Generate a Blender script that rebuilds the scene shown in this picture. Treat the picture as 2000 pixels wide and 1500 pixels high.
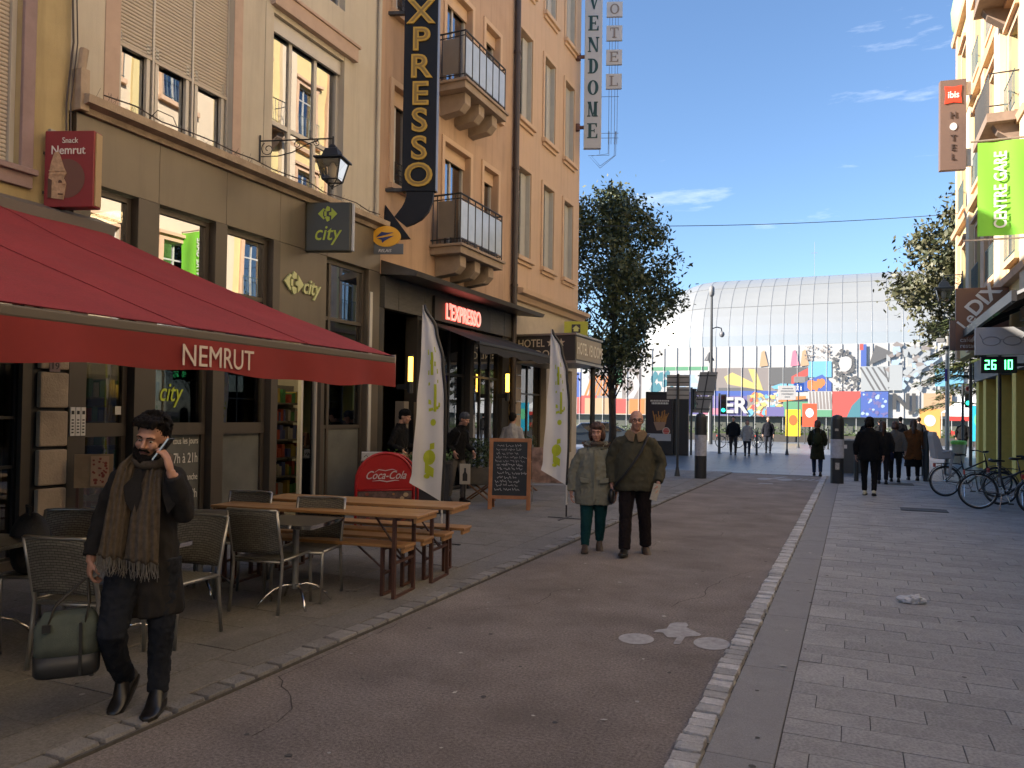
import bpy, bmesh, math, random
from mathutils import Vector, Matrix, noise
random.seed(7)
R = math.radians
for o in list(bpy.data.objects): bpy.data.objects.remove(o)
SC = bpy.context.scene
COL = SC.collection

# ------------------------------------------------------------------ camera
CAMH = 1.72
YAW = R(23.952)
cam_d = bpy.data.cameras.new('camera'); cam = bpy.data.objects.new('camera', cam_d); COL.objects.link(cam)
cam_d.sensor_width = 36.0; cam_d.lens = 27.0
cam_d.shift_y = 0.01533
cam_d.clip_start = 0.05; cam_d.clip_end = 4000
cam.matrix_world = (Matrix.Translation((0, 0, CAMH)) @ Matrix.Rotation(YAW, 4, 'Z') @
                    Matrix.Rotation(R(90) + 0.02, 4, 'X') @ Matrix.Rotation(0.014, 4, 'Z'))
SC.camera = cam

# ------------------------------------------------------------------ sky, sun, exposure
SUN_EL = R(29)
SUN_DIR = (0.87, 0.493)                       # horizontal direction the light travels
SUN_AZ = math.atan2(-SUN_DIR[0], -SUN_DIR[1])  # compass bearing of the sun, from +Y towards +X
world = bpy.data.worlds.new('World'); SC.world = world; world.use_nodes = True
wn = world.node_tree.nodes; wl = world.node_tree.links
bg = wn['Background']
sky = wn.new('ShaderNodeTexSky'); sky.sky_type = 'NISHITA'; sky.sun_disc = False
sky.sun_elevation = SUN_EL; sky.sun_rotation = SUN_AZ
sky.air_density = 1.0; sky.dust_density = 0.3; sky.ozone_density = 4.5; sky.altitude = 150
# thin wisps of cloud high in the sky
tc = wn.new('ShaderNodeTexCoord'); mp = wn.new('ShaderNodeMapping')
mp.inputs['Scale'].default_value = (2.2, 2.2, 11.0)
mp.inputs['Location'].default_value = (0.35, 0.1, 0.2)
nz = wn.new('ShaderNodeTexNoise'); nz.inputs['Scale'].default_value = 2.1; nz.inputs['Detail'].default_value = 7; nz.inputs['Roughness'].default_value = 0.6
rp = wn.new('ShaderNodeValToRGB'); rp.color_ramp.elements[0].position = 0.598; rp.color_ramp.elements[0].color = (0, 0, 0, 1)
rp.color_ramp.elements[1].position = 0.80; rp.color_ramp.elements[1].color = (0.42, 0.42, 0.42, 1)
mx = wn.new('ShaderNodeMixRGB'); mx.inputs['Color2'].default_value = (8.5, 8.6, 9.0, 1)
mp0 = wn.new('ShaderNodeMapping'); mp0.inputs['Rotation'].default_value = (0, 0, R(-11)); wl.new(tc.outputs['Generated'], mp0.inputs['Vector']); wl.new(mp0.outputs['Vector'], mp.inputs['Vector']); wl.new(mp.outputs['Vector'], nz.inputs['Vector'])
wl.new(nz.outputs['Fac'], rp.inputs['Fac']); wl.new(rp.outputs['Color'], mx.inputs['Fac'])
wl.new(sky.outputs['Color'], mx.inputs['Color1']); wl.new(mx.outputs['Color'], bg.inputs['Color'])
bg.inputs['Strength'].default_value = 0.075
sun_d = bpy.data.lights.new('sun', 'SUN'); sun_d.energy = 4.8; sun_d.angle = R(0.53); sun_d.color = (1.0, 0.90, 0.78)
sun = bpy.data.objects.new('sun', sun_d); COL.objects.link(sun); sun.location = (-30, -30, 40)
sun.rotation_euler = Vector((SUN_DIR[0] * math.cos(SUN_EL), SUN_DIR[1] * math.cos(SUN_EL), -math.sin(SUN_EL))).to_track_quat('-Z', 'Y').to_euler()
SC.view_settings.view_transform = 'Standard'; SC.view_settings.look = 'None'
SC.view_settings.exposure = 1.75; SC.view_settings.gamma = 1.0; SC.view_settings.use_curve_mapping = False
SC.cycles.max_bounces = 8; SC.cycles.transparent_max_bounces = 12; SC.cycles.sample_clamp_indirect = 6
SC.cycles.caustics_reflective = False; SC.cycles.caustics_refractive = False
SC.cycles.use_denoising = True

# ------------------------------------------------------------------ materials
MATS = {}
def mat(name, col, rough=0.6, metal=0.0, var=0.0, vscale=6.0, bump=0.0, bscale=60.0, rnd=0.0, spec=0.5, emit=None, estr=0.0, stain=0.0, stscale=1.2, stcol=None, stretch=None, speck=0.0, spscale=90.0, streak=0.0):
    if name in MATS: return MATS[name]
    m = bpy.data.materials.new(name); m.use_nodes = True
    N = m.node_tree.nodes; L = m.node_tree.links; b = N['Principled BSDF']
    b.inputs['Roughness'].default_value = rough; b.inputs['Metallic'].default_value = metal
    b.inputs['Specular IOR Level'].default_value = spec
    c4 = (*col, 1); b.inputs['Base Color'].default_value = c4
    out = None
    def rgb(c):
        n = N.new('ShaderNodeRGB'); n.outputs[0].default_value = c; return n.outputs[0]
    cur = rgb(c4)
    tcn = N.new('ShaderNodeTexCoord'); vec = tcn.outputs['Object']
    if stretch:
        mpn = N.new('ShaderNodeMapping'); mpn.inputs['Scale'].default_value = stretch
        L.new(vec, mpn.inputs['Vector']); vec = mpn.outputs['Vector']
    def ntex(sc, det=5, ro=0.6):
        n = N.new('ShaderNodeTexNoise'); n.inputs['Scale'].default_value = sc; n.inputs['Detail'].default_value = det; n.inputs['Roughness'].default_value = ro
        L.new(vec, n.inputs['Vector']); return n.outputs['Fac']
    def mul(a, fac_out, lo, hi):
        r = N.new('ShaderNodeMapRange'); r.inputs['From Min'].default_value = 0.25; r.inputs['From Max'].default_value = 0.75
        r.inputs['To Min'].default_value = lo; r.inputs['To Max'].default_value = hi; L.new(fac_out, r.inputs['Value'])
        v = N.new('ShaderNodeVectorMath'); v.operation = 'SCALE'; L.new(a, v.inputs[0]); L.new(r.outputs[0], v.inputs['Scale']); return v.outputs[0]
    if var: cur = mul(cur, ntex(vscale), 1 - var, 1 + var)
    if speck: cur = mul(cur, ntex(spscale, 2, .7), 1 - speck, 1 + speck)
    if rnd:
        oi = N.new('ShaderNodeObjectInfo'); r = N.new('ShaderNodeMapRange')
        r.inputs['To Min'].default_value = 1 - rnd; r.inputs['To Max'].default_value = 1 + rnd; L.new(oi.outputs['Random'], r.inputs['Value'])
        v = N.new('ShaderNodeVectorMath'); v.operation = 'SCALE'; L.new(cur, v.inputs[0]); L.new(r.outputs[0], v.inputs['Scale']); cur = v.outputs[0]
    if stain:
        rr = N.new('ShaderNodeValToRGB'); rr.color_ramp.elements[0].position = 0.5; rr.color_ramp.elements[1].position = 0.72
        rr.color_ramp.elements[0].color = (0, 0, 0, 1); rr.color_ramp.elements[1].color = (stain, stain, stain, 1)
        L.new(ntex(stscale, 8, 0.65), rr.inputs['Fac'])
        mm = N.new('ShaderNodeMixRGB'); mm.inputs['Color2'].default_value = (*(stcol or tuple(x * 0.45 for x in col)), 1)
        L.new(rr.outputs['Color'], mm.inputs['Fac']); L.new(cur, mm.inputs['Color1']); cur = mm.outputs['Color']
    if streak:
        mps = N.new('ShaderNodeMapping'); mps.inputs['Scale'].default_value = (3.2, 3.2, 0.22); L.new(tcn.outputs['Object'], mps.inputs['Vector'])
        ns = N.new('ShaderNodeTexNoise'); ns.inputs['Scale'].default_value = 1.6; ns.inputs['Detail'].default_value = 6; ns.inputs['Roughness'].default_value = .65; L.new(mps.outputs['Vector'], ns.inputs['Vector'])
        rr = N.new('ShaderNodeValToRGB'); rr.color_ramp.elements[0].position = 0.5; rr.color_ramp.elements[1].position = 0.78; rr.color_ramp.elements[0].color = (0, 0, 0, 1); rr.color_ramp.elements[1].color = (streak, streak, streak, 1)
        L.new(ns.outputs['Fac'], rr.inputs['Fac']); mm = N.new('ShaderNodeMixRGB'); mm.inputs['Color2'].default_value = (*(x * .5 for x in col), 1)
        L.new(rr.outputs['Color'], mm.inputs['Fac']); L.new(cur, mm.inputs['Color1']); cur = mm.outputs['Color']
    if var or rnd or stain or speck: L.new(cur, b.inputs['Base Color'])
    if bump:
        bn = N.new('ShaderNodeBump'); bn.inputs['Strength'].default_value = bump; bn.inputs['Distance'].default_value = 0.02
        L.new(ntex(bscale, 6), bn.inputs['Height']); L.new(bn.outputs['Normal'], b.inputs['Normal'])
    if emit: b.inputs['Emission Color'].default_value = (*emit, 1); b.inputs['Emission Strength'].default_value = estr
    m.diffuse_color = c4; MATS[name] = m; return m
def glass(name, tint=(0.5, 0.5, 0.5), refl=0.12, rough=0.0, wav=0.0):
    if name in MATS: return MATS[name]
    m = bpy.data.materials.new(name); m.use_nodes = True; N = m.node_tree.nodes; L = m.node_tree.links
    N.remove(N['Principled BSDF']); out = N['Material Output']
    tr = N.new('ShaderNodeBsdfTransparent'); tr.inputs['Color'].default_value = (*tint, 1)
    gl = N.new('ShaderNodeBsdfGlossy'); gl.inputs['Roughness'].default_value = rough; gl.inputs['Color'].default_value = (0.95, 0.97, 1, 1)
    fr = N.new('ShaderNodeFresnel'); fr.inputs['IOR'].default_value = 1.5
    mr = N.new('ShaderNodeMapRange'); mr.inputs['To Min'].default_value = refl; mr.inputs['To Max'].default_value = 1.0
    L.new(fr.outputs[0], mr.inputs['Value']); mxs = N.new('ShaderNodeMixShader')
    L.new(mr.outputs[0], mxs.inputs['Fac']); L.new(tr.outputs[0], mxs.inputs[1]); L.new(gl.outputs[0], mxs.inputs[2])
    if wav:
        t = N.new('ShaderNodeTexCoord'); nn = N.new('ShaderNodeTexNoise'); nn.inputs['Scale'].default_value = 0.9; nn.inputs['Detail'].default_value = 1
        bn = N.new('ShaderNodeBump'); bn.inputs['Strength'].default_value = wav; bn.inputs['Distance'].default_value = 0.05
        L.new(t.outputs['Object'], nn.inputs['Vector']); L.new(nn.outputs['Fac'], bn.inputs['Height']); L.new(bn.outputs[0], gl.inputs['Normal'])
    L.new(mxs.outputs[0], out.inputs['Surface']); MATS[name] = m; return m

# ------------------------------------------------------------------ mesh builder
WM = {}
class MB:
    def __init__(s): s.v = []; s.f = []; s.m = []; s.cur = 0; s.T = None
    def _a(s, p):
        p = Vector(p); s.v.append(s.T @ p if s.T is not None else p); return len(s.v) - 1
    def poly(s, pts): s.f.append([s._a(p) for p in pts]); s.m.append(s.cur); return s
    def faces(s, pts, fs):
        b = len(s.v)
        for p in pts: s._a(p)
        for f in fs: s.f.append([b + i for i in f]); s.m.append(s.cur)
        return s
    def box(s, x0, x1, y0, y1, z0, z1):
        if x0 > x1: x0, x1 = x1, x0
        if y0 > y1: y0, y1 = y1, y0
        if z0 > z1: z0, z1 = z1, z0
        return s.faces([(x0,y0,z0),(x1,y0,z0),(x1,y1,z0),(x0,y1,z0),(x0,y0,z1),(x1,y0,z1),(x1,y1,z1),(x0,y1,z1)],
                       [(0,3,2,1),(4,5,6,7),(0,1,5,4),(1,2,6,5),(2,3,7,6),(3,0,4,7)])
    def hexa(s, p): return s.faces(p, [(0,3,2,1),(4,5,6,7),(0,1,5,4),(1,2,6,5),(2,3,7,6),(3,0,4,7)])
    def prism(s, poly, fn, d0, d1):
        n = len(poly); pts = [fn(a, b, d0) for a, b in poly] + [fn(a, b, d1) for a, b in poly]
        return s.faces(pts, [tuple(range(n))[::-1], tuple(range(n, 2 * n))] + [(i, (i + 1) % n, n + (i + 1) % n, n + i) for i in range(n)])
    def ring_loft(s, rings, cap=True, closed=False):
        n = len(rings[0]); b = len(s.v)
        for r in rings:
            for p in r: s._a(p)
        m = len(rings)
        for i in range(m if closed else m - 1):
            for j in range(n):
                a = b + i * n + j; c = b + i * n + (j + 1) % n; d = b + ((i + 1) % m) * n + (j + 1) % n; e = b + ((i + 1) % m) * n + j
                s.f.append([a, c, d, e]); s.m.append(s.cur)
        if cap and not closed:
            s.f.append([b + j for j in range(n)][::-1]); s.m.append(s.cur)
            s.f.append([b + (m - 1) * n + j for j in range(n)]); s.m.append(s.cur)
        return s
    def tube(s, pts, r, n=8, cap=True, closed=False, flat=None):
        pts = [Vector(p) for p in pts]; k = len(pts); rs = r if isinstance(r, (list, tuple)) else [r] * k
        rings = []; up = None
        for i, p in enumerate(pts):
            if closed: t = (pts[(i + 1) % k] - pts[i - 1])
            else: t = pts[min(i + 1, k - 1)] - pts[max(i - 1, 0)]
            t = t.normalized() if t.length > 1e-9 else Vector((0, 0, 1))
            if up is None: up = Vector((0, 0, 1)) if abs(t.z) < 0.9 else Vector((1, 0, 0))
            a = t.cross(up); 
            if a.length < 1e-6: a = t.cross(Vector((0, 1, 0)))
            a.normalize(); b = a.cross(t).normalized(); up = b
            ra, rb = (rs[i], rs[i]) if flat is None else (rs[i], rs[i] * flat)
            rings.append([p + a * (ra * math.cos(2 * math.pi * j / n)) + b * (rb * math.sin(2 * math.pi * j / n)) for j in range(n)])
        return s.ring_loft(rings, cap, closed)
    def cyl(s, a, b, r, n=12): return s.tube([a, b], r, n)
    def lathe(s, prof, c=(0, 0, 0), n=16, ang=None):
        c = Vector(c)
        return s.ring_loft([[c + Vector((r * math.cos(2 * math.pi * j / n), r * math.sin(2 * math.pi * j / n), z)) for j in range(n)] for r, z in prof])
    def ell(s, c, rad, nu=16, nv=10, rot=None):
        c = Vector(c); rings = []
        for i in range(nv + 1):
            t = math.pi * (0.02 + 0.96 * i / nv); ring = []
            for j in range(nu):
                a = 2 * math.pi * j / nu
                p = Vector((rad[0] * math.sin(t) * math.cos(a), rad[1] * math.sin(t) * math.sin(a), -rad[2] * math.cos(t)))
                ring.append(c + (rot @ p if rot else p))
            rings.append(ring)
        return s.ring_loft(rings)
    def mesh(s, name, mats):
        me = bpy.data.meshes.new(name); me.from_pydata([tuple(v) for v in s.v], [], s.f)
        for m in (mats if isinstance(mats, (list, tuple)) else [mats]): me.materials.append(m)
        me.polygons.foreach_set('material_index', s.m); me.update(); return me
    def build(s, name, mats, parent=None, smooth=False, fix=True, bevel=0.0):
        me = s.mesh(name, mats)
        if fix or bevel:
            bm = bmesh.new(); bm.from_mesh(me)
            if bevel: 
                bmesh.ops.remove_doubles(bm, verts=bm.verts, dist=1e-5)
                es = [e for e in bm.edges if len(e.link_faces) == 2 and e.calc_face_angle(0) > 0.5]
                bmesh.ops.bevel(bm, geom=es, offset=bevel, segments=1 if bevel < 0.008 else 2, affect='EDGES', profile=0.6)
            bmesh.ops.recalc_face_normals(bm, faces=bm.faces); bm.to_mesh(me); bm.free()
        return link(name, me, parent, smooth)
def link(name, me, parent=None, smooth=False):
    if smooth: me.polygons.foreach_set('use_smooth', [True] * len(me.polygons))
    o = bpy.data.objects.new(name, me); COL.objects.link(o)
    adopt(o, parent); return o
def adopt(o, parent):
    if parent is not None:
        o.parent = parent; o.matrix_parent_inverse = WM.get(parent.name, Matrix()).inverted()
    WM[o.name] = Matrix()
def thing(name, label, cat, loc=(0, 0, 0), rz=0.0, group=None):
    o = bpy.data.objects.new(name, None); COL.objects.link(o); o.empty_display_size = 0.1
    o.location = loc; o.rotation_euler = (0, 0, rz); WM[o.name] = Matrix.Translation(loc) @ Matrix.Rotation(rz, 4, 'Z')
    o['label'] = label; o['category'] = cat
    if group: o['group'] = group
    return o
def tag(o, label=None, cat=None, group=None, kind=None):
    if label: o['label'] = label
    if cat: o['category'] = cat
    if group: o['group'] = group
    if kind: o['kind'] = kind
    return o
KIDS = {}
def dup(root, loc, rz, label, group=None):
    def cp(o, par):
        c = o.copy(); COL.objects.link(c)
        if par is not None: c.parent = par
        for ch in kids(o): cp(ch, c)
        return c
    r = cp(root, None); r.location = loc; r.rotation_euler = (0, 0, rz); r['label'] = label
    if group: r['group'] = group
    return r
def kids(o):
    if o.name not in KIDS: KIDS[o.name] = [c for c in bpy.data.objects if c.parent == o]
    return KIDS[o.name]
def move(root, loc, rz): root.location = loc; root.rotation_euler = (0, 0, rz); return root
# frames for flat work: fn(a, b, d) -> world
def FX(x):  # plane facing +X (left street wall): a = along Y, b = Z, d = outwards (+X)
    return lambda a, b, d=0: (x + d, a, b)
def FR(x):  # plane facing -X (right street wall): d outwards
    return lambda a, b, d=0: (x - d, a, b)
def frame(org, rz):  # a plane through org, facing local -Y, a = local x, b = z, d towards the viewer
    c, s_ = math.cos(rz), math.sin(rz); ox, oy, oz = org
    return lambda a, b, d=0: (ox + a * c + d * s_, oy + a * s_ - d * c, oz + b)
def pbox(mb, fn, a0, a1, b0, b1, d0, d1):
    return mb.hexa([fn(a0,b0,d0), fn(a1,b0,d0), fn(a1,b1,d0), fn(a0,b1,d0), fn(a0,b0,d1), fn(a1,b0,d1), fn(a1,b1,d1), fn(a0,b1,d1)])
# lettering
FONT_CACHE = {}
BENCH = bpy.data.scenes.new('workbench')
def evaluated(ob):
    BENCH.collection.objects.link(ob); vl = BENCH.view_layers[0]; vl.update(); dg = vl.depsgraph; dg.update()
    me = bpy.data.meshes.new_from_object(ob.evaluated_get(dg)); BENCH.collection.objects.unlink(ob); return me
def text_mb(body, fn, a, b, h, d=0.004, t=0.006, align='LEFT', shear=0.0, bold=0.0, sx=1.0, mb=None, mirror=False, rot=0.0, spacing=1.0):
    """letters as solid shapes on the plane fn, cap height h, baseline at (a, b)"""
    key = (body, align, shear, bold, spacing)
    if key not in FONT_CACHE:
        cu = bpy.data.curves.new('t', 'FONT'); cu.body = body; cu.align_x = align; cu.size = 1.0; cu.shear = shear; cu.offset = bold; cu.resolution_u = 4; cu.space_character = spacing
        ob = bpy.data.objects.new('t', cu); me = evaluated(ob)
        FONT_CACHE[key] = ([tuple(v.co) for v in me.vertices], [tuple(p.vertices) for p in me.polygons])
        bpy.data.objects.remove(ob); bpy.data.curves.remove(cu); bpy.data.meshes.remove(me)
    vs, fs = FONT_CACHE[key]; mb = mb or MB(); k = h / 0.69; n = len(vs); sg = -1 if mirror else 1
    cr, sr = math.cos(rot), math.sin(rot)
    def tp(x, y, dd):
        x = x * k * sx * sg; y = y * k; return fn(a + x * cr - y * sr, b + x * sr + y * cr, dd)
    pts = [tp(x, y, d + t) for x, y, z in vs]; mb.faces(pts, fs)
    # sides
    cnt = {}
    for f in fs:
        for i in range(len(f)):
            e = (f[i], f[(i + 1) % len(f)]); k2 = tuple(sorted(e)); cnt.setdefault(k2, []).append(e)
    base = len(mb.v)
    for x, y, z in vs: mb._a(tp(x, y, d))
    for e in cnt.values():
        if len(e) == 1:
            i, j = e[0]; mb.f.append([base - n + i, base + i, base + j, base - n + j]); mb.m.append(mb.cur)
    return mb
def text(name, body, fn, a, b, h, m, parent, **k):
    return text_mb(body, fn, a, b, h, **k).build(name, m, parent, fix=False)
def circ(ca, cb, ra, rb=None, n=24, a0=0, a1=360):
    rb = rb or ra; full = abs(a1 - a0) >= 360
    return [(ca + ra * math.cos(R(a0 + (a1 - a0) * i / (n if full else n - 1))), cb + rb * math.sin(R(a0 + (a1 - a0) * i / (n if full else n - 1)))) for i in range(n)]
# ================================================================== ground
M_ground = mat('ground_gravel', (0.16, 0.155, 0.15), 0.9, var=0.2, vscale=3)
M_road = mat('reddish_asphalt', (0.265, 0.230, 0.208), 0.85, speck=0.5, spscale=55, var=0.3, vscale=1.3, bump=0.9, bscale=160, stain=0.7, stscale=0.9, stcol=(0.16, 0.135, 0.12))
M_joint = mat('joint_sand', (0.085, 0.082, 0.08), 0.95, var=0.3, vscale=30)
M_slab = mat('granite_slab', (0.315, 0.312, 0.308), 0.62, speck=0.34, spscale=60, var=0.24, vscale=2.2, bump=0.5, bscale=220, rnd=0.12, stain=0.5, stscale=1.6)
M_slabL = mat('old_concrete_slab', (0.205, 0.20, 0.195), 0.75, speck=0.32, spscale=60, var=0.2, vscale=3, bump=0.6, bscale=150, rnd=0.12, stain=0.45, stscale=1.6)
M_conc = mat('gutter_concrete', (0.25, 0.25, 0.252), 0.75, speck=0.2, spscale=120, var=0.16, vscale=4, bump=0.4, bscale=140, stain=0.3, stscale=2)
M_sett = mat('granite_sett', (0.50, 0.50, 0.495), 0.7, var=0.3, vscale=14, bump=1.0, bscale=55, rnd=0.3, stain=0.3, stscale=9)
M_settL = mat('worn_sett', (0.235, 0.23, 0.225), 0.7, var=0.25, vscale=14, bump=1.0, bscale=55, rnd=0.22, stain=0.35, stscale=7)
M_paint = mat('worn_road_paint', (0.36, 0.36, 0.365), 0.8, var=0.25, vscale=18, stain=0.55, stscale=7, stcol=(0.18, 0.14, 0.12))
def plaza_material():
    m = mat('plaza_granite', (0.15, 0.17, 0.20), 0.38, var=0.14, vscale=0.7, spec=0.5)  # bluish base, sky reflection put into the colour
    N = m.node_tree.nodes; L = m.node_tree.links; b = N['Principled BSDF']
    t = N.new('ShaderNodeTexCoord'); br = N.new('ShaderNodeTexBrick')
    br.inputs['Scale'].default_value = 1.0; br.inputs['Brick Width'].default_value = 1.2; br.inputs['Row Height'].default_value = 0.6; br.inputs['Mortar Size'].default_value = 0.02
    br.inputs['Color1'].default_value = (1, 1, 1, 1); br.inputs['Color2'].default_value = (0.82, 0.82, 0.84, 1); br.inputs['Mortar'].default_value = (0.4, 0.4, 0.4, 1)
    L.new(t.outputs['Object'], br.inputs['Vector'])
    src = b.inputs['Base Color'].links[0].from_socket; mx_ = N.new('ShaderNodeMixRGB'); mx_.blend_type = 'MULTIPLY'; mx_.inputs['Fac'].default_value = 1
    L.new(src, mx_.inputs['Color1']); L.new(br.outputs['Color'], mx_.inputs['Color2']); L.new(mx_.outputs['Color'], b.inputs['Base Color'])
    return m
M_plaza = plaza_material()
def sheet(name, x0, x1, y0, y1, z, m, z0=None):
    mb = MB()
    if z0 is None: mb.poly([(x0,y0,z),(x1,y0,z),(x1,y1,z),(x0,y1,z)])
    else: mb.box(x0, x1, y0, y1, z0, z)
    return tag(mb.build(name, m), kind='structure')
sheet('ground', -900, 900, -700, 1500, -0.10, M_ground)
sheet('plaza', -60, 60, 24.9, 120, 0.012, M_plaza, -0.09)
sheet('road', -3.46, -0.83, -8, 24.9, 0.0, M_road, -0.09)
PZ = 0.03
pr = sheet('pavement_right', -0.83, 9.5, -8, 24.9, PZ - 0.012, M_joint, -0.09)
pl = sheet('pavement_left', -8.4, -3.46, -8, 24.9, PZ - 0.012, M_joint, -0.09)
# concrete gutter strip beside the right setts, cast in lengths
y = -2.0; gm = {}
mbg = MB(); mbg.box(-0.165, 0.165, 0.003, 1.497, 0, 0.012); g_me = mbg.build('gutter_slab', M_conc, pr, bevel=0.003)
g_me.location = (-0.51, y, PZ - 0.012)
while y < 23:
    y += 1.5; c = g_me.copy(); COL.objects.link(c); c.location = (-0.51, y, PZ - 0.012)
# right pavement slabs: running bond
def slabs(parent, mname, m, x0, x1, y0, y1, sw, sh, gap, limit, jit=0.0025):
    mb = MB(); mb.box(gap / 2, sw - gap / 2, gap / 2, sh - gap / 2, 0, 0.012); me0 = mb.build(mname, m, parent, bevel=0.0022); COL.objects.unlink(me0)
    rest = MB(); rows = int((y1 - y0) / sh); count = 0; me_half = None
    for r in range(rows):
        yy = y0 + r * sh; off = [0, 0.5, 0.25, 0.75][r % 4] * sw if sh < 0.3 else (r % 2) * 0.5 * sw
        xx = x0 - off
        while xx < x1 - 0.02:
            a, b = max(xx, x0), min(xx + sw, x1); zz = PZ - 0.012 + random.uniform(-jit, jit)
            if b - a > 0.04:
                full = b - a > sw - 0.01
                if count < limit and yy > 2.0 and full:
                    c = me0.copy(); COL.objects.link(c); c.location = (xx, yy, zz); count += 1
                else:
                    rest.box(a + gap / 2, b - gap / 2, yy + gap / 2, yy + sh - gap / 2, PZ - 0.012, zz + 0.012)
            xx += sw
    bpy.data.objects.remove(me0)
    return tag(rest.build(mname + '_field', m, parent), kind='stuff')
slabs(pr, 'paving_slab', M_slab, -0.34, 4.3, -3.0, 24.9, 0.58, 0.225, 0.0045, 296)
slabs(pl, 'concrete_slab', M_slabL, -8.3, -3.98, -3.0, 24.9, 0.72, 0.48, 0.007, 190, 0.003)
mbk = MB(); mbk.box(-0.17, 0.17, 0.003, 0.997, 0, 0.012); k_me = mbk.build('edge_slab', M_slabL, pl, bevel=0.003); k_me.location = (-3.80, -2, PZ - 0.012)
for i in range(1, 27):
    c = k_me.copy(); COL.objects.link(c); c.location = (-3.80, -2 + i, PZ - 0.012)
# rows of granite setts
def sett_variants(name, lx, ly, h, m, n, parent):
    out = []
    for i in range(n):
        mb = MB(); e = lambda s: s * random.uniform(0.86, 1.0)
        hx, hy = lx / 2, ly / 2
        bot = [(-hx, -hy, 0), (hx, -hy, 0), (hx, hy, 0), (-hx, hy, 0)]
        top = [(-hx * e(1), -hy * e(1), h * e(1)), (hx * e(1), -hy * e(1), h * e(1)), (hx * e(1), hy * e(1), h * e(1)), (-hx * e(1), hy * e(1), h * e(1))]
        mb.hexa(bot + top); o = mb.build(name, m, parent, bevel=0.008); COL.objects.unlink(o); out.append(o)
    return out
def setts(parent, name, m, x, y0, y1, lx, ly, h, z):
    var = sett_variants(name, lx, ly - 0.006, h, m, 5, parent); y = y0
    while y < y1:
        c = random.choice(var).copy(); COL.objects.link(c); s = random.uniform(0.9, 1.12)
        c.location = (x + random.uniform(-.008, .008), y + ly * s / 2, z + random.uniform(-.006, .004)); c.scale = (random.uniform(.94, 1.03), s * 0.96, 1)
        c.rotation_euler = (random.uniform(-.02, .02), random.uniform(-.02, .02), random.uniform(-.03, .03) + (math.pi if random.random() < .5 else 0)); y += ly * s
    for v in var: bpy.data.objects.remove(v)
setts(pr, 'sett', M_sett, -0.755, 1.6, 24.8, 0.150, 0.112, 0.045, 0.012)
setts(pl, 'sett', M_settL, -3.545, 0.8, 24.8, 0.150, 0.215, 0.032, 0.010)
# painted cycle symbol and far markings
fl = lambda a, b, d=0: (a, b, 0.004 + d)
mb = MB()
mb.poly([fl(*p) for p in circ(-1.525, 5.865, 0.135, 0.15, 22)])
mb.poly([fl(*p) for p in circ(-0.975, 6.005, 0.135, 0.17, 22)])
mb.poly([fl(*p, 0.001) for p in [(-1.45, 6.108), (-1.441, 6.178), (-1.375, 6.251), (-1.382, 6.412), (-1.347, 6.472), (-1.269, 6.511), (-1.234, 6.438), (-1.241, 6.366), (-1.089, 6.213), (-1.096, 6.16), (-1.193, 6.086), (-1.188, 5.902), (-1.192, 5.87), (-1.236, 5.86), (-1.243, 5.921), (-1.245, 6.035), (-1.317, 6.011), (-1.374, 6.121)]])
tag(mb.build('cycle_symbol', M_paint, fix=False), 'worn white bicycle symbol painted on the reddish cycle lane', 'road marking')
mb = MB()
for cx in (-2.3, -1.75): mb.poly([fl(*p) for p in circ(cx, 23.0, 0.2, 0.42, 18)])
mb.poly([fl(-2.2, 23.3), fl(-1.9, 24.2), fl(-1.75, 24.2), fl(-1.98, 23.2)])
for i in range(4): mb.poly([fl(-1.5 + i * .17, 23.0), fl(-1.42 + i * .17, 23.0), fl(-1.3 + i * .17, 23.7), fl(-1.38 + i * .17, 23.7)])
mb.poly([fl(-2.3, 21.2), fl(-1.9, 21.2), fl(-1.95, 21.5), fl(-2.25, 21.5)])
tag(mb.build('lane_end_marking', M_paint, fix=False), 'faded white marking at the far end of the cycle lane', 'road marking')
# manhole covers in the right pavement
M_iron = mat('cast_iron', (0.07, 0.07, 0.072), 0.55, metal=0.6, var=0.3, vscale=20, bump=0.5, bscale=90)
for (x, y_, w, d, lab) in [(1.23, 16.45, 0.74, 0.42, 'rectangular iron cover in the pavement in front of the parked bicycles'),
                           (1.08, 22.85, 0.72, 0.6, 'dark iron cover in the pavement near the feet of the brown coat walker')]:
    t = thing('manhole_cover', lab, 'manhole cover', (x, y_, PZ + 0.004), group='iron covers in the right pavement')
    m_ = MB(); m_.box(x - w/2, x + w/2, y_ - d/2, y_ + d/2, PZ + 0.003, PZ + 0.008); m_.build('plate', M_iron, t)
    m_ = MB(); e = 0.025
    m_.box(x - w/2 - e, x + w/2 + e, y_ - d/2 - e, y_ - d/2, PZ + 0.003, PZ + 0.011); m_.box(x - w/2 - e, x + w/2 + e, y_ + d/2, y_ + d/2 + e, PZ + 0.003, PZ + 0.011)
    m_.box(x - w/2 - e, x - w/2, y_ - d/2, y_ + d/2, PZ + 0.003, PZ + 0.010); m_.box(x + w/2, x + w/2 + e, y_ - d/2, y_ + d/2, PZ + 0.003, PZ + 0.010)
    m_.build('rim', M_iron, t)
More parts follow.
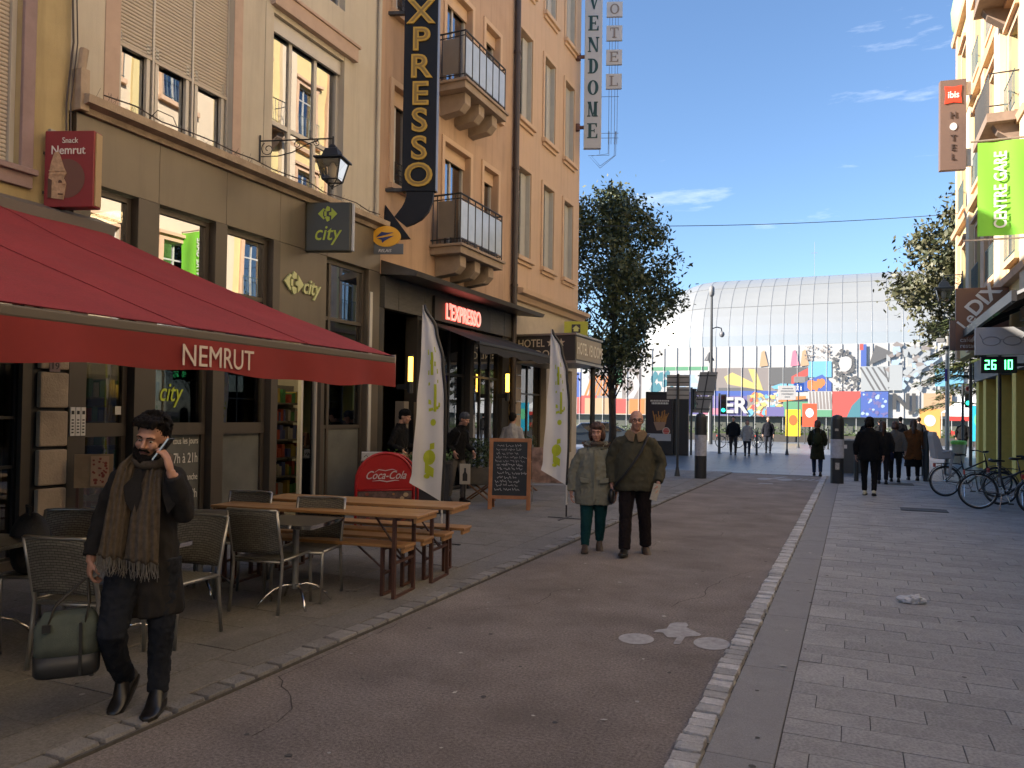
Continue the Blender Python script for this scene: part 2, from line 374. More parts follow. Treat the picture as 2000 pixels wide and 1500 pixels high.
# fallen scraps on the road
M_scrap = mat('pale_litter', (0.5, 0.48, 0.44), 0.8)
mb = MB()
for i in range(46):
    x = random.uniform(-3.3, 3.0); y_ = random.uniform(2.8, 11); s = random.uniform(.006, .02); z = 0.006 if x < -0.83 else PZ + 0.006; a = random.uniform(0, 6.3)
    p = [(x + s * math.cos(a + k * 1.57) * (1.6 if k % 2 else .7), y_ + s * math.sin(a + k * 1.57), z + random.uniform(0, .006)) for k in range(4)]
    mb.faces(p, [(0, 1, 2), (0, 2, 3)])
tag(mb.build('litter_specks', M_scrap, fix=False), 'tiny pale scraps and leaf bits strewn over the ground', 'litter', kind='stuff')
M_gum = [mat('gum_dark', (.07, .068, .066), .8), mat('gum_pale', (.36, .35, .33), .8)]
mb = MB(); rg = random.Random(9)
for i in range(330):
    x = rg.uniform(-7.5, 3.4); y_ = rg.uniform(2.2, 16); s = rg.uniform(.006, .021); z = 0.0035 if -3.46 < x < -.83 else PZ + .0045; mb.cur = 0 if rg.random() < .7 else 1
    mb.poly([(x + s * rg.uniform(.7, 1.2) * math.cos(6.283 * k / 8), y_ + s * rg.uniform(.7, 1.2) * math.sin(6.283 * k / 8), z) for k in range(8)])
tag(mb.build('gum_spots', M_gum, fix=False), 'old chewing gum spots dotted over the paving', 'gum spots', kind='stuff')
# cracks and repair seams in the asphalt
mb = MB()
for (x, y_, n, a) in ((-2.9, 3.2, 26, 1.2), (-1.5, 7.0, 22, 1.9), (-2.4, 9.5, 30, 1.5), (-3.1, 6.0, 16, .6), (-1.9, 13, 26, 1.6)):
    pts = [(x, y_)]
    for k in range(n): a += rg.uniform(-.5, .5); pts.append((max(-3.4, min(-.9, pts[-1][0] + .1 * math.cos(a))), pts[-1][1] + .1 * abs(math.sin(a))))
    for (p, q) in zip(pts, pts[1:]):
        w = rg.uniform(.0015, .004); d = Vector((q[0] - p[0], q[1] - p[1], 0)); 
        if d.length < .01: continue
        nn = Vector((-d.y, d.x, 0)).normalized() * w; P, Q = Vector((p[0], p[1], .0025)), Vector((q[0], q[1], .0025)); mb.poly([P - nn, Q - nn, Q + nn, P + nn])
tag(mb.build('asphalt_cracks', mat('crack_dark', (.06, .05, .045), .9), fix=False), 'fine dark cracks running through the reddish cycle lane', 'cracks', kind='stuff')
# ================================================================== left row of buildings
M_mustard = mat('mustard_stucco', (0.44, 0.36, 0.20), 0.9, streak=.5, var=0.10, vscale=2, bump=0.35, bscale=90, stain=0.4, stscale=1.1, stcol=(0.33, 0.25, 0.13))
M_mauve = mat('mauve_stone', (0.29, 0.215, 0.215), 0.85, var=0.12, vscale=5, bump=0.25, bscale=70, stain=0.3, stscale=2)
M_cream = mat('cream_stucco', (0.53, 0.49, 0.41), 0.9, streak=.4, var=0.07, vscale=1.4, bump=0.2, bscale=90, stain=0.3, stscale=0.8, stcol=(0.43, 0.35, 0.26))
M_pinkjamb = mat('pinkish_jamb', (0.49, 0.37, 0.30), 0.85, var=0.08, vscale=3, stain=0.25, stscale=2)
M_ledge = mat('weathered_ledge', (0.40, 0.32, 0.24), 0.9, var=0.2, vscale=5, bump=0.4, bscale=60, stain=0.6, stscale=3, stcol=(0.14, 0.115, 0.095))
M_bronze = mat('taupe_metal_panel', (0.135, 0.115, 0.09), 0.36, metal=0.35, var=0.10, vscale=1.0, streak=.4)
M_bronzed = mat('dark_taupe_frame', (0.085, 0.072, 0.060), 0.42, metal=0.3, var=0.08, vscale=3)
M_alu = mat('white_aluminium', (0.52, 0.50, 0.46), 0.42, metal=0.2, var=0.05)
M_shut = mat('roller_shutter_plastic', (0.54, 0.485, 0.41), 0.65, var=0.06, vscale=2, stain=0.2, stscale=2)
M_orange = mat('orange_tan_stucco', (0.50, 0.345, 0.235), 0.9, streak=.55, var=0.09, vscale=1.0, bump=0.3, bscale=80, stain=0.35, stscale=0.9, stcol=(0.42, 0.26, 0.16))
M_orange2 = mat('bright_orange_stucco', (0.58, 0.415, 0.285), 0.9, streak=.35, var=0.05, vscale=1.0, bump=0.2, bscale=80, stain=0.2, stscale=0.7, stcol=(0.58, 0.35, 0.18))
M_surr = mat('beige_surround', (0.60, 0.43, 0.29), 0.85, var=0.06, vscale=4, stain=0.2, stscale=2)
M_stone = mat('pale_sandstone', (0.46, 0.375, 0.28), 0.85, var=0.16, vscale=4, bump=0.5, bscale=45, stain=0.35, stscale=3)
M_conc2 = mat('balcony_concrete', (0.34, 0.27, 0.21), 0.9, var=0.15, vscale=4, bump=0.4, bscale=60, stain=0.5, stscale=2.5, stcol=(0.17, 0.13, 0.105))
M_black = mat('black_paint', (0.018, 0.018, 0.02), 0.45)
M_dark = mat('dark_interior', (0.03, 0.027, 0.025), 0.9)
M_blind = mat('net_curtain', (0.45, 0.42, 0.38), 0.9)
M_slate = mat('grey_fascia_board', (0.085, 0.082, 0.078), 0.6, var=0.3, vscale=6, stretch=(1, 1, 6), stain=0.3, stscale=3)
M_shutwood = mat('pale_grey_shutter', (0.45, 0.45, 0.42), 0.7, var=0.06)
M_pipe = mat('dark_downpipe', (0.05, 0.038, 0.034), 0.5, var=0.15)
G_up = glass('upper_window_glass', (0.5, 0.5, 0.5), 0.34, wav=0.05)
G_shop = glass('shop_glass_bright', (0.35, 0.33, 0.3), 0.42, wav=0.03)
G_low = glass('shop_glass', (0.62, 0.62, 0.6), 0.10)
M_frost = mat('frosted_film', (0.13, 0.135, 0.13), 0.25, var=0.25, vscale=1.5, stain=0.3, stscale=2)
def wall_grid(mb, fn, a0, a1, b0, b1, holes, th=0.3):
    A = sorted({a0, a1, *[h[0] for h in holes], *[h[1] for h in holes]}); B = sorted({b0, b1, *[h[2] for h in holes], *[h[3] for h in holes]})
    A = [a for a in A if a0 <= a <= a1]; B = [b for b in B if b0 <= b <= b1]
    for j in range(len(B) - 1):
        run = None
        for i in range(len(A)):
            solid = i < len(A) - 1 and not any(h[0] < (A[i] + A[i+1]) / 2 < h[1] and h[2] < (B[j] + B[j+1]) / 2 < h[3] for h in holes)
            if solid and run is None: run = A[i]
            if not solid and run is not None: pbox(mb, fn, run, A[i], B[j], B[j+1], -th, 0); run = None
    return mb
def window(parent, fn, a0, a1, b0, b1, cols=1, rows=None, fw=0.05, d=-0.14, fm=None, gm=None, name='window', sash=0.0, mull=None):
    """a frame with panes as sub-parts; rows = list of inner transom heights"""
    mb = MB(); tr = rows or []
    ms = mull or [a0 + (a1 - a0) * i / cols for i in range(1, cols)]
    pbox(mb, fn, a0, a1, b0, b0 + fw, d - 0.04, d + 0.03); pbox(mb, fn, a0, a1, b1 - fw, b1, d - 0.04, d + 0.03)
    pbox(mb, fn, a0, a0 + fw, b0 + fw, b1 - fw, d - 0.04, d + 0.03); pbox(mb, fn, a1 - fw, a1, b0 + fw, b1 - fw, d - 0.04, d + 0.03)
    for a in ms: pbox(mb, fn, a - fw / 2, a + fw / 2, b0 + fw, b1 - fw, d - 0.035, d + 0.025)
    aa = [a0 + fw] + [x for a in ms for x in (a - fw / 2, a + fw / 2)] + [a1 - fw]
    for z in tr:
        for i in range(0, len(aa), 2): pbox(mb, fn, aa[i], aa[i + 1], z - fw / 2, z + fw / 2, d - 0.03, d + 0.02)
    w = mb.build(name, fm, parent)
    bb = [b0 + fw] + [x for z in tr for x in (z - fw / 2, z + fw / 2)] + [b1 - fw]
    for i in range(0, len(aa), 2):
        for j in range(0, len(bb), 2):
            p = MB(); s = 0.004
            pbox(p, fn, aa[i] - s, aa[i + 1] + s, bb[j] - s, bb[j + 1] + s, d - 0.010, d - 0.004)
            g = gm[j // 2] if isinstance(gm, list) else gm
            p.build('pane', g, w)
    return w
def slats(parent, fn, a0, a1, b0, b1, pitch, d, m, name='roller_shutter'):
    mb = MB(); z = b0
    while z < b1 - 1e-4:
        z2 = min(z + pitch, b1)
        mb.prism([(0, z + 0.004), (0.010, z + pitch * .3), (0.010, z + pitch * .7), (0, z2)], lambda p, q, s_: fn(s_, q, d + p), a0, a1); z = z2
    pbox(mb, fn, a0, a1, b0 - 0.04, b0, d - 0.005, d + 0.022)
    return tag(mb.build(name, m, parent), kind='stuff')
W = FX(-8.0)
# ---- building A, mustard
tA = thing('mustard_house', 'mustard yellow stucco house with mauve window surround above the red awning', 'building', (-8, 1.5, 0))
mb = MB(); wall_grid(mb, W, -3.0, 5.74, 2.95, 11.5, [(3.75, 5.19, 4.24, 6.6), (0.9, 2.3, 4.24, 6.6), (3.75, 5.19, 7.6, 9.9), (0.9, 2.3, 7.6, 9.9)]); mb.box(-30, -8.3, -3.0, 5.74, 0, 11.5)
mb.build('wall', M_mustard, tA)
for (a0, a1, b0, b1) in [(3.75, 5.19, 4.24, 6.6), (3.75, 5.19, 7.6, 9.9)]:
    s = MB(); f = 0.13
    pbox(s, W, a0 - f, a1 + f, b0 - 0.2, b0, 0.0, 0.05); pbox(s, W, a0 - f, a1 + f, b1, b1 + f, 0.0, 0.05)
    pbox(s, W, a0 - f, a0, b0, b1, 0, 0.05); pbox(s, W, a1, a1 + f, b0, b1, 0, 0.05)
    pbox(s, W, a0 - f - .03, a1 + f + .03, b0 - 0.06, b0 + 0.002, 0.05, 0.10)
    s.build('window_surround', M_mauve, tA, bevel=0.006)
    w = window(tA, W, a0 + .01, a1 - .01, b0 + 0.01, b1 - 0.01, 2, fm=M_alu, gm=G_up, d=-0.2)
    slats(tA, W, a0 + 0.055, a1 - 0.055, b0 + 0.06, b1 - 0.22, 0.045, -0.13, M_shut)
    s = MB(); pbox(s, W, a1 - 0.05, a1, b0, b1, -0.16, -0.08); pbox(s, W, a0, a0 + 0.05, b0, b1, -0.16, -0.08); pbox(s, W, a0 + .05, a1 - .05, b1 - 0.22, b1, -0.16, -0.09); s.build('shutter_guide', M_alu, tA)
# ground floor of A: dark glazed front and banded stone pier
mb = MB(); wall_grid(mb, W, -3.0, 5.40, 0.03, 2.95, [(1.0, 5.30, 0.12, 2.85)]); mb.build('shop_front', M_bronzed, tA)
window(tA, W, 1.0, 5.30, 0.12, 2.85, 8, [1.1, 1.62, 2.2], fw=0.03, fm=M_black, gm=G_low, d=-0.1, name='shop_window')
mb = MB(); mb.box(-8.28, -8.0, 5.40, 5.78, 0.03, 2.95); mb.build('pier_core', M_black, tA)
for i in range(7):
    p = MB(); pbox(p, W, 5.45, 5.775, 0.05 + i * 0.42, 0.05 + i * 0.42 + 0.385, 0.0, 0.07); p.build('stone_block', M_stone, tA, bevel=0.02)
n = MB(); pbox(n, W, 5.54, 5.66, 2.12, 2.25, 0.07, 0.078); n.build('house_number_plate', M_mauve, tA)
text('house_number', '19', W, 5.60, 2.15, 0.07, M_black, tA, d=0.079, t=0.003, align='CENTER')
# wiring and bracket on the A/B corner
mb = MB(); pts = [(-7.97, 5.72, 7.6), (-7.95, 5.70, 6.6), (-7.94, 5.73, 5.8), (-7.96, 5.68, 5.1), (-7.95, 5.69, 4.4), (-7.96, 5.67, 3.9)]
mb.tube(pts, 0.012, 6); mb.tube([(-7.96, 4.4, 7.4), (-7.92, 5.0, 6.95), (-7.93, 5.5, 6.75), (-7.94, 5.72, 6.6)], 0.012, 6)
mb.tube([(p[0] + .02, p[1] + .035, p[2]) for p in pts[1:]], 0.008, 6); mb.build('cable', M_pipe, tA)
mb = MB(); pbox(mb, W, 5.62, 5.72, 3.92, 4.02, 0, .04); pbox(mb, W, 5.52, 5.7, 4.22, 4.24, 0.0, .03); pbox(mb, W, 5.5, 5.56, 4.65, 4.75, 0, .05); mb.build('junction_box', mat('grey_box', (.35, .35, .33)), tA)

# ---- building B, cream with taupe metal shop front
tB = thing('cream_shop_house', 'cream house with roller shutters above a taupe metal grocery front', 'building', (-8, 8.8, 0))
w1 = (6.36, 8.18, 5.20, 8.15); w2 = (8.97, 10.72, 5.26, 7.74)
mb = MB(); wall_grid(mb, W, 5.74, 11.85, 5.05, 10.4, [w1, w2, (6.36, 8.18, 8.6, 10.2), (8.97, 10.72, 8.6, 10.2)]); mb.box(-30, -10.8, 5.745, 11.845, 0, 10.4); mb.box(-10.8, -8.3, 5.745, 11.845, 8.3, 10.4)
mb.build('wall', M_cream, tB)
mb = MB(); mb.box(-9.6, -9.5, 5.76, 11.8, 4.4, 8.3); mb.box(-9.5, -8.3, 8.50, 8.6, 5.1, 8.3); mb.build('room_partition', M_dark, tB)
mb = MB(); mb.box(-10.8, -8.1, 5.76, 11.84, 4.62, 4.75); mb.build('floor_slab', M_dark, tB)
# window 1: three lights with shutters half down
for q_ in ((6.16, 6.36, 5.26, 8.3, .012), (8.18, 8.34, 5.26, 8.3, .012), (6.16, 8.34, 8.30, 8.45, .02)):
    mb = MB(); pbox(mb, W, *q_[:4], 0, q_[4]); mb.build('window_surround', M_pinkjamb, tB)
window(tB, W, 6.36, 8.18, 5.20, 8.12, 3, fm=M_alu, gm=G_up, d=-0.16, fw=0.055, mull=[6.92, 7.55])
for a0, a1, b0 in [(6.37, 6.90, 6.16), (6.94, 7.53, 6.15), (7.57, 8.17, 6.14)]:
    slats(tB, W, a0, a1, b0, 8.12, 0.045, -0.11, M_shut)
mb = MB()
for a in (6.36, 6.92, 7.55, 8.17): pbox(mb, W, a - .014, a + .014, 5.20, 8.12, -0.12, -0.085)
mb.build('shutter_guide', M_alu, tB)
for a0, a1 in [(6.42, 6.88), (6.96, 7.5), (7.6, 8.12)]:
    mb = MB(); pbox(mb, W, a0, a0 + 0.05, 5.28, 6.3, -0.152, -0.10); pbox(mb, W, a1 - .05, a1, 5.28, 6.3, -0.152, -0.10); pbox(mb, W, a0 + .05, a1 - .05, 5.28, 5.33, -0.152, -0.10); mb.build('sash', M_alu, tB)
# window 2: three by two
window(tB, W, 8.97, 10.72, 5.26, 7.72, 3, [6.14], fm=M_alu, gm=G_up, d=-0.14, fw=0.07, mull=[9.50, 10.11])
mb = MB(); pbox(mb, W, 8.90, 11.0, 7.82, 8.06, 0, 0.10); pbox(mb, W, 8.86, 11.04, 8.06, 8.11, 0, 0.13); mb.build('window_hood', M_pinkjamb, tB, bevel=0.008)
for q_ in ((8.80, 8.97), (10.72, 10.90)):
    mb = MB(); pbox(mb, W, *q_, 5.27, 7.82, 0, .012); mb.build('window_surround', M_cream, tB)
mb = MB(); pbox(mb, W, 8.98, 10.71, 7.50, 7.73, -0.11, -0.06); mb.build('shutter_box', M_alu, tB)
for (a0, a1) in ((6.36, 8.18), (8.97, 10.72)): window(tB, W, a0, a1, 8.6, 10.2, 3, fm=M_alu, gm=G_up, d=-0.14)
# ledge with worn edge
mb = MB(); mb.prism([(0, 5.05), (0.10, 5.05), (0.12, 5.11), (0.24, 5.13), (0.25, 5.22), (0.0, 5.27)], lambda p, q, s_: (-8 + p, s_, q), 5.80, 11.86); mb.build('ledge', M_ledge, tB)
mb = MB()
for i in range(150):
    y_ = random.uniform(5.9, 11.8); mb.tube([(-7.85 + random.uniform(-.06, .06), y_, 5.24), (-7.85 + random.uniform(-.08, .08), y_ + random.uniform(-.04, .04), 5.30 + random.uniform(0, .06))], 0.002, 3)
tag(mb.build('bird_spikes', mat('spike_steel', (.2, .19, .18), .4, 1.0), tB, fix=False), kind='stuff')
mb = MB(); mb.tube([(-7.78, 6.0, 5.28)] + [(-7.78 + .03 * math.sin(i * 1.7), 6.0 + i * .4, 5.285 + .02 * math.sin(i * 2.3)) for i in range(1, 15)], 0.009, 5); mb.tube([(-7.9, 6.7, 5.27), (-7.86, 6.8, 5.42), (-7.82, 7.0, 5.40), (-7.8, 7.05, 5.28)], .006, 5); mb.build('cable', M_pipe, tB)
mb = MB(); pbox(mb, W, 5.76, 5.87, 5.05, 5.52, 0.0, 0.16); mb.tube([(-7.9, 5.8, 5.5), (-7.88, 5.82, 5.75)], 0.05, 8); mb.build('gutter_outlet', M_ledge, tB, bevel=0.01)
mb = MB(); mb.cyl((-7.94, 11.70, 5.25), (-7.94, 11.70, 10.3), 0.035, 10); mb.build('downpipe', M_cream, tB, smooth=False)
# metal fascia panels and posts
def panel(a0, a1, b0, b1, d0=0.0, d1=0.05, m=None, name='metal_panel', bev=0.004):
    p = MB(); pbox(p, W, a0, a1, b0, b1, d0, d1); return p.build(name, m or M_bronze, tB, bevel=bev)
for a0, a1 in [(5.80, 6.93), (6.935, 8.06), (8.065, 9.15), (9.155, 10.29), (10.295, 11.85)]: panel(a0, a1, 4.30, 5.045, -0.1)
panel(9.155, 10.29, 2.98, 4.295, -0.1)
panel(5.785, 6.00, 0.05, 4.295, -0.1, 0.05, M_bronzed)
for a0, a1 in [(6.62, 6.93), (7.86, 8.07), (9.00, 9.15)]:
    panel(a0, a1, 0.04, 4.295, -0.14, 0.07, M_bronzed, 'post')
panel(10.20, 10.29, 0.04, 2.975, -0.14, 0.05, M_bronzed, 'post'); panel(11.50, 11.85, 0.04, 4.295, -0.14, 0.05, M_bronze, 'post')
panel(11.52, 11.60, 1.0, 3.9, 0.051, 0.075, M_alu, 'blind_guide')
for a0, a1 in [(6.005, 6.615), (6.935, 7.855), (8.075, 8.995)]:
    window(tB, W, a0, a1, 0.06, 4.285, 1, [1.48, 3.38], fw=0.065, fm=M_bronzed, gm=[M_frost if a0 > 6.5 else G_low, G_low, G_shop], d=-0.08, name='shop_window')
    mb = MB(); pbox(mb, W, a0 + .02, a1 - .02, 1.40, 1.56, -0.05, -0.03); mb.build('rail', M_bronzed, tB)
window(tB, W, 10.295, 11.495, 0.06, 4.285, 2, [1.48, 3.30], fw=0.06, fm=M_bronzed, gm=[M_frost, G_low, G_shop], d=-0.08, name='shop_window', mull=[10.52])
window(tB, W, 9.80, 10.195, 0.06, 2.97, 1, fw=0.045, fm=M_alu, gm=G_low, d=-0.05, name='glass_door')
# shop interior with shelves and light panels
mb = MB(); mb.box(-10.8, -10.7, 5.76, 11.84, 0.0, 4.6); mb.box(-10.8, -8.2, 5.75, 5.8, 0, 4.6); mb.box(-10.8, -8.2, 11.80, 11.845, 0, 4.6); mb.build('interior_wall', mat('shop_wall', (.32, .29, .24), .8), tB)
mb = MB(); mb.box(-10.8, -8.2, 5.8, 11.8, 0.0, 0.04); mb.build('interior_floor', mat('shop_floor', (.22, .2, .17), .4), tB)
shelf_cols = [(.30, .05, .03), (.04, .16, .05), (.32, .24, .05), (.06, .08, .22), (.3, .28, .25)]
for i, yy in enumerate((8.9, 9.5, 7.2, 7.8, 10.5, 11.1)):
    mb = MB(); 
    for k in range(6): mb.box(-9.5, -9.1, yy - .28, yy + .28, .25 + k * .32, .28 + k * .32)
    mb.box(-9.52, -9.5, yy - .29, yy + .29, .1, 2.2); mb.build('shelf', mat('shelf_rack', (.12, .11, .1), .5), tB)
    mb = MB()
    for k in range(6):
        x = yy - .26
        while x < yy + .22:
            w_ = random.uniform(.05, .1); mb.cur = random.randrange(5); mb.box(-9.4, -9.15, x, x + w_ - .01, .282 + k * .32, .282 + k * .32 + random.uniform(.14, .25)); x += w_
    tag(mb.build('goods', [mat('goods_%d' % q, c, .5) for q, c in enumerate(shelf_cols)], tB), kind='stuff')
mb = MB()
for yy in (7.2, 8.4, 9.6, 10.8): mb.box(-9.4, -8.8, yy - .18, yy + .18, 4.28, 4.32)
mb.build('ceiling_light', mat('warm_light_panel', (1, .9, .7), emit=(1, .80, .45), estr=7.0), tB)
mb = MB(); mb.box(-9.05, -9.0, 7.30, 7.70, 1.95, 2.75); mb.box(-9.05, -9.0, 8.45, 8.85, 1.6, 2.6); mb.build('lit_poster', mat('lit_poster_paper', (.8, .6, .2), emit=(1, .72, .22), estr=0.6), tB)
# lettering on and behind the glass
M_lime = mat('lime_letter', (0.42, 0.52, 0.04), 0.4); M_limew = mat('pale_lime_letter', (0.52, 0.56, 0.28), 0.4); M_white = mat('white_letter', (0.72, 0.71, 0.68), 0.5)
M_whitedim = mat('white_vinyl', (0.42, 0.42, 0.41), 0.6)
def carrefour(mb, fn, ca, cb, h, d=0.0, t=0.01):
    # two arrow heads facing out with a rounded letter cut between them
    w = h * 0.62
    mb.prism([(ca - w, cb), (ca - w * .42, cb + h * .36), (ca - w * .30, cb + h * .30), (ca - w * .48, cb + h * .12), (ca - w * .48, cb - h * .12), (ca - w * .30, cb - h * .30), (ca - w * .42, cb - h * .36)], fn, d, d + t)
    mb.prism([(ca + w, cb), (ca + w * .40, cb + h * .38), (ca + w * .40, cb + h * .12), (ca + w * .15, cb + h * .08), (ca + w * .15, cb - h * .08), (ca + w * .40, cb - h * .12), (ca + w * .40, cb - h * .38)], fn, d, d + t)
    mb.prism([(ca - w * .28, cb + h * .22), (ca - w * .05, cb + h * .5), (ca + w * .22, cb + h * .42), (ca + w * .22, cb + h * .2), (ca - w * .05, cb + h * .16)], fn, d, d + t)
    mb.prism([(ca - w * .28, cb - h * .22), (ca - w * .05, cb - h * .16), (ca + w * .22, cb - h * .2), (ca + w * .22, cb - h * .42), (ca - w * .05, cb - h * .5)], fn, d, d + t)
    mb.prism([(ca - w * .34, cb + h * .14), (ca - w * .12, cb + h * .16), (ca - w * .12, cb - h * .16), (ca - w * .34, cb - h * .14)], fn, d, d + t)
    return mb
mb = MB(); carrefour(mb, W, 9.46, 3.72, 0.36, 0.055, 0.03); mb.build('arrow_emblem', M_limew, tB, fix=True)
text('letters', 'city', W, 9.66, 3.60, 0.235, M_limew, tB, d=0.055, t=0.03, shear=0.28, bold=0.016, sx=0.84)
text('letters', 'city', W, 7.10, 1.84, 0.24, M_lime, tB, d=-0.075, t=0.004, shear=0.28, bold=0.004, sx=0.72)
for s_, z, h in [('tous les jours', 1.28, .085), ('7h à 21h', 1.03, .13), ('dimanche', .80, .085), ('9h à 19h', .56, .12)]:
    text('opening_hours', s_, W, 7.76, z, h, M_white, tB, d=-0.072, t=0.002, align='RIGHT', sx=0.62)
for i in range(3):
    p = MB(); pbox(p, W, 5.80 + i * .065, 5.855 + i * .065, 1.42, 1.74, 0.051, 0.07); c_ = p.build('intercom_panel', M_white, tB)
    p = MB(); pbox(p, W, 5.812 + i * .065, 5.843 + i * .065, 1.66, 1.70, 0.0705, 0.073)
    for k in range(5): pbox(p, W, 5.815 + i * .065, 5.84 + i * .065, 1.45 + k * .035, 1.465 + k * .035, 0.0705, 0.073)
    p.build('button', M_black, c_)
p = MB(); pbox(p, W, 6.47, 6.58, 1.66, 1.76, -0.068, -0.064); p.build('sticker', M_white, tB)

# ---- building C, orange tan with balconies over the dark café
tC = thing('orange_balcony_house', 'orange tan house with two glass balconies above a dark cafe', 'building', (-8, 14.8, 0))
def winC(a0, a1, b0, b1, cols=2): return (a0, a1, b0, b1)
hC = [(12.25, 12.95, 6.05, 7.95), (12.25, 12.95, 9.35, 11.3), (14.25, 15.45, 5.22, 7.55), (14.25, 15.45, 8.62, 10.95), (16.15, 16.95, 5.55, 7.6), (16.15, 16.95, 8.95, 11.0)]
mb = MB(); wall_grid(mb, W, 11.85, 17.85, 4.3, 12.6, hC); mb.box(-30, -9.3, 11.85, 17.85, 4.3, 12.6); mb.box(-30, -11.2, 11.85, 17.85, 0, 4.3); mb.box(-9.3, -8.3, 11.85, 17.85, 11.6, 12.6)
mb.build('wall', M_orange, tC)
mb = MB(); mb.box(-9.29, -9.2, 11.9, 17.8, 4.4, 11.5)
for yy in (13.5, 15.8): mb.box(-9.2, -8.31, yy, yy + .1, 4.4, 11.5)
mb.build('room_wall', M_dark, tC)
for (a0, a1, b0, b1) in hC:
    s = MB(); f = 0.11
    pbox(s, W, a0 - f, a0, b0, b1 + f, 0, 0.035); pbox(s, W, a1, a1 + f, b0, b1 + f, 0, 0.035); pbox(s, W, a0, a1, b1, b1 + f, 0, 0.035)
    if b0 not in (5.22, 8.62): pbox(s, W, a0 - f - .03, a1 + f + .03, b0 - 0.10, b0, 0, 0.11)
    s.build('window_surround', M_surr, tC)
    wn_ = window(tC, W, a0, a1, b0, b1, 2, fm=M_alu, gm=G_up, d=-0.2, fw=0.06)
    p = MB(); pbox(p, W, a0, a1, b1 - .28, b1 - .002, -0.17, -0.12); p.build('shutter_box', M_surr, tC)
    p = MB(); k = 14
    for i in range(k): pbox(p, W, a0 + .08 + (a1 - a0 - .16) * i / k, a0 + .08 + (a1 - a0 - .16) * (i + .92) / k, b0 + .06, b1 - .3, -0.26 - .012 * (i % 2), -0.255 - .012 * (i % 2))
    p.build('curtain', M_blind, wn_)
for a0, a1, b0 in ((12.25, 12.95, 6.05), (12.25, 12.95, 9.35)):
    mb = MB()
    for z in (.1, .2, .3, .42): mb.tube([(-7.93, a0, b0 + z), (-7.93, a1, b0 + z)], .008, 5)
    for k in range(7): mb.tube([(-7.93, a0 + .7 * k / 6, b0 + .08), (-7.93, a0 + .7 * k / 6, b0 + .42)], .007, 5)
    mb.build('window_guard', M_black, tC)
M_bglass = mat('balcony_glass_panel', (0.44, 0.52, 0.62), 0.16, var=0.12, vscale=3, spec=0.6)
M_bglassd = mat('balcony_side_panel', (0.20, 0.19, 0.175), 0.4, var=0.12, vscale=2)
def balcony(z0, zt, y0, y1, xf):
    b = MB(); b.box(-8.0, xf, y0, y1, z0 - 0.2, z0); b.box(-8.0, xf + 0.05, y0 - 0.05, y1 + 0.05, z0 - 0.055, z0 + 0.001); slab = b.build('balcony', M_conc2, tC, bevel=0.012)
    for k in range(3):
        yy = y0 + 0.22 + k * (y1 - y0 - 0.72) / 2
        p = MB(); p.prism([(0, z0 - .2), (abs(xf + 8) - .12, z0 - .2), (abs(xf + 8) - .12, z0 - .42), (abs(xf + 8) - .25, z0 - .56), (0, z0 - .62)], lambda a, q, s_: (-8 + a, s_, q), yy, yy + 0.26); p.build('bracket', M_conc2, slab, bevel=0.012)
    r = MB(); h0 = z0 + 0.10; xi = xf - 0.03
    for zz in (h0, zt - 0.1, zt): r.tube([(-8, y0 + .03, zz), (xi, y0 + .03, zz), (xi, y1 - .03, zz), (-8, y1 - .03, zz)], 0.013 if zz < zt else 0.02, 6)
    n = 6; step = (y1 - y0 - .06) / n
    for i in range(n + 1): r.tube([(xi, y0 + .03 + i * step, z0), (xi, y0 + .03 + i * step, zt)], 0.014, 6)
    for xx in (-7.95, -7.85, xi - .12): r.tube([(xx, y0 + .03, z0), (xx, y0 + .03, zt)], 0.012, 6); r.tube([(xx, y1 - .03, z0), (xx, y1 - .03, zt)], 0.012, 6)
    for i in range(24): 
        q = y0 + .05 + (y1 - y0 - .1) * i / 23; r.tube([(xi, q, z0), (xi, q, h0)], .006, 4)
    r.build('railing', M_black, slab)
    for i in range(n):
        p = MB(); p.box(xi - .008, xi + .002, y0 + .055 + i * step, y0 + .005 + (i + 1) * step, h0 + .03, zt - .13); p.build('glass_panel', M_bglass, slab)
    for yy in (y0 + .03, y1 - .03):
        p = MB(); p.box(-7.83, xi - .15, yy - .005, yy + .005, h0 + .03, zt - .13); p.build('side_panel', M_bglassd, slab)
balcony(8.62, 9.62, 13.82, 15.85, -7.28)
balcony(5.20, 6.22, 13.72, 15.78, -7.28)
mb = MB(); mb.tube([(-7.9, 17.84, 0.1), (-7.9, 17.84, 12.6)], 0.075, 12)
for z in (2, 5, 8, 11): mb.tube([(-7.9, 17.84, z), (-7.9, 17.84, z + .06)], 0.095, 12)
mb.build('downpipe', M_pipe, tC, smooth=False)
# dark café front
mb = MB(); mb.prism([(0, 4.30), (0.75, 4.22), (0.80, 4.30), (0, 4.56)], lambda p, q, s_: (-8 + p, s_, q), 11.95, 18.2); mb.build('front_canopy', mat('canopy_zinc', (.12, .115, .11), .5, .3, var=.15), tC)
mb = MB()
for i in range(12): pbox(mb, W, 12.0 + i * .485, 12.0 + (i + 1) * .485 - .008, 3.68, 4.28, -.1, 0.06 + .004 * (i % 2))
mb.build('fascia_board', M_slate, tC)
mb = MB(); pbox(mb, W, 13.75, 16.4, 3.66, 4.16, .066, .13); mb.build('sign_board', mat('dark_sign_board', (.03, .026, .024), .5), tC)
text('lit_letters', "L'EXPRESSO", W, 14.18, 3.73, 0.33, mat('red_neon_letter', (.9, .25, .2), .4, emit=(1, .16, .12), estr=0.75), tC, d=.135, t=.03, bold=0.015, sx=0.66)
text('letter_faces', "L'EXPRESSO", W, 14.18, 3.73, 0.33, mat('pale_letter_face', (.8, .66, .62), .4, emit=(1, .6, .55), estr=0.25), tC, d=.167, t=.003, bold=-0.012, sx=0.66)
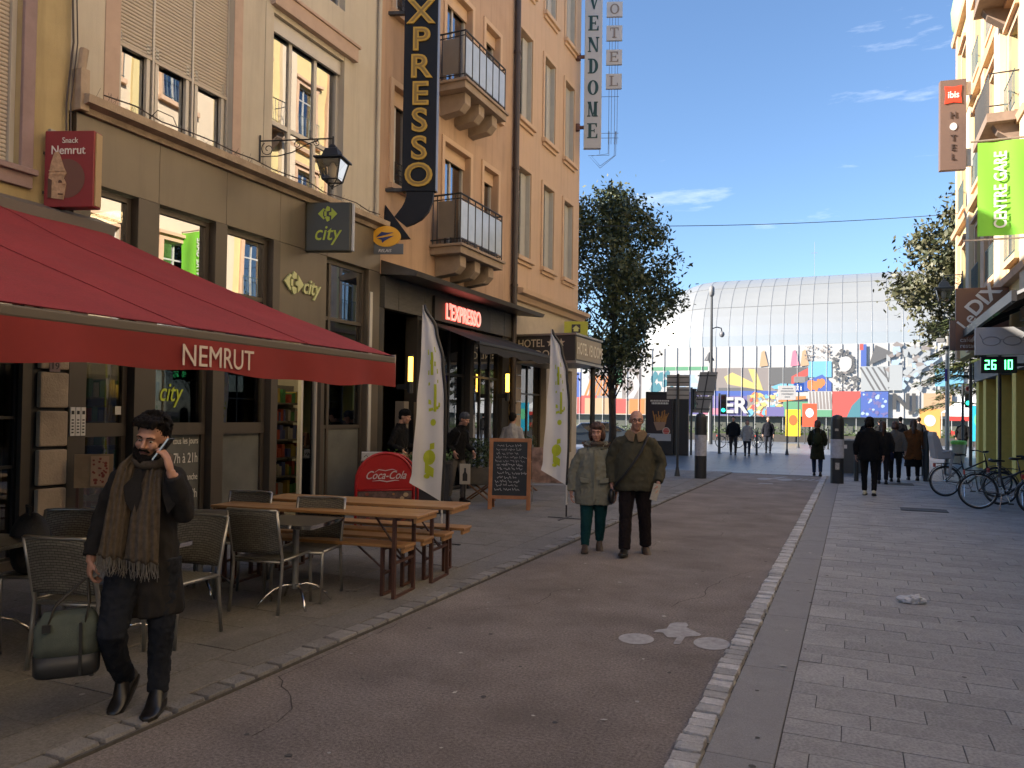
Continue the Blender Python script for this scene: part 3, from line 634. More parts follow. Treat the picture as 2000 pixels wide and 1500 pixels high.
for a0, a1 in [(11.86, 12.06), (13.25, 13.45), (15.6, 15.78), (17.35, 17.75)]: mb = MB(); pbox(mb, W, a0, a1, 0.03, 3.68, -.25, 0.02); mb.build('pier', mat('black_pier', (.03, .028, .026), .6), tC)
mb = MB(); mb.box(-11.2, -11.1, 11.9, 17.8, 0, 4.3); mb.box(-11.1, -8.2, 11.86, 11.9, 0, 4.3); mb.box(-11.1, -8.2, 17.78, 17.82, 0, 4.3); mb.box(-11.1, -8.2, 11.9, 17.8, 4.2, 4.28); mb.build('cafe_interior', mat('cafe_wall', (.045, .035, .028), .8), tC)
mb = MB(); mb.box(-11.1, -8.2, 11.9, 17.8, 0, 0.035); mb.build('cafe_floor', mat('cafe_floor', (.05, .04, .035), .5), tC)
window(tC, W, 13.46, 15.59, 0.06, 3.6, 3, [2.6], fw=.05, fm=M_black, gm=G_low, d=-.15, name='shop_window')
window(tC, W, 15.79, 17.34, 0.06, 3.6, 3, [2.6], fw=.05, fm=M_black, gm=G_shop, d=-.1, name='shop_window')
for a in (12.35, 13.02):
    mb = MB(); pbox(mb, W, a, a + .17, 0.04, 1.95, .10, .30); mb.build('menu_pillar', mat('taupe_pillar', (.17, .14, .105), .6), tC, bevel=.006)
# ---- building D, the hotel
tD = thing('hotel_building', 'bright orange four storey hotel with pale shutters and stone cornice at the corner', 'building', (-8, 20.5, 0))
rowsD = [(5.88, 8.22), (9.50, 11.86), (13.10, 15.0)]; colsD = [(18.17, 19.02), (19.92, 20.76), (21.60, 22.42)]
hD = [(a0, a1, b0, b1) for (b0, b1) in rowsD for (a0, a1) in colsD]
mb = MB(); wall_grid(mb, W, 17.9, 23.05, 4.95, 15.6, hD); mb.box(-46, -8.6, 17.9, 23.05, 4.95, 15.6); mb.build('wall', M_orange2, tD)
mb = MB(); mb.hexa([(-46, 17.9, 15.6), (-15, 17.9, 15.6), (-15, 23.05, 15.6), (-46, 23.05, 15.6), (-46, 18.6, 19.5), (-17, 18.6, 19.5), (-17, 22.6, 19.5), (-46, 22.6, 19.5)]); mb.build('roof', mat('shade_roof_slate', (.09, .085, .085), .7), tD)  # unseen roof block, added with the deep wall to shade tree and plaza
for (a0, a1, b0, b1) in hD:
    s = MB(); f = .10
    pbox(s, W, a0 - f, a0, b0, b1 + f, 0, .04); pbox(s, W, a1, a1 + f, b0, b1 + f, 0, .04); pbox(s, W, a0, a1, b1, b1 + f, 0, .04); pbox(s, W, a0 - f - .04, a1 + f + .04, b0 - .11, b0, 0, .13); pbox(s, W, a0 - f, a1 + f, b0 - .2, b0 - .11, 0, .06)
    s.build('window_surround', M_surr, tD, bevel=.006)
    w_ = window(tD, W, a0, a1, b0, b1, 2, [b1 - .5], fm=M_alu, gm=G_up, d=-.24, fw=.05)
    p = MB(); pbox(p, W, a1 - .34, a1 - .03, b0 + .03, b1 - .03, -.16, -.12); pbox(p, W, a1 - .035, a1 - .002, b0 + .02, b1 - .03, -.2, -.0); p.build('shutter', M_shutwood, tD)
    p = MB(); pbox(p, W, a0 + .002, a0 + .035, b0 + .02, b1 - .03, -.2, -.0); p.build('shutter', M_shutwood, tD)
mb = MB(); mb.prism([(0, 4.68), (.10, 4.70), (.16, 4.82), (.30, 4.86), (.32, 4.97), (0, 5.02)], lambda p, q, s_: (-8 + p, s_, q), 17.92, 23.35); mb.build('cornice', M_surr, tD)
mb = MB(); wall_grid(mb, W, 17.9, 23.05, .03, 4.94, [(18.3, 20.4, .1, 3.2), (21.0, 22.6, .6, 3.1)], .3); mb.box(-46, -9.6, 17.9, 23.05, 0, 4.94); mb.build('ground_floor_wall', mat('beige_plaster', (.52, .45, .35), .85, var=.08, stain=.25), tD)
window(tD, W, 18.5, 20.4, .1, 3.2, 2, [2.3], fm=M_bronzed, gm=G_low, d=-.2, name='entrance_door'); window(tD, W, 21.0, 22.6, .6, 3.1, 2, fm=M_bronzed, gm=G_shop, d=-.15)
for i in range(9):
    for k in range(1 + i % 2):
        p = MB(); a = 17.93 + .28 * k; pbox(p, W, a, a + (.555 if i % 2 == 0 else .275), .05 + i * .34, .05 + i * .34 + .325, 0.0, .05); p.build('stone_block', M_stone, tD, bevel=.01)
# hotel canopy
tK = thing('hotel_canopy', 'dark entrance canopy with gold hotel lettering at the orange hotel', 'canopy', (-7.2, 19.2, 3.2))
KZ = -.18
mb = MB(); mb.T = Matrix.Translation((0, 0, KZ)); mb.box(-7.99, -6.32, 18.05, 20.2, 3.28, 3.92); mb.build('canopy_box', mat('canopy_black', (.035, .033, .03), .45), tK, bevel=.01)
mb = MB(); mb.T = Matrix.Translation((0, 0, KZ)); mb.box(-7.99, -6.28, 18.01, 20.24, 3.22, 3.28); mb.box(-7.99, -6.28, 18.01, 20.24, 3.92, 3.97); mb.build('trim', mat('canopy_trim', (.3, .28, .24), .4, .5), tK)
M_gold = mat('pale_gold_letter', (.62, .54, .38), .45, .2)
fk = frame((-7.99, 18.045, 3.28 + KZ), 0)
text('side_letters', 'HOTEL', fk, .12, .36, .19, M_gold, tK, sx=.85, bold=.005); text('side_letters', 'VENDOME', fk, .12, .08, .19, M_gold, tK, sx=.92, bold=.005)
mb = MB()
for c_ in (1.02, 1.30):
    mb.prism([(c_ + (.11 if i % 2 == 0 else .045) * math.cos(R(90 + 36 * i)), .455 + (.11 if i % 2 == 0 else .045) * math.sin(R(90 + 36 * i))) for i in range(10)], fk, .004, .01)
mb.build('star', M_gold, tK, fix=False)
mb = MB(); mb.T = Matrix.Translation((0, 0, KZ)); mb.box(-6.319, -6.30, 18.1, 20.15, 3.32, 3.88); mb.build('front_board', mat('gold_board', (.30, .25, .17), .5, .1), tK)
text('front_letters', 'HOTEL VENDOME', FX(-6.30), 18.14, 3.46 + KZ, .29, mat('ivory_letter', (.72, .67, .55), .5), tK, sx=.62, bold=.012)
mb = MB(); mb.cyl((-6.5, 20.05, .03), (-6.5, 20.05, 3.04), .07, 12); mb.build('post', M_black, tK)
# ---- unseen rest of the row behind the camera, added to keep the street in shade
tE = thing('shade_row_house', 'long unseen terrace of houses behind the camera, added to shade the street', 'building', (-8, -20, 0))
hE = [(-40 + i * 2.6, -38.8 + i * 2.6, b, b + 1.8) for i in range(14) for b in (4.6, 7.8)]
mb = MB(); wall_grid(mb, W, -45, -3.01, 0, 11.8, hE); mb.box(-30, -9, -45, -3.01, 0, 11.8); mb.build('wall', M_cream, tE)
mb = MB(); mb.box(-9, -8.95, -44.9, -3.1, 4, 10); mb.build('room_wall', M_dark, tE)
for h in hE: window(tE, W, *h, 2, fm=M_alu, gm=G_up)
# ================================================================== right side of the street
M_yel = mat('yellow_stucco', (0.64, 0.51, 0.24), 0.9, var=0.06, vscale=1.2, bump=0.2, bscale=80, stain=0.2, stscale=.8)
M_crm = mat('pale_cream_stucco', (0.63, 0.51, 0.36), 0.9, var=0.05, vscale=1.2, bump=0.2, bscale=80)
M_peach = mat('peach_stone', (0.58, 0.38, 0.24), 0.85, var=0.12, vscale=3, bump=0.3, bscale=60, stain=.25)
M_copper = mat('green_copper', (0.24, 0.36, 0.20), 0.6, var=0.2, vscale=3, stain=.4, stscale=3)
M_grey = mat('grey_render', (0.16, 0.15, 0.145), 0.7, var=.12)
WR = FR(3.5)
def right_house(root, y0, y1, h, wm, bays, floors, ground, pil=True):
    holes = [(a - .55, a + .55, b, b + 2.15) for a in bays for b in floors]
    mb = MB(); wall_grid(mb, WR, y0, y1, 3.95, h, holes); mb.box(4.6, 20, y0, y1, 3.95, h); mb.build('wall', wm, root)
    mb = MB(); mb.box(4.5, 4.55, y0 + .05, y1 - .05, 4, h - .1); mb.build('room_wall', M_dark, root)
    for (a0, a1, b0, b1) in holes:
        s = MB(); f = .16
        pbox(s, WR, a0 - f, a0, b0, b1 + f, 0, .06); pbox(s, WR, a1, a1 + f, b0, b1 + f, 0, .06); pbox(s, WR, a0, a1, b1, b1 + f, 0, .06); pbox(s, WR, a0 - f - .08, a1 + f + .08, b1 + f, b1 + f + .10, 0, .16); pbox(s, WR, a0 - f - .06, a1 + f + .06, b0 - .14, b0, 0, .16)
        s.build('window_surround', M_peach, root)
        window(root, WR, a0, a1, b0, b1, 2, [b1 - .55], fm=M_alu, gm=G_up, d=-.18)
        r_ = MB()
        for k in range(9): r_.tube([(3.36, a0 - .1 + 1.3 * k / 8, b0), (3.36, a0 - .1 + 1.3 * k / 8, b0 + .85)], .009, 4)
        for z in (.06, .85): r_.tube([(3.36, a0 - .12, b0 + z), (3.36, a1 + .12, b0 + z)], .014, 5)
        r_.build('window_railing', mat('teal_iron', (.06, .10, .10), .5), root)
    return holes
tR1 = thing('cream_house', 'tall cream and peach house across the street with iron window railings', 'building', (3.5, 5, 0))
right_house(tR1, -30, 19.4, 15.5, M_crm, [-28 + 2.7 * i for i in range(18)], [4.9, 8.2, 11.5], None)
for i in range(9):
    yy = -26.65 + 5.4 * i
    mb = MB(); pbox(mb, WR, yy - .35, yy + .35, 3.97, 15.5, 0.0, .09); mb.build('pilaster', M_yel, tR1)
mb = MB(); wall_grid(mb, WR, -30, 19.4, .02, 3.94, [(-28 + i * 4, -25 + i * 4, .1, 3.2) for i in range(11)] + [(16.2, 19.0, .1, 3.2)]); mb.box(5.4, 20, -30, 19.4, 0, 3.94); mb.build('ground_floor_wall', M_grey, tR1)
for i in range(11): window(tR1, WR, -28 + i * 4, -25 + i * 4, .1, 3.2, 2, fm=M_bronzed, gm=G_low, d=-.15, name='shop_window')
window(tR1, WR, 16.2, 19.0, .1, 3.2, 2, fm=M_bronzed, gm=G_low, d=-.15, name='shop_window')
mb = MB(); mb.prism([(0, 3.95), (.2, 3.97), (.25, 4.15), (0, 4.2)], lambda p, q, s_: (3.5 - p, s_, q), -30, 19.4); mb.build('string_course', M_peach, tR1)
tR2 = thing('yellow_corner_house', 'sunlit yellow corner house with cream pilasters and small green copper roof', 'building', (3.5, 26, 0))
right_house(tR2, 19.42, 32.7, 16.2, M_yel, [21.3, 24.2, 27.0, 30.3], [5.6, 9.0, 12.4], None)
for a0, a1, m_, pr_ in [(19.5, 20.2, M_crm, .12), (22.55, 23.35, M_crm, .16), (25.35, 25.95, M_peach, .12), (28.3, 29.0, M_crm, .14), (31.7, 32.2, M_peach, .10)]:
    mb = MB(); pbox(mb, WR, a0, a1, 3.97, 16.0, 0, pr_); mb.build('pilaster', m_, tR2, bevel=.01)
for z in (5.05, 8.45, 11.85, 15.7):
    mb = MB(); mb.prism([(0, z), (.16, z + .02), (.2, z + .16), (0, z + .2)], lambda p, q, s_: (3.5 - p, s_, q), 19.45, 32.8); mb.build('string_course', M_peach, tR2)
for yy, z in ((21.3, 8.75), (21.3, 12.15)):
    mb = MB(); mb.box(2.75, 3.5, yy - 1.1, yy + 1.1, z - .22, z - .02); mb.prism([(0, z - .22), (.6, z - .22), (.5, z - .4), (0, z - .8)], lambda p, q, s_: (3.5 - p, s_, q), yy - .9, yy - .6); mb.prism([(0, z - .22), (.6, z - .22), (.5, z - .4), (0, z - .8)], lambda p, q, s_: (3.5 - p, s_, q), yy + .6, yy + .9)
    b_ = mb.build('balcony', mat('dark_sandstone', (.24, .17, .125), .9, var=.15, stain=.4), tR2)
    r_ = MB()
    for k in range(15): r_.tube([(2.8, yy - 1.05 + .15 * k, z), (2.8, yy - 1.05 + .15 * k, z + .9)], .01, 4)
    r_.tube([(3.5, yy - 1.05, z + .9), (2.8, yy - 1.05, z + .9), (2.8, yy + 1.05, z + .9), (3.5, yy + 1.05, z + .9)], .018, 6); r_.build('railing', M_black, b_)
mb = MB(); mb.lathe([(.30, 15.9), (.48, 16.2), (.52, 16.8), (.38, 17.6), (.16, 18.3), (.05, 19.2)], (3.75, 32.2, 0), 14); mb.lathe([(.22, 15.4), (.45, 15.95)], (3.75, 32.2, 0), 14); mb.build('turret_roof', M_copper, tR2, smooth=True)
# recessed ground floor with yellow piers
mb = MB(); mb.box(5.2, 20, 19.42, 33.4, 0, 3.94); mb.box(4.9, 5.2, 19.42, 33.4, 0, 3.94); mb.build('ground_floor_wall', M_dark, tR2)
for i, yy in enumerate((20.6, 23.3, 26.0, 28.7, 31.4, 33.1)):
    mb = MB(); mb.box(4.22, 4.85, yy - .3, yy + .3, .02, 3.2); mb.build('pier', mat('yellow_pier', (.74, .58, .14), .8, var=.08), tR2, bevel=.01)
mb = MB(); mb.box(4.15, 4.9, 19.42, 33.4, 3.2, 3.94); mb.build('lintel', mat('grey_lintel', (.22, .21, .2), .7, var=.1), tR2)
mb = MB(); mb.cyl((4.05, 33.45, .03), (4.05, 33.45, 3.9), .06, 10); mb.build('downpipe', M_pipe, tR2)
mb = MB(); mb.cyl((4.08, 27.4, .03), (4.08, 27.4, 3.9), .05, 10); mb.build('downpipe', M_pipe, tR2)
for yy in (22.0, 24.7, 27.4, 30.1): window(tR2, FR(4.9), yy - .95, yy + .95, .1, 3.1, 2, [2.2], fm=M_bronzed, gm=G_low, d=.05, name='shop_window')
# glass shop canopy near the right edge
tGC = thing('shop_canopy', 'dark framed glass shop canopy at the right edge under the green banner', 'canopy', (3.0, 19.0, 4))
mb = MB(); mb.hexa([(3.45, 15.5, 4.35), (2.55, 15.5, 3.9), (2.55, 21.8, 3.9), (3.45, 21.8, 4.35), (3.45, 15.5, 4.41), (2.55, 15.5, 3.96), (2.55, 21.8, 3.96), (3.45, 21.8, 4.41)]); mb.build('glass_sheet', mat('grey_glass_sheet', (.30, .32, .34), .2, var=.05), tGC)
mb = MB(); mb.box(2.48, 2.56, 15.5, 21.9, 3.8, 3.99)
for yy in (15.6, 17.6, 19.6, 21.8): mb.hexa([(3.45, yy, 4.2), (2.5, yy, 3.78), (2.5, yy + .06, 3.78), (3.45, yy + .06, 4.2), (3.45, yy, 4.34), (2.5, yy, 3.89), (2.5, yy + .06, 3.89), (3.45, yy + .06, 4.34)])
mb.build('frame', M_black, tGC)

# ================================================================== the station hall across the plaza
M_canopy = mat('canopy_glass', (0.56, 0.56, 0.515), 0.30, metal=0.62, var=0.05, vscale=.25)
M_rib = mat('pale_rib', (0.62, 0.62, 0.6), 0.5, metal=.2)
tS = thing('station_hall', 'long curved silver glass station hall with a colourful mural below', 'building', (-5, 92, 0))
SX0, PW = -49.0, 1.45; NCOL = 62
prof = []
for i in range(13):
    t = R(7.5 * i); prof.append((100 - 12 * math.cos(t), 9.7 + 9.15 * math.sin(t)))
rowsS = [(0, 4), (4, 7), (7, 10), (10, 12)]
CX0, CL = -15.5, 9.0       # the hall rounds off towards its left end
def SP(x, y_, z_):
    s = math.sqrt(max(0.0, 1 - ((CX0 - x) / CL) ** 2)) if x < CX0 else 1.0
    return (x, 100 + (y_ - 100) * (.55 + .45 * s), 9.7 + (z_ - 9.7) * s)
for (i0, i1) in rowsS:
    mb = MB(); pts = prof[i0:i1 + 1]
    for k in range(len(pts) - 1):
        (ya, za), (yb, zb) = pts[k], pts[k + 1]
        mb.faces([(0.004, ya, za), (PW - .004, ya, za), (PW - .004, yb, zb), (0.004, yb, zb)], [(0, 1, 2, 3)])
    C0 = 24; o0 = mb.build('glass_panel', M_canopy, tS, smooth=True, fix=False); o0.location.x = SX0 + C0 * PW
    for c in range(18, C0):
        m_ = MB(); xa, xb = SX0 + c * PW + .004, SX0 + (c + 1) * PW - .004
        for (ya, za), (yb, zb) in zip(pts, pts[1:]): m_.faces([SP(xa, ya, za), SP(xb, ya, za), SP(xb, yb, zb), SP(xa, yb, zb)], [(0, 1, 2, 3)])
        m_.build('glass_panel', M_canopy, tS, smooth=True, fix=False)
    for c in range(C0 + 1, NCOL):
        o = o0.copy(); COL.objects.link(o); o.location.x = SX0 + c * PW
SX1 = SX0 + 24 * PW
mb = MB(); mb.ring_loft([[(SX1, y_ + .35, z_ - .25) for (y_, z_) in prof] + [(SX1, 112, 17.9), (SX1, 112, 9)], [(SX0 + NCOL * PW, y_ + .35, z_ - .25) for (y_, z_) in prof] + [(SX0 + NCOL * PW, 112, 17.9), (SX0 + NCOL * PW, 112, 9)]]); mb.build('roof_shell', mat('roof_shell_grey', (.3, .3, .29), .6), tS)
mb = MB()
for c in range(18, NCOL + 1):
    x = SX0 + c * PW; mb.tube([SP(x, y_ - .03, z_ + .02) for y_, z_ in prof], .016, 4)
for i in (4, 7, 10): mb.tube([SP(SX0 + c * PW, prof[i][0] - .03, prof[i][1] + .02) for c in range(18, NCOL + 1)], .018, 4)
tag(mb.build('glazing_bars', mat('dark_bar', (.34, .34, .33), .5, .4), tS, fix=False), kind='stuff')
o0 = None
for c in range(NCOL + 1):
    if o0 is None:
        mb = MB(); mb.box(-.018, .018, 87.88, 87.94, 0, 9.75); o0 = mb.build('mullion', M_rib, tS); o0.location.x = SX0
    else:
        o = o0.copy(); COL.objects.link(o); o.location.x = SX0 + c * PW
mb = MB(); mb.box(SX0, SX0 + NCOL * PW, 88.0, 88.3, 1.95, 9.7); mb.build('lower_front', mat('front_white', (.46, .455, .44), .35), tS)
mb = MB(); mb.box(SX0, SX0 + NCOL * PW, 88.6, 89.0, 0, 1.95); mb.build('entrance_glass', mat('entrance_dark', (.10, .105, .09), .2), tS)
# printed mural, flat shapes on the front, colours paled with painted-in haze
MC = {n: mat('print_' + n, tuple(.80 * q + .055 for q in c), .35) for n, c in dict(white=(.46, .455, .44), grey=(0.218, 0.187, 0.172), dgrey=(0.078, 0.078, 0.078), teal=(0.023, 0.172, 0.218), green=(0.078, 0.281, 0.140), red=(0.484, 0.047, 0.031), orange=(0.585, 0.172, 0.023), yellow=(0.585, 0.452, 0.125), blue=(0.023, 0.078, 0.351), sky=(0.125, 0.390, 0.562), lblue=(0.328, 0.437, 0.546), purple=(0.109, 0.094, 0.281), pink=(0.546, 0.156, 0.234), black=(0.023, 0.023, 0.023), mgrey=(0.328, 0.351, 0.359), tan=(0.468, 0.296, 0.156)).items()}
names = list(MC); mb = MB(); FM = lambda a, b, d=0: (a, 88.0 - d, b)
lay = [0]
def mp_(c, pts):
    lay[0] += 1; mb.cur = names.index(c); mb.poly([FM(a, b, .004 + .0006 * lay[0]) for a, b in pts])
def rect(c, a0, a1, b0, b1): mp_(c, [(a0, b0), (a1, b0), (a1, b1), (a0, b1)])
def blob(c, a, b, r, n=9, j=.3, ry=None):
    mp_(c, [(a + r * (1 + random.uniform(-j, j)) * math.cos(6.283 * i / n), b + (ry or r) * (1 + random.uniform(-j, j)) * math.sin(6.283 * i / n)) for i in range(n)])
rs_ = random.getstate(); random.seed(31)
rect('white', SX0, SX0 + NCOL * PW, 1.97, 9.68)
rect('grey', -29, -26.5, 3.2, 8); rect('red', -30.5, -28, 2, 4.2); rect('blue', -31.5, -30, 4, 7); rect('tan', -29.5, -21.8, 2, 3.9)
for i in range(8): mp_('orange', [(-29.6 + i * .5, 4.2), (-29.3 + i * .5, 4.2), (-28.4 + i * .5, 6.6), (-28.7 + i * .5, 6.6)])
rect('green', -26, -23.5, 5.6, 7.4); rect('grey', -24.9, -22.6, 3.6, 7.4); mp_('white', [(-24.4, 7.0), (-23.4, 6.9), (-22.7, 5.4), (-23.5, 3.9), (-24.5, 3.8), (-23.5, 4.9), (-23.6, 5.9), (-24.6, 6.2)])
rect('red', -26.2, -24.4, 2.1, 3.8); rect('orange', -24, -22.2, 2.1, 3.8)
for i in range(14): blob('teal', random.uniform(-21.3, -18.9), random.uniform(4.7, 7.0), .32, 8, .3, .48)
rect('green', -21.4, -15, 7.1, 7.5); rect('lblue', -18.6, -15.6, 4.7, 6.6)
for i in range(12): blob('white', random.uniform(-18.5, -15.7), random.uniform(4.8, 6.6), .22)
rect('purple', -18, -14.5, 2.1, 4.6); rect('grey', -14.6, -7.4, 4.7, 7.3); rect('dgrey', -13.8, -9, 4.6, 5.1); rect('blue', -14.5, -7.6, 4.15, 4.75)
mp_('yellow', [(-13.2, 6.3), (-12.3, 6.8), (-11.5, 6.4), (-10.0, 5.6), (-10.6, 7.2), (-9.8, 7.1), (-9.0, 4.8), (-11.2, 5.2), (-12.8, 5.5)])
rect('purple', -14.5, -10.7, 2.0, 4.2); rect('pink', -15.5, -13.6, 2.1, 2.8); rect('grey', -10.7, -6.9, 2.0, 4.3)
for i in range(70): blob(random.choice(['orange', 'yellow', 'sky', 'white', 'red', 'yellow', 'white', 'grey']), random.uniform(-10.4, -7.2), random.uniform(2.2, 4.4), random.uniform(.16, .36), 7, .55)
rect('dgrey', -8.4, -4.4, 5.4, 7.3); mp_('red', [(-6.1, 6.3), (-4.1, 7.4), (-4.3, 6.5), (-6.1, 5.4)]); rect('blue', -7.2, -2.1, 4.72, 5.5); mp_('sky', [(-8.2, 5.2), (-7.2, 5.55), (-6, 5.5), (-5.4, 5.2), (-6.5, 4.95), (-7.8, 4.95)])
rect('sky', -4.4, -2.1, 6.2, 7.9); mp_('blue', [(-5.4, 5.4), (-4.4, 5.9), (-3, 6.5), (-2.1, 5.6), (-2.1, 4.72), (-5.4, 4.72)])
for i in range(16): blob('orange', random.uniform(-4.5, -2.8), random.uniform(5.1, 5.75), .3, 8, .4)
mp_('orange', [(-3.9, 5.2), (-3.3, 5.2), (-3.6, 4.5)])
for c_, a in (('tan', -9.4), ('pink', -6.2), ('tan', -5.2)): mp_(c_, [(a, 7.4), (a + .9, 7.5), (a + .5, 9.2), (a + .2, 9.0)])
for i in range(60): blob('grey', random.uniform(-5.0, -2.2), random.uniform(8.0, 9.5), random.uniform(.03, .12), 5, .8)
for i in range(80):
    a = random.uniform(0, 6.28); blob('dgrey', -.9 + 1.0 * math.cos(a) * random.uniform(.7, 1.1), 7.6 + 1.3 * math.sin(a) * random.uniform(.7, 1.1), random.uniform(.05, .2), 6, .7)
blob('white', -.75, 7.6, .62, 12, .12, .85); rect('grey', -.95, -.55, 6.55, 6.75)
for i in range(30): blob('dgrey', random.uniform(-1.9, .4), random.uniform(4.9, 6.3), random.uniform(.05, .2), 6, .7)
rect('blue', .72, 1.25, 7.3, 9.6); rect('red', .6, .95, 9.0, 9.65); rect('mgrey', .75, 3.4, 4.75, 7.3)
for i in range(7):
    a = .6 + i * .55; mp_('dgrey', [(a, 7.2), (a + .2, 7.2), (a + 1.5, 4.8), (a + 1.3, 4.8)] if a < 2 else [(a, 7.2), (a + .2, 7.2), (3.3, 7.0 - i * .3), (3.3, 6.7 - i * .3)])
for i in range(9): mp_('dgrey', [(1.5 + i * .2, 7.5 + i * .1), (1.65 + i * .2, 7.4 + i * .1), (2.3 + i * .2, 9.4 - i * .1), (2.1 + i * .2, 9.5 - i * .1)])
for i in range(60): blob(random.choice(['mgrey', 'lblue', 'mgrey', 'grey']), random.uniform(3.2, 7.5), random.uniform(4.9, 9.5), random.uniform(.1, .45), 6, .6)
rect('mgrey', 3.4, 4.6, 4.8, 7.4)
rect('green', -6.9, -4.4, 2.0, 3.6); mp_('orange', [(-7.4, 3.5), (-4.6, 3.9), (-4.6, 4.2), (-7.4, 4.1)]); rect('purple', -8.6, -6.8, 2.0, 3.0)
rect('white', -4.4, -2.05, 2.7, 4.7)
for i in range(7): mp_('grey', [(-4.3 + i * .33, 4.65), (-4.12 + i * .33, 4.65), (-3.95 + i * .33, 2.8), (-4.2 + i * .33, 2.8)])
rect('green', -4.4, -2.05, 2.0, 2.72); rect('red', -2.0, .7, 2.0, 4.7); mp_('teal', [(.7, 4.1), (.7, 2.0), (-.6, 2.0), (-.1, 3.2)])
rect('blue', .72, 3.3, 2.0, 4.68)
for i in range(40): blob(random.choice(['lblue', 'purple', 'purple']), random.uniform(.85, 3.2), random.uniform(2.1, 4.5), random.uniform(.06, .2), 7)
rect('tan', 6.5, 9, 2.2, 4.5); rect('sky', 7.5, 10, 5.2, 7)
mur = mb.build('mural', [MC[n] for n in names], tS, fix=False)
m2 = MB(); text_mb('ER', FM, -13.3, 2.35, 1.65, d=.2, t=.01, bold=.03, mb=m2); m2.build('mural_letters', MC['white'], tS, fix=False)
m2 = MB(); text_mb('NJ', FM, 3.6, 2.9, 1.55, d=.2, t=.01, bold=.03, mb=m2); m2.build('mural_letters', MC['black'], tS, fix=False)
random.setstate(rs_)
# hedge and low wall in front of the station, advertising panels, market tents
M_hedge = mat('hedge_leaf', (.05, .075, .025), .6, var=.4, vscale=6)
def leaf_cloud(n, gen, size, flat=0.0):
    mb_ = MB()
    for i in range(n):
        p = gen(); s = size * random.uniform(.6, 1.3)
        u = Vector((random.gauss(0, 1), random.gauss(0, 1), random.gauss(0, 1) * (1 - flat))).normalized(); v = u.orthogonal().normalized()
        v = (Matrix.Rotation(random.uniform(0, 6.28), 3, u) @ v); p = Vector(p)
        a, b = v * s, u.cross(v) * s * .55
        mb_.faces([p - a, p + b * .9 - a * .1, p + a, p - b * .9 - a * .1], [(0, 1, 2, 3)])
    return mb_
h_ = MB(); h_.box(-44, 44, 60.3, 61.2, 0, .55); hw = h_.build('hedge_wall', mat('dark_stone_wall', (.06, .055, .05), .8, var=.2), None)
tag(hw, 'long low dark stone wall in front of the station hall', 'wall')
h_ = leaf_cloud(7000, lambda: (random.uniform(-44, 44), random.uniform(60.3, 61.3), .55 + abs(random.gauss(0, .3))), .10); h_.box(-44, 44, 60.45, 61.1, .5, .7)
tag(h_.build('hedge', M_hedge, None, fix=False), 'low clipped green hedge along the top of the low station wall', 'hedge', kind='stuff')
def ad_panel(x, y, w, h, z0, cols, label, spots):
    t = thing('advertising_panel', label, 'advertising panel', (x, y, 0), group='bright advertising panels on the plaza')
    p = MB(); p.box(x - w/2, x + w/2, y, y + .12, z0, z0 + h); p.build('panel', mat('ad_' + label[:9], cols, .4), t)
    p = MB(); p.cyl((x - w/3, y + .06, 0), (x - w/3, y + .06, z0), .04, 8); p.cyl((x + w/3, y + .06, 0), (x + w/3, y + .06, z0), .04, 8); p.build('leg', M_iron, t)
    p = MB(); p.prism(circ(0, 0, w * .28, h * .2, 14), lambda a, b, d: (x + a, y - d, z0 + h * .6 + b), .002, .012); p.build('picture', mat('adspot_' + label[:9], spots, .4), t)
ad_panel(-3.9, 58, 1.0, 1.9, .5, (.75, .55, .04), 'yellow advertising panel on the plaza in front of the mural', (.6, .15, .05))
ad_panel(-2.75, 57, .95, 1.6, 1.2, (.68, .10, .05), 'red advertising panel beside the yellow one on the plaza', (.5, .7, .8))
ad_panel(4.6, 57, 1.2, 1.9, .6, (.70, .34, .10), 'orange advertising panel behind the walkers on the plaza', (.8, .7, .6))
ad_panel(7.1, 55, .95, 2.2, .5, (.03, .42, .62), 'cyan blue advertising panel beside the grey lamp post', (.15, .6, .3))
for i, (x, y_) in enumerate(((8.3, 70), (11.5, 71))):
    t = thing('market_tent', ['white peaked market tent with red counter at the right of the station', 'white peaked market tent partly behind the yellow corner house'][i], 'tent', (x, y_, 0), group='white market tents')
    p = MB(); p.faces([(x-1.7, y_-1.7, 2.4), (x+1.7, y_-1.7, 2.4), (x+1.7, y_+1.7, 2.4), (x-1.7, y_+1.7, 2.4), (x, y_, 3.9)], [(0,1,4), (1,2,4), (2,3,4), (3,0,4)]); p.box(x-1.7, x+1.7, y_-1.7, y_-1.68, 2.1, 2.4); p.build('roof', mat('tent_white', (.72, .74, .72), .7), t)
    p = MB()
    for sx in (-1.65, 1.65):
        for sy in (-1.65, 1.65): p.cyl((x + sx, y_ + sy, 0), (x + sx, y_ + sy, 2.4), .04, 6)
    p.build('leg', M_alu, t)
    p = MB(); p.box(x-1.5, x+1.5, y_-1.5, y_-1.2, .02, 1.0); p.box(x - 1.5, x + 1.5, y_ - 1.72, y_ - 1.70, 1.75, 2.1); p.build('counter', mat('tent_red', (.5, .05, .04), .5), t)
# ================================================================== signs, awning and lamps on the facades
SG = R(20)
M_navy = mat('sign_navy', (0.008, 0.010, 0.016), 0.55, spec=.25); M_redsign = mat('dark_red_sign', (0.23, 0.025, 0.028), 0.45, var=.08)
def bx(parent, name, fn, a0, a1, b0, b1, d0, d1, m, bevel=0.0):
    p = MB(); pbox(p, fn, a0, a1, b0, b1, d0, d1); return p.build(name, m, parent, bevel=bevel)
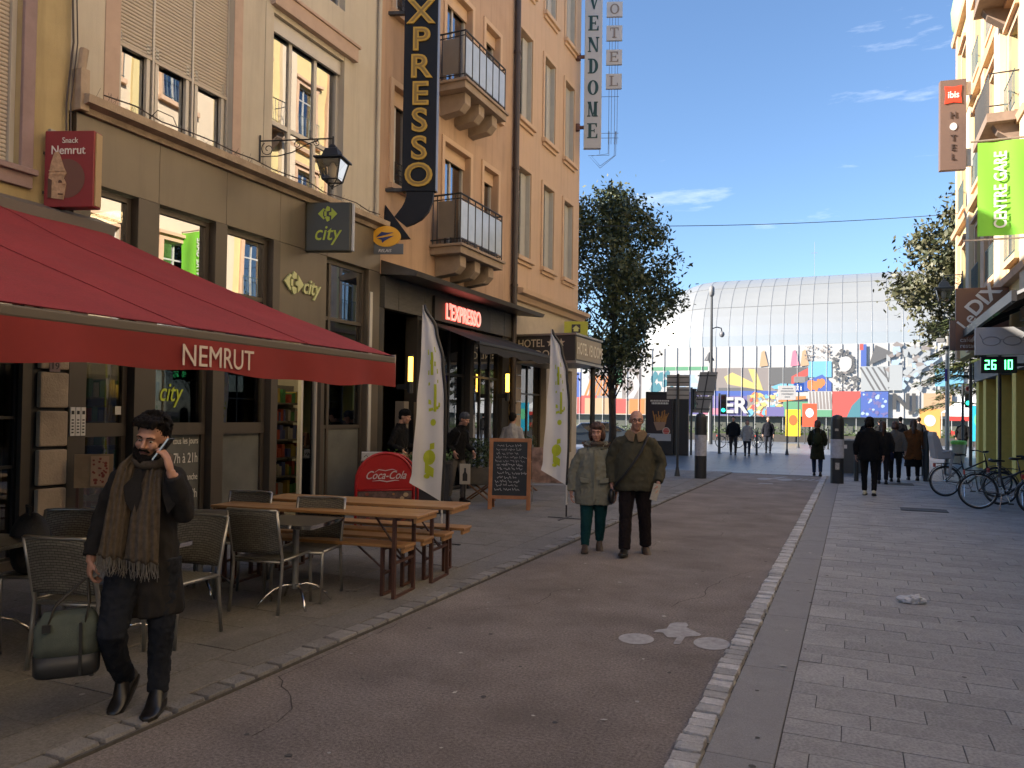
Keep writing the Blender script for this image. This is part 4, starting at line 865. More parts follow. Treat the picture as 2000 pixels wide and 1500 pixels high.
# ---- red awning
AX, AY0, AY1 = -3.89, -1.2, 6.02
M_awn = mat('red_awning_cloth', (0.265, 0.024, 0.027), 0.85, speck=.2, spscale=45, streak=.3, var=0.14, vscale=1.5, bump=0.15, bscale=300, stain=.25, stscale=1.2, stcol=(.27, .03, .035))
M_val = mat('dark_red_valance', (0.21, 0.020, 0.020), 0.85, var=0.12, vscale=2.0, bump=0.15, bscale=300)
tW = thing('awning', 'large red awning with white NEMRUT lettering stretched over the terrace', 'awning', (-6, 3, 2.2))
mb = MB(); NA, NB = 90, 24
def awn(a, t):
    yy = AY0 + (AY1 - AY0) * a; x = -7.78 + (AX + 7.78) * t; z = 3.74 + (2.255 - 3.74) * t - .05 * math.sin(math.pi * t) + .010 * math.sin(a * 37 + 2 * t) * math.sin(math.pi * t) + .012 * noise.noise(Vector((x * 1.3, yy * 2.2, 4.0))) * (1 - t ** 6); return (x, yy, z)
pts = [awn(i / NA, j / NB) for i in range(NA + 1) for j in range(NB + 1)]
mb.faces(pts + [(p[0], p[1], p[2] - .006) for p in pts], [(i*(NB+1)+j, i*(NB+1)+j+1, (i+1)*(NB+1)+j+1, (i+1)*(NB+1)+j) for i in range(NA) for j in range(NB)] + [tuple((NA+1)*(NB+1) + k for k in (i*(NB+1)+j, (i+1)*(NB+1)+j, (i+1)*(NB+1)+j+1, i*(NB+1)+j+1)) for i in range(NA) for j in range(NB)])
mb.build('cloth', M_awn, tW, smooth=True, fix=False)
mb = MB(); mb.box(AX - .04, AX + .035, AY0, AY1, 2.178, 2.240); mb.build('front_bar', mat('taupe_bar', (.11, .095, .082), .55, .2), tW, bevel=.012)
mb = MB(); n = 120; ys = [AY0 + (AY1 - AY0) * i / n for i in range(n + 1)]
wv = lambda y_: .018 * math.sin(y_ * 5.1) + .012 * math.sin(y_ * 11.7 + 1); zb = lambda y_: 1.965 + .012 * math.sin(y_ * 2.2) + .01 * math.sin(y_ * 7)
P1 = [(AX + .036, y_, 2.18) for y_ in ys]; P2 = [(AX + .04 + wv(y_) * .5, y_, 2.07) for y_ in ys]; P3 = [(AX + .045 + wv(y_), y_, zb(y_)) for y_ in ys]
mb.faces(P1 + P2 + P3, [(i, i + 1, n + 2 + i, n + 1 + i) for i in range(n)] + [(n + 1 + i, n + 2 + i, 2 * n + 3 + i, 2 * n + 2 + i) for i in range(n)])
mb.faces([(p[0] - .006, p[1], p[2]) for p in P1 + P2 + P3], [(n + 1 + i, n + 2 + i, i + 1, i) for i in range(n)] + [(2 * n + 2 + i, 2 * n + 3 + i, n + 2 + i, n + 1 + i) for i in range(n)])
mb.build('valance', M_val, tW, smooth=True, fix=False)
text('letters', 'NEMRUT', lambda a, b, d=0: (AX + .045 + .5 * wv(a) + d, a, b), 3.545, 2.005, .135, mat('white_letter_cloth', (.62, .55, .50), .8), tW, sx=.80, d=.012, t=.003)
for k in range(1, 6):
    p = MB(); a_ = k / 6; pp_ = [Vector(awn(a_, j / 20)) + Vector((0, 0, .004)) for j in range(21)]; p.tube(pp_, .007, 5, flat=.4); p.build('seam', M_awn, tW)
mb = MB(); mb.prism([(-7.98, 3.60), (-7.70, 3.62), (-7.66, 3.80), (-7.98, 3.92)], lambda p, q, s_: (p, s_, q), AY0, 6.10); mb.build('cassette', mat('grey_cassette', (.16, .15, .145), .5, .3), tW)
mb = MB()
for yy in (1.0, 5.3): mb.tube([(-7.8, yy, 3.62), (-5.9, yy - .9, 2.9), (AX - .05, yy, 2.22)], .03, 8)
mb.build('folding_arm', M_alu, tW)
mb = MB(); mb.box(-3.95, -3.86, 6.02, 6.035, 1.98, 2.26); mb.build('end_cap', mat('end_cap_grey', (.35, .3, .28), .6), tW)
# ---- snack sign
F1_ = frame((-7.79, 5.47, 0), SG)
F1 = lambda a, b, d=0: F1_(a * .95, 1.72 + (b - 1.72) * .953, d)
t1 = thing('snack_sign', 'dark red box sign reading Snack Nemrut with a carved stone head', 'sign', F1(.13, 3.98, 0))
bx(t1, 'box', F1, -.15, .43, 3.98, 4.84, -.14, 0, M_redsign, .006)
bx(t1, 'edge_strip', F1, .431, .445, 4.0, 4.82, -.12, -.02, mat('gold_edge', (.42, .30, .14), .5)); bx(t1, 'bracket', F1, -.32, -.15, 4.6, 4.63, -.09, -.06, M_iron); bx(t1, 'bracket', F1, -.32, -.15, 4.15, 4.18, -.09, -.06, M_iron)
text('letters', 'Snack', F1, .15, 4.70, .062, M_white, t1, align='CENTER', sx=.9); text('letters', 'Nemrut', F1, .13, 4.575, .095, M_white, t1, align='CENTER', sx=.9, bold=.006)
mb = MB(); mb.prism(circ(.12, 4.30, .21, .22, 26), F1, .001, .003); mb.build('disc', mat('brown_disc', (.15, .07, .05), .5), t1)
mb = MB(); mb.prism([(-.07, 4.08), (.09, 4.06), (.105, 4.14), (.12, 4.24), (.09, 4.30), (.12, 4.36), (.09, 4.42), (.05, 4.53), (.02, 4.60), (-.03, 4.59), (-.07, 4.45), (-.09, 4.30), (-.07, 4.2)], F1, .004, .012)
for z in (4.34, 4.38): mb.prism([(-.085, z), (.11, z - .005), (.11, z + .008), (-.085, z + .012)], F1, .012, .018)
mb.prism([(.07, 4.22), (.115, 4.235), (.09, 4.26)], F1, .012, .02); mb.build('stone_head', mat('carved_sand', (.47, .32, .2), .8, var=.4, vscale=22), t1)
mb = MB(); mb.prism([(.03, 4.25), (.075, 4.25), (.065, 4.275), (.04, 4.28)], F1, .013, .021); mb.prism([(.03, 4.115), (.09, 4.115), (.085, 4.125), (.03, 4.13)], F1, .013, .021); mb.prism([(-.09, 4.08), (-.05, 4.08), (-.05, 4.28), (-.09, 4.3)], F1, .013, .02); mb.build('face_marks', mat('dark_mark', (.1, .055, .04), .8), t1)  # dark eye, mouth and back-of-head marks of the sign picture
# ---- wrought iron lantern
M_wi = mat('wrought_iron', (.02, .022, .025), .45, .3)
G_lan = glass('lantern_glass', (.75, .72, .66), .12)
def lantern(name, label, o, rz, arm, scale=1.0, col=None, group='old street lanterns'):
    t = thing(name, label, 'street lantern', o, rz, group)
    F = frame(o, rz); cm = col or M_wi; s = scale
    mb = MB(); mb.tube([F(0, -.32 * s), F(0, .22 * s)], .018 * s, 8); mb.tube([F(0, .10 * s), F(arm, .10 * s)], .016 * s, 8)
    def spiral(ca, cb, r0, a0, a1, k=26): 
        return [F(ca + r0 * (1 - .85 * i / k) * math.cos(R(a0 + (a1 - a0) * i / k)), cb + r0 * (1 - .85 * i / k) * math.sin(R(a0 + (a1 - a0) * i / k))) for i in range(k + 1)]
    mb.tube(spiral(.17 * s, -.07 * s, .15 * s, 120, 620), .009 * s, 6); mb.tube(spiral(.52 * arm, 0, .09 * s, 60, 500), .008 * s, 6); mb.tube(spiral(.78 * arm, .02 * s, .075 * s, 120, 620), .008 * s, 6)
    mb.tube([F(.02, -.22 * s), F(.25 * arm, -.22 * s), F(.45 * arm, -.15 * s), F(.62 * arm, -.02 * s), F(.8 * arm, .08 * s)], .011 * s, 6); mb.build('bracket', cm, t)
    mb = MB(); L0 = F(arm, 0); L0 = Vector(L0)
    mb.tube([L0 + Vector((0, 0, .14 * s)), L0 + Vector((0, 0, -.06 * s))], .02 * s, 8); mb.build('hanger', cm, t)
    def sq(z, r): return [L0 + Vector((r * math.cos(R(45 + 90 * k) + rz), r * math.sin(R(45 + 90 * k) + rz), z)) for k in range(4)]
    mb = MB(); mb.ring_loft([sq(-.02 * s, .04 * s), sq(-.07 * s, .10 * s), sq(-.11 * s, .10 * s), sq(-.13 * s, .17 * s), sq(-.30 * s, .25 * s), sq(-.33 * s, .42 * s), sq(-.36 * s, .42 * s), sq(-.37 * s, .35 * s)]); mb.build('roof', cm, t)
    mb = MB(); A, B = sq(-.37 * s, .345 * s), sq(-.76 * s, .22 * s)
    for k in range(4): mb.tube([A[k], B[k]], .014 * s, 6); mb.tube([B[k], B[(k + 1) % 4]], .014 * s, 6); mb.tube([A[k], A[(k + 1) % 4]], .012 * s, 6)
    for k in range(4): mb.tube([B[k], L0 + Vector((0, 0, -.90 * s))], .010 * s, 6)
    mb.tube([L0 + Vector((0, 0, -.84 * s)), L0 + Vector((0, 0, -.93 * s))], .022 * s, 8); mb.build('cage', cm, t)
    for k in range(4):
        p = MB(); p.poly([A[k] * .985 + L0 * .015, A[(k+1) % 4] * .985 + L0 * .015, B[(k+1) % 4] * .985 + L0 * .015, B[k] * .985 + L0 * .015]); p.build('pane', G_lan, t)
    p = MB(); p.lathe([(.02 * s, -.72 * s), (.06 * s, -.66 * s), (.08 * s, -.5 * s), (.03 * s, -.4 * s)], L0, 12); p.build('globe', mat('milky_globe', (.65, .6, .52), .4), t, smooth=True)
    return t
lantern('wall_lantern', 'black wrought iron lantern on a scrolled bracket on the cream house', (-7.98, 8.72, 5.62), R(16), 1.12, .72)
# ---- grocery blade sign
F2 = frame((-8, 9.7, 0), SG)
t2 = thing('grocery_sign', 'square dark grocery sign reading city in lime green under the lantern', 'sign', F2(.4, 4.26))
bx(t2, 'box', F2, .06, .80, 4.26, 5.05, -.12, 0, mat('olive_black_sign', (.055, .055, .042), .4), .03)
bx(t2, 'lime_edge', F2, -.015, .01, 4.36, 4.96, -.1, -.01, M_lime); bx(t2, 'edge_frame', F2, .805, .83, 4.28, 5.03, -.1, -.02, M_alu); bx(t2, 'bracket', F2, -.3, .05, 4.5, 4.54, -.08, -.04, M_iron); bx(t2, 'bracket', F2, -.3, .05, 4.84, 4.88, -.08, -.04, M_iron)
mb = MB(); carrefour(mb, F2, .42, 4.86, .25, .002, .008); mb.build('arrow_emblem', M_lime, t2, fix=True)
text('letters', 'city', F2, .41, 4.445, .235, M_lime, t2, align='CENTER', shear=.25, sx=.86, bold=.004)
# ---- postal relay sign
F3 = frame((-8, 11.6, 0), SG)
t3 = thing('postal_sign', 'yellow oval postal sign with blue bird above a grey relay plate', 'sign', F3(.25, 4.6))
mb = MB(); mb.prism(circ(.285, 4.92, .26, .19, 30), F3, -.05, .0); mb.build('oval', mat('post_yellow', (.80, .42, .02), .45), t3)
mb = MB(); mb.prism([(.10, 4.90), (.30, 4.95), (.42, 4.99), (.30, 4.985), (.20, 5.0)], F3, .002, .008); mb.prism([(.12, 4.88), (.34, 4.92), (.43, 4.93), (.26, 4.84)], F3, .002, .008); mb.prism([(.2, 4.86), (.3, 4.88), (.22, 4.80)], F3, .003, .009); mb.build('bird', mat('post_blue', (.02, .03, .14), .4), t3)
bx(t3, 'plate', F3, -.08, .60, 4.60, 4.79, -.04, -.012, mat('relay_grey', (.12, .13, .14), .4), .004); text('letters', 'RELAIS', F3, .26, 4.635, .055, M_white, t3, align='CENTER', d=-.011, shear=.2); bx(t3, 'mount', F3, -.10, -.06, 4.52, 4.92, -.06, 0, M_alu)
# ---- tall EXPRESSO sign with arrow
F4 = frame((-8, 12.0, 0), SG)
t4 = thing('expresso_sign', 'tall black vertical sign with yellow EXPRESSO letters and a curved arrow', 'sign', F4(.65, 5.0))
bx(t4, 'box', F4, .335, .965, 5.85, 10.3, -.16, 0, M_navy, .006); bx(t4, 'edge_trim', F4, .966, .985, 5.86, 10.29, -.15, -.01, mat('sign_steel', (.3, .32, .35), .4, .6))
M_neon = mat('yellow_channel_letter', (.52, .33, .035), .45); M_neond = mat('dim_tube', (.26, .17, .03), .5)
zl = [9.62, 9.0, 8.43, 7.92, 7.37, 6.85, 6.38, 5.92]
hh = 0.42
for ch, z in zip('EXPRESSO', [9.52, 9.0, 8.49, 7.98, 7.47, 6.97, 6.45, 5.95]):
    l_ = text('letter', ch, F4, .65, z, hh * .98, M_neon, t4, align='CENTER', bold=.03, sx=1.1, t=.03)
    text('letter_groove', ch, F4, .65, z + .012, hh * .93, M_neond, l_, align='CENTER', bold=-.012, sx=1.1, d=.035, t=.004)
so = [(.93, 5.85), (.91, 5.66), (.84, 5.48), (.72, 5.34), (.56, 5.25), (.42, 5.20)]; si = [(.42, 5.85), (.42, 5.76), (.39, 5.66), (.34, 5.56), (.27, 5.47), (.20, 5.38)]
mb = MB(); mb.ring_loft([[F4(*a, -.12), F4(*b, -.12), F4(*b, -.02), F4(*a, -.02)] for a, b in zip(si, so)])
mb.prism([(.03, 5.60), (.50, 4.98), (-.04, 4.95)], F4, -.13, -.01); mb.build('arrow', M_navy, t4)
bx(t4, 'bracket', F4, -.05, .34, 5.86, 5.92, -.12, -.04, M_iron); bx(t4, 'bracket', F4, -.05, .34, 9.2, 9.26, -.12, -.04, M_iron)
# ---- VENDOME and HOTEL signs in serif capitals
def serif(mb, ch, fn, a, b, w, h, d=.004, t=.008, th=.20, tn=.075):
    T, S_ = th * h, tn * h
    def R4(x0, x1, z0, z1): mb.prism([(a + x0, b + z0), (a + x1, b + z0), (a + x1, b + z1), (a + x0, b + z1)], fn, d, d + t)
    def Q(*p): mb.prism([(a + x, b + z) for x, z in p], fn, d, d + t)
    def ser(xc, z, ww): R4(xc - ww / 2, xc + ww / 2, z, z + S_)
    if ch == 'E':
        R4(.12*w, .12*w + T, 0, h); R4(0, .12*w, 0, S_); R4(0, .12*w, h - S_, h); R4(.12*w+T, w*.95, 0, S_); R4(.12*w+T, w*.9, h - S_, h); R4(.12*w+T, w*.7, h/2 - S_/2, h/2 + S_/2)
        Q((w*.95, S_), (w*.95, h*.3), (w*.88, h*.3), (w*.78, S_)); Q((w*.9, h-S_), (w*.74, h-S_), (w*.83, h*.74), (w*.9, h*.74)); R4(w*.62, w*.7, h*.38, h*.62)
    elif ch == 'N':
        R4(.1*w, .1*w + S_, 0, h); R4(.9*w - S_, .9*w, 0, h); Q((.0*w, h), (.0*w + T*1.1, h), (.9*w, 0), (.9*w - T*.6, 0)); ser(.13*w, 0, .3*w); ser(.87*w, h - S_, .3*w)
    elif ch == 'D':
        R4(.14*w, .14*w + T, 0, h); R4(0, .14*w, 0, S_); R4(0, .14*w, h - S_, h); n = 14
        for i in range(n):
            a0, a1 = R(-90 + 180 * i / n), R(-90 + 180 * (i + 1) / n); x0 = .14*w + T
            Q(*[(x0 + (w*.95 - x0) * math.cos(a_), h/2 + h/2 * math.sin(a_)) for a_ in (a0, a1)] + [(x0 + (w*.95 - x0 - T) * math.cos(a_), h/2 + (h/2 - S_) * math.sin(a_)) for a_ in (a1, a0)])
    elif ch == 'O':
        n = 24
        for i in range(n):
            a0, a1 = R(360 * i / n), R(360 * (i + 1) / n)
            Q(*[(w/2 + w*.5 * math.cos(a_), h/2 + h/2 * math.sin(a_)) for a_ in (a0, a1)] + [(w/2 + (w*.5 - T*1.05) * math.cos(a_), h/2 + (h/2 - S_) * math.sin(a_)) for a_ in (a1, a0)])
    elif ch == 'M':
        R4(.1*w, .1*w + S_, 0, h); R4(.88*w - T, .88*w, 0, h); Q((0, h), (T*1.2, h), (.56*w, .02*h), (.46*w, .02*h)); Q((.46*w, .02*h), (.54*w, .02*h), (.88*w, h), (.88*w - S_*1.2, h)); ser(.13*w, 0, .3*w); R4(.88*w - T - .08*w, .96*w, 0, S_); R4(.88*w, .97*w, h - S_, h)
    elif ch == 'V':
        Q((.05*w, h), (.05*w + T*1.2, h), (.58*w, 0), (.46*w, 0)); Q((.46*w, 0), (.55*w, 0), (.95*w, h), (.95*w - S_*1.3, h)); ser(.2*w, h - S_, .42*w); ser(.88*w, h - S_, .3*w)
    elif ch == 'T': R4(w/2 - T/2, w/2 + T/2, 0, h - S_); R4(.05*w, .95*w, h - S_, h); ser(w/2, 0, .5*w); R4(.05*w, .12*w, h*.72, h - S_); R4(.88*w, .95*w, h*.72, h - S_)
    elif ch == 'L': R4(.15*w, .15*w + T, 0, h); R4(.02*w, .15*w, 0, S_); R4(.0*w, .5*w, h - S_, h); R4(.15*w + T, .92*w, 0, S_); R4(.84*w, .92*w, S_, h*.32)
    elif ch == 'H': R4(.12*w, .12*w + T, 0, h); R4(.88*w - T, .88*w, 0, h); R4(.12*w + T, .88*w - T, h/2 - S_/2, h/2 + S_/2); [ser(x, z, .4*w) for x in (.12*w + T/2, .88*w - T/2) for z in (0, h - S_)]
F5 = frame((-8, 22.5, 0), SG)
t5 = thing('vendome_sign', 'tall white vertical sign with dark green serif VENDOME letters on the hotel corner', 'sign', F5(.58, 10.07))
bx(t5, 'box', F5, .30, .84, 10.07, 16.0, -.16, 0, mat('sign_grey_white', (.44, .45, .46), .5, var=.04), .006)
M_dg = mat('dark_green_letter', (.012, .05, .042), .4)
for i, ch in enumerate('EMODNEV'):
    mb = MB(); serif(mb, ch, F5, .40, 10.38 + i * .678, .34, .47); mb.build('letter', M_dg, t5, fix=False)
for z in (10.75, 12.98): 
    p = MB(); p.tube([F5(0.0, z, -.08), F5(.3, z, -.08)], .06, 8); p.tube([F5(.1, z - .1, -.08), F5(.1, z + .1, -.08)], .09, 8); p.build('bracket', mat('rusty_bracket', (.11, .05, .04), .7), t5)
t6 = thing('hotel_letter_sign', 'row of small white squares spelling HOTEL above a thin neon arrow', 'sign', F5(1.2, 9.5))
for ch, z in zip('HOTEL', (14.95, 14.2, 13.45, 12.69, 11.93)):
    b_ = bx(t6, 'letter_plate', F5, .97, 1.46, z, z + .47, -.08, 0, mat('plate_grey', (.46, .47, .48), .5)); mb = MB(); serif(mb, ch, F5, 1.07, z + .08, .29, .32, th=.17); mb.build('letter', mat('brown_grey_letter', (.20, .17, .15), .5), b_, fix=False)
mb = MB()
for a in (1.07, 1.15, 1.25, 1.33): mb.tube([F5(a, 10.2, -.04), F5(a, 16.0, -.04)], .008, 5)
for o_ in (0, .05):
    mb.tube([F5(1.09 - o_*.5, 10.6, -.03), F5(1.09 - o_*.5, 9.85 + o_, -.03), F5(.45 + 2*o_, 9.85 - o_ * .3, -.03), F5(.82, 9.45 + o_ * 1.3, -.03), F5(1.30 - o_, 9.85 - o_ * .3, -.03), F5(1.30 - o_ * .3, 10.6, -.03)], .009, 5)
for z in (10.4, 10.55, 11.7): mb.tube([F5(.8, z, -.05), F5(1.38, z, -.05)], .008, 5)
mb.tube([F5(.8, 9.9, -.03), F5(.8, 10.1, -.03)], .008, 5); mb.build('neon_frame', mat('thin_frame', (.12, .15, .2), .4, .4), t6)
F6 = frame((-8, 21.3, 0), SG)
t7 = thing('inn_sign', 'yellow green square sign with a dark chimney emblem above the hotel canopy', 'sign', F6(.5, 3.87))
bx(t7, 'box', F6, .18, .88, 3.84, 4.52, -.1, 0, mat('yellow_green', (.42, .44, .03), .45), .01); bx(t7, 'emblem_square', F6, .40, .66, 4.18, 4.43, .001, .006, M_black)
mb = MB(); mb.prism([(.46, 4.22), (.60, 4.22), (.60, 4.30), (.64, 4.30), (.53, 4.40), (.42, 4.30), (.46, 4.30)], F6, .007, .012); mb.build('emblem', mat('pale_yg', (.6, .6, .2), .5), t7); text('letters', 'logis', F6, .53, 3.93, .15, M_black, t7, align='CENTER'); bx(t7, 'bracket', F6, 0, .18, 4.1, 4.15, -.07, -.03, M_iron)
# ---- black café awning and lit wall tubes
t8 = thing('cafe_awning', 'black cloth awning sagging over the dark cafe front', 'awning', (-7.3, 14.8, 3))
mb = MB(); n = 20
pt = [(-7.95 + .0, 13.3 + 3.9 * i / n, 3.62) for i in range(n + 1)]; pf = [(-6.62, 13.3 + 3.9 * i / n, 3.12 - .03 * math.sin(i * .9)) for i in range(n + 1)]; pv = [(-6.60, 13.3 + 3.9 * i / n, 2.93 - .03 * math.sin(i * 1.3)) for i in range(n + 1)]
mb.faces(pt + pf + pv, [(i, i + 1, n + 2 + i, n + 1 + i) for i in range(n)] + [(n + 1 + i, n + 2 + i, 2*n + 3 + i, 2*n + 2 + i) for i in range(n)]); mb.build('cloth', mat('black_cloth', (.016, .016, .018), .8), t8, smooth=False)
mb = MB(); mb.box(-6.66, -6.60, 13.28, 17.22, 3.09, 3.14); mb.build('front_bar', M_black, t8)
M_tube = mat('lit_tube', (1, .6, .1), emit=(1, .50, .06), estr=2.2)
for i, (yy, z0, z1, lab) in enumerate([(12.56, 2.33, 2.8, 'lit yellow tube lamp on the first pier of the dark cafe'), (17.05, 2.28, 2.72, 'lit yellow tube lamp on the last pier of the dark cafe')]):
    t = thing('wall_lamp', lab, 'wall lamp', (-7.75, yy, z0 - .2), group='lit tube lamps of the cafe')
    p = MB(); p.cyl((-7.7, yy, z0), (-7.7, yy, z1), .045, 12); p.build('tube', M_tube, t); p = MB(); p.cyl((-7.7, yy, z0 - .22), (-7.7, yy, z0), .055, 12); p.box(-7.99, -7.70, yy - .03, yy + .03, z0 - .15, z0 - .05); p.build('mount', M_black, t); p = MB(); p.cyl((-7.7, yy, z1), (-7.7, yy, z1 + .04), .055, 12); p.build('cap', M_black, t)
# ---- signs on the right
F7 = frame((2.45, 27.2, 0), R(8))
t9 = thing('ibis_sign', 'tall brown vertical hotel sign with a red ibis cushion on top', 'sign', F7(.3, 9.5))
bx(t9, 'box', F7, 0.0, .73, 9.55, 12.38, -.2, 0, mat('taupe_sign', (.15, .098, .078), .5), .008)
mb = MB(); mb.prism([(.12, 11.62), (.36, 11.66), (.60, 11.62), (.57, 11.90), (.60, 12.18), (.36, 12.14), (.12, 12.18), (.15, 11.90)], F7, .002, .03); mb.build('cushion', mat('ibis_red', (.75, .055, .025), .45), t9)
text('letters', 'ibis', F7, .365, 11.80, .20, M_white, t9, align='CENTER', bold=.02, d=.034, sx=.85)
for ch, z in zip('HOTEL', (11.17, 10.80, 10.45, 10.15, 9.86)):
    if ch == 'O':
        mb = MB(); mb.prism(circ(.37, z + .10, .10, .12, 16), F7, .002, .02); mb.build('letter', M_white, t9)
    else: text('letter', ch, F7, .365, z, .19, mat('dim_letter', (.06, .04, .035), .5), t9, align='CENTER', t=.025)
bx(t9, 'bracket', F7, .73, 1.0, 11.9, 12.3, -.14, -.06, mat('bracket_white', (.6, .57, .5), .5)); bx(t9, 'bracket', F7, .73, 1.0, 9.65, 10.2, -.14, -.06, mat('bracket_white', (.6, .57, .5), .5))
F8 = frame((2.29, 18.0, 0), R(3))
t10 = thing('green_banner', 'bright green hanging banner reading CENTRE GARE in white', 'banner', F8(.5, 5.5))
mb = MB(); N_ = 14
g = [(1.22 * i / N_, 5.47 + 1.91 * j / N_, .018 * math.sin(i * .8 + j * .15)) for i in range(N_ + 1) for j in range(N_ + 1)]
mb.faces([F8(*p) for p in g], [(i*(N_+1)+j, (i+1)*(N_+1)+j, (i+1)*(N_+1)+j+1, i*(N_+1)+j+1) for i in range(N_) for j in range(N_)]); mb.build('cloth', mat('lime_banner_cloth', (.20, .56, .045), .7), t10, smooth=True)
text('letters', 'CENTRE GARE', F8, .50, 5.61, .215, M_white, t10, rot=R(90), bold=.02, d=.03, t=.004, sx=.77)
for q_, z_ in ((-.25, 5.40), (-.12, 7.42)): mb = MB(); mb.tube([F8(q_, z_), F8(1.25, z_)], .02, 8); mb.build('pole', mat('steel_pole', (.4, .35, .3), .4, .7), t10)
F9 = frame((2.34, 22.0, 0), R(5))
t11 = thing('le_dix_sign', 'brown square sign with slanted white Le DIX lettering and cafe restaurant', 'sign', F9(.5, 3.5))
bx(t11, 'panel', F9, 0, 1.15, 3.49, 5.04, -.10, 0, mat('brown_sign', (.20, .10, .065), .5), .005); bx(t11, 'side_tab', F9, -.13, -.0, 3.5, 4.25, -.1, -.03, mat('brown_sign2', (.16, .10, .085), .5))
text('letters', 'Le', F9, .20, 3.98, .28, M_white, t11, rot=R(48), bold=.01); text('letters', 'DIX', F9, .42, 4.32, .34, M_white, t11, rot=R(48), bold=.03)
mb = MB(); mb.prism([(.30, 3.72), (.36, 3.68), (1.02, 4.55), (1.08, 4.52), (1.06, 4.66), (.9, 4.62), (.95, 4.58)], F9, .003, .01); mb.build('stroke', M_white, t11); text('letters', 'café', F9, .09, 3.70, .11, M_white, t11); text('letters', 'restaurant', F9, .09, 3.55, .11, M_white, t11, sx=.9)
F10 = frame((2.2, 17.5, 0), R(3))
t12 = thing('optician_sign', 'plain pale grey optician sign with a faint glasses outline', 'sign', F10(.5, 3.0))
bx(t12, 'box', F10, 0, 1.1, 3.03, 3.57, -.12, 0, mat('pale_grey_sign', (.40, .40, .405), .5, var=.03), .004)
mb = MB()
for c_ in (.27, .62): mb.tube([F10(*q, .006) for q in circ(c_, 3.30, .15, .085, 20)], .010, 4, closed=True)
mb.tube([F10(.42, 3.33, .006), F10(.47, 3.33, .006)], .009, 4); mb.tube([F10(.12, 3.33, .006), F10(.06, 3.45, .006)], .009, 4); mb.tube([F10(.77, 3.33, .006), F10(.84, 3.42, .006)], .009, 4); mb.build('glasses_outline', mat('outline_grey', (.31, .31, .315), .5), t12); bx(t12, 'bracket', F10, 1.1, 1.35, 3.3, 3.36, -.09, -.03, M_iron)
F11 = frame((2.49, 19.0, 0), R(3))
t13 = thing('led_display', 'black display box with lit green digits reading 26 10', 'display', F11(.3, 2.7))
bx(t13, 'box', F11, 0, .66, 2.755, 3.10, -.12, 0, M_black, .006)
M_led = mat('green_led', (.1, 1, .3), emit=(.10, 1.0, .30), estr=2.2)
seg = {'2': 'abged', '6': 'afgcde', '1': 'bc', '0': 'abcdef'}
for ch, a in zip('2610', (.07, .19, .37, .49)):
    mb = MB(); w_, h_2, th_ = .085, .20, .022; b0 = 2.83
    S7 = dict(a=(0, w_, h_2 - th_, h_2), d=(0, w_, 0, th_), g=(0, w_, h_2/2 - th_/2, h_2/2 + th_/2), f=(0, th_, h_2/2, h_2), b=(w_ - th_, w_, h_2/2, h_2), e=(0, th_, 0, h_2/2), c=(w_ - th_, w_, 0, h_2/2))
    for s_ in seg[ch]: x0, x1, z0, z1 = S7[s_]; mb.prism([(a + x0, b0 + z0), (a + x1, b0 + z0), (a + x1, b0 + z1), (a + x0, b0 + z1)], F11, .002 + .0004 * 'abcdefg'.index(s_), .006 + .0004 * 'abcdefg'.index(s_))
    mb.build('digit', M_led, t13, fix=False)
bx(t13, 'bracket', F11, .66, 1.0, 2.9, 2.96, -.09, -.03, M_iron)
lantern('wall_lantern', 'grey street lantern on an iron arm from the yellow corner house', (3.34, 29.6, 6.55), R(180), .55, 1.0, mat('grey_green_iron', (.10, .11, .10), .5))
# ================================================================== terrace furniture
M_alum = mat('brushed_aluminium', (0.34, 0.34, 0.335), 0.38, metal=0.75, var=.08, vscale=10)
M_chrome = mat('chrome', (0.75, 0.75, 0.75), 0.08, metal=1.0)
def weave_material():
    m = mat('grey_weave', (0.11, 0.11, 0.105), 0.6); N = m.node_tree.nodes; L = m.node_tree.links; b = N['Principled BSDF']
    t = N.new('ShaderNodeTexCoord'); mp_n = N.new('ShaderNodeMapping'); mp_n.inputs['Scale'].default_value = (1, 1, 1)
    br = N.new('ShaderNodeTexBrick'); br.inputs['Scale'].default_value = 1.0; br.inputs['Brick Width'].default_value = .045; br.inputs['Row Height'].default_value = .014; br.inputs['Mortar Size'].default_value = .0018
    br.inputs['Color1'].default_value = (.19, .19, .18, 1); br.inputs['Color2'].default_value = (.13, .13, .125, 1); br.inputs['Mortar'].default_value = (.03, .03, .03, 1)
    sx = N.new('ShaderNodeSeparateXYZ'); cx = N.new('ShaderNodeCombineXYZ'); ad = N.new('ShaderNodeMath'); ad.operation = 'ADD'
    L.new(t.outputs['Object'], sx.inputs[0]); L.new(sx.outputs['Y'], ad.inputs[0]); L.new(sx.outputs['Z'], ad.inputs[1]); L.new(sx.outputs['X'], cx.inputs['X']); L.new(ad.outputs[0], cx.inputs['Y'])
    L.new(cx.outputs[0], br.inputs['Vector']); L.new(br.outputs['Color'], b.inputs['Base Color'])
    bp = N.new('ShaderNodeBump'); bp.inputs['Strength'].default_value = .6; bp.inputs['Distance'].default_value = .004; L.new(br.outputs['Fac'], bp.inputs['Height']); bp.invert = True; L.new(bp.outputs[0], b.inputs['Normal'])
    return m
M_weave = weave_material()
CH_G = 'woven aluminium terrace chairs'
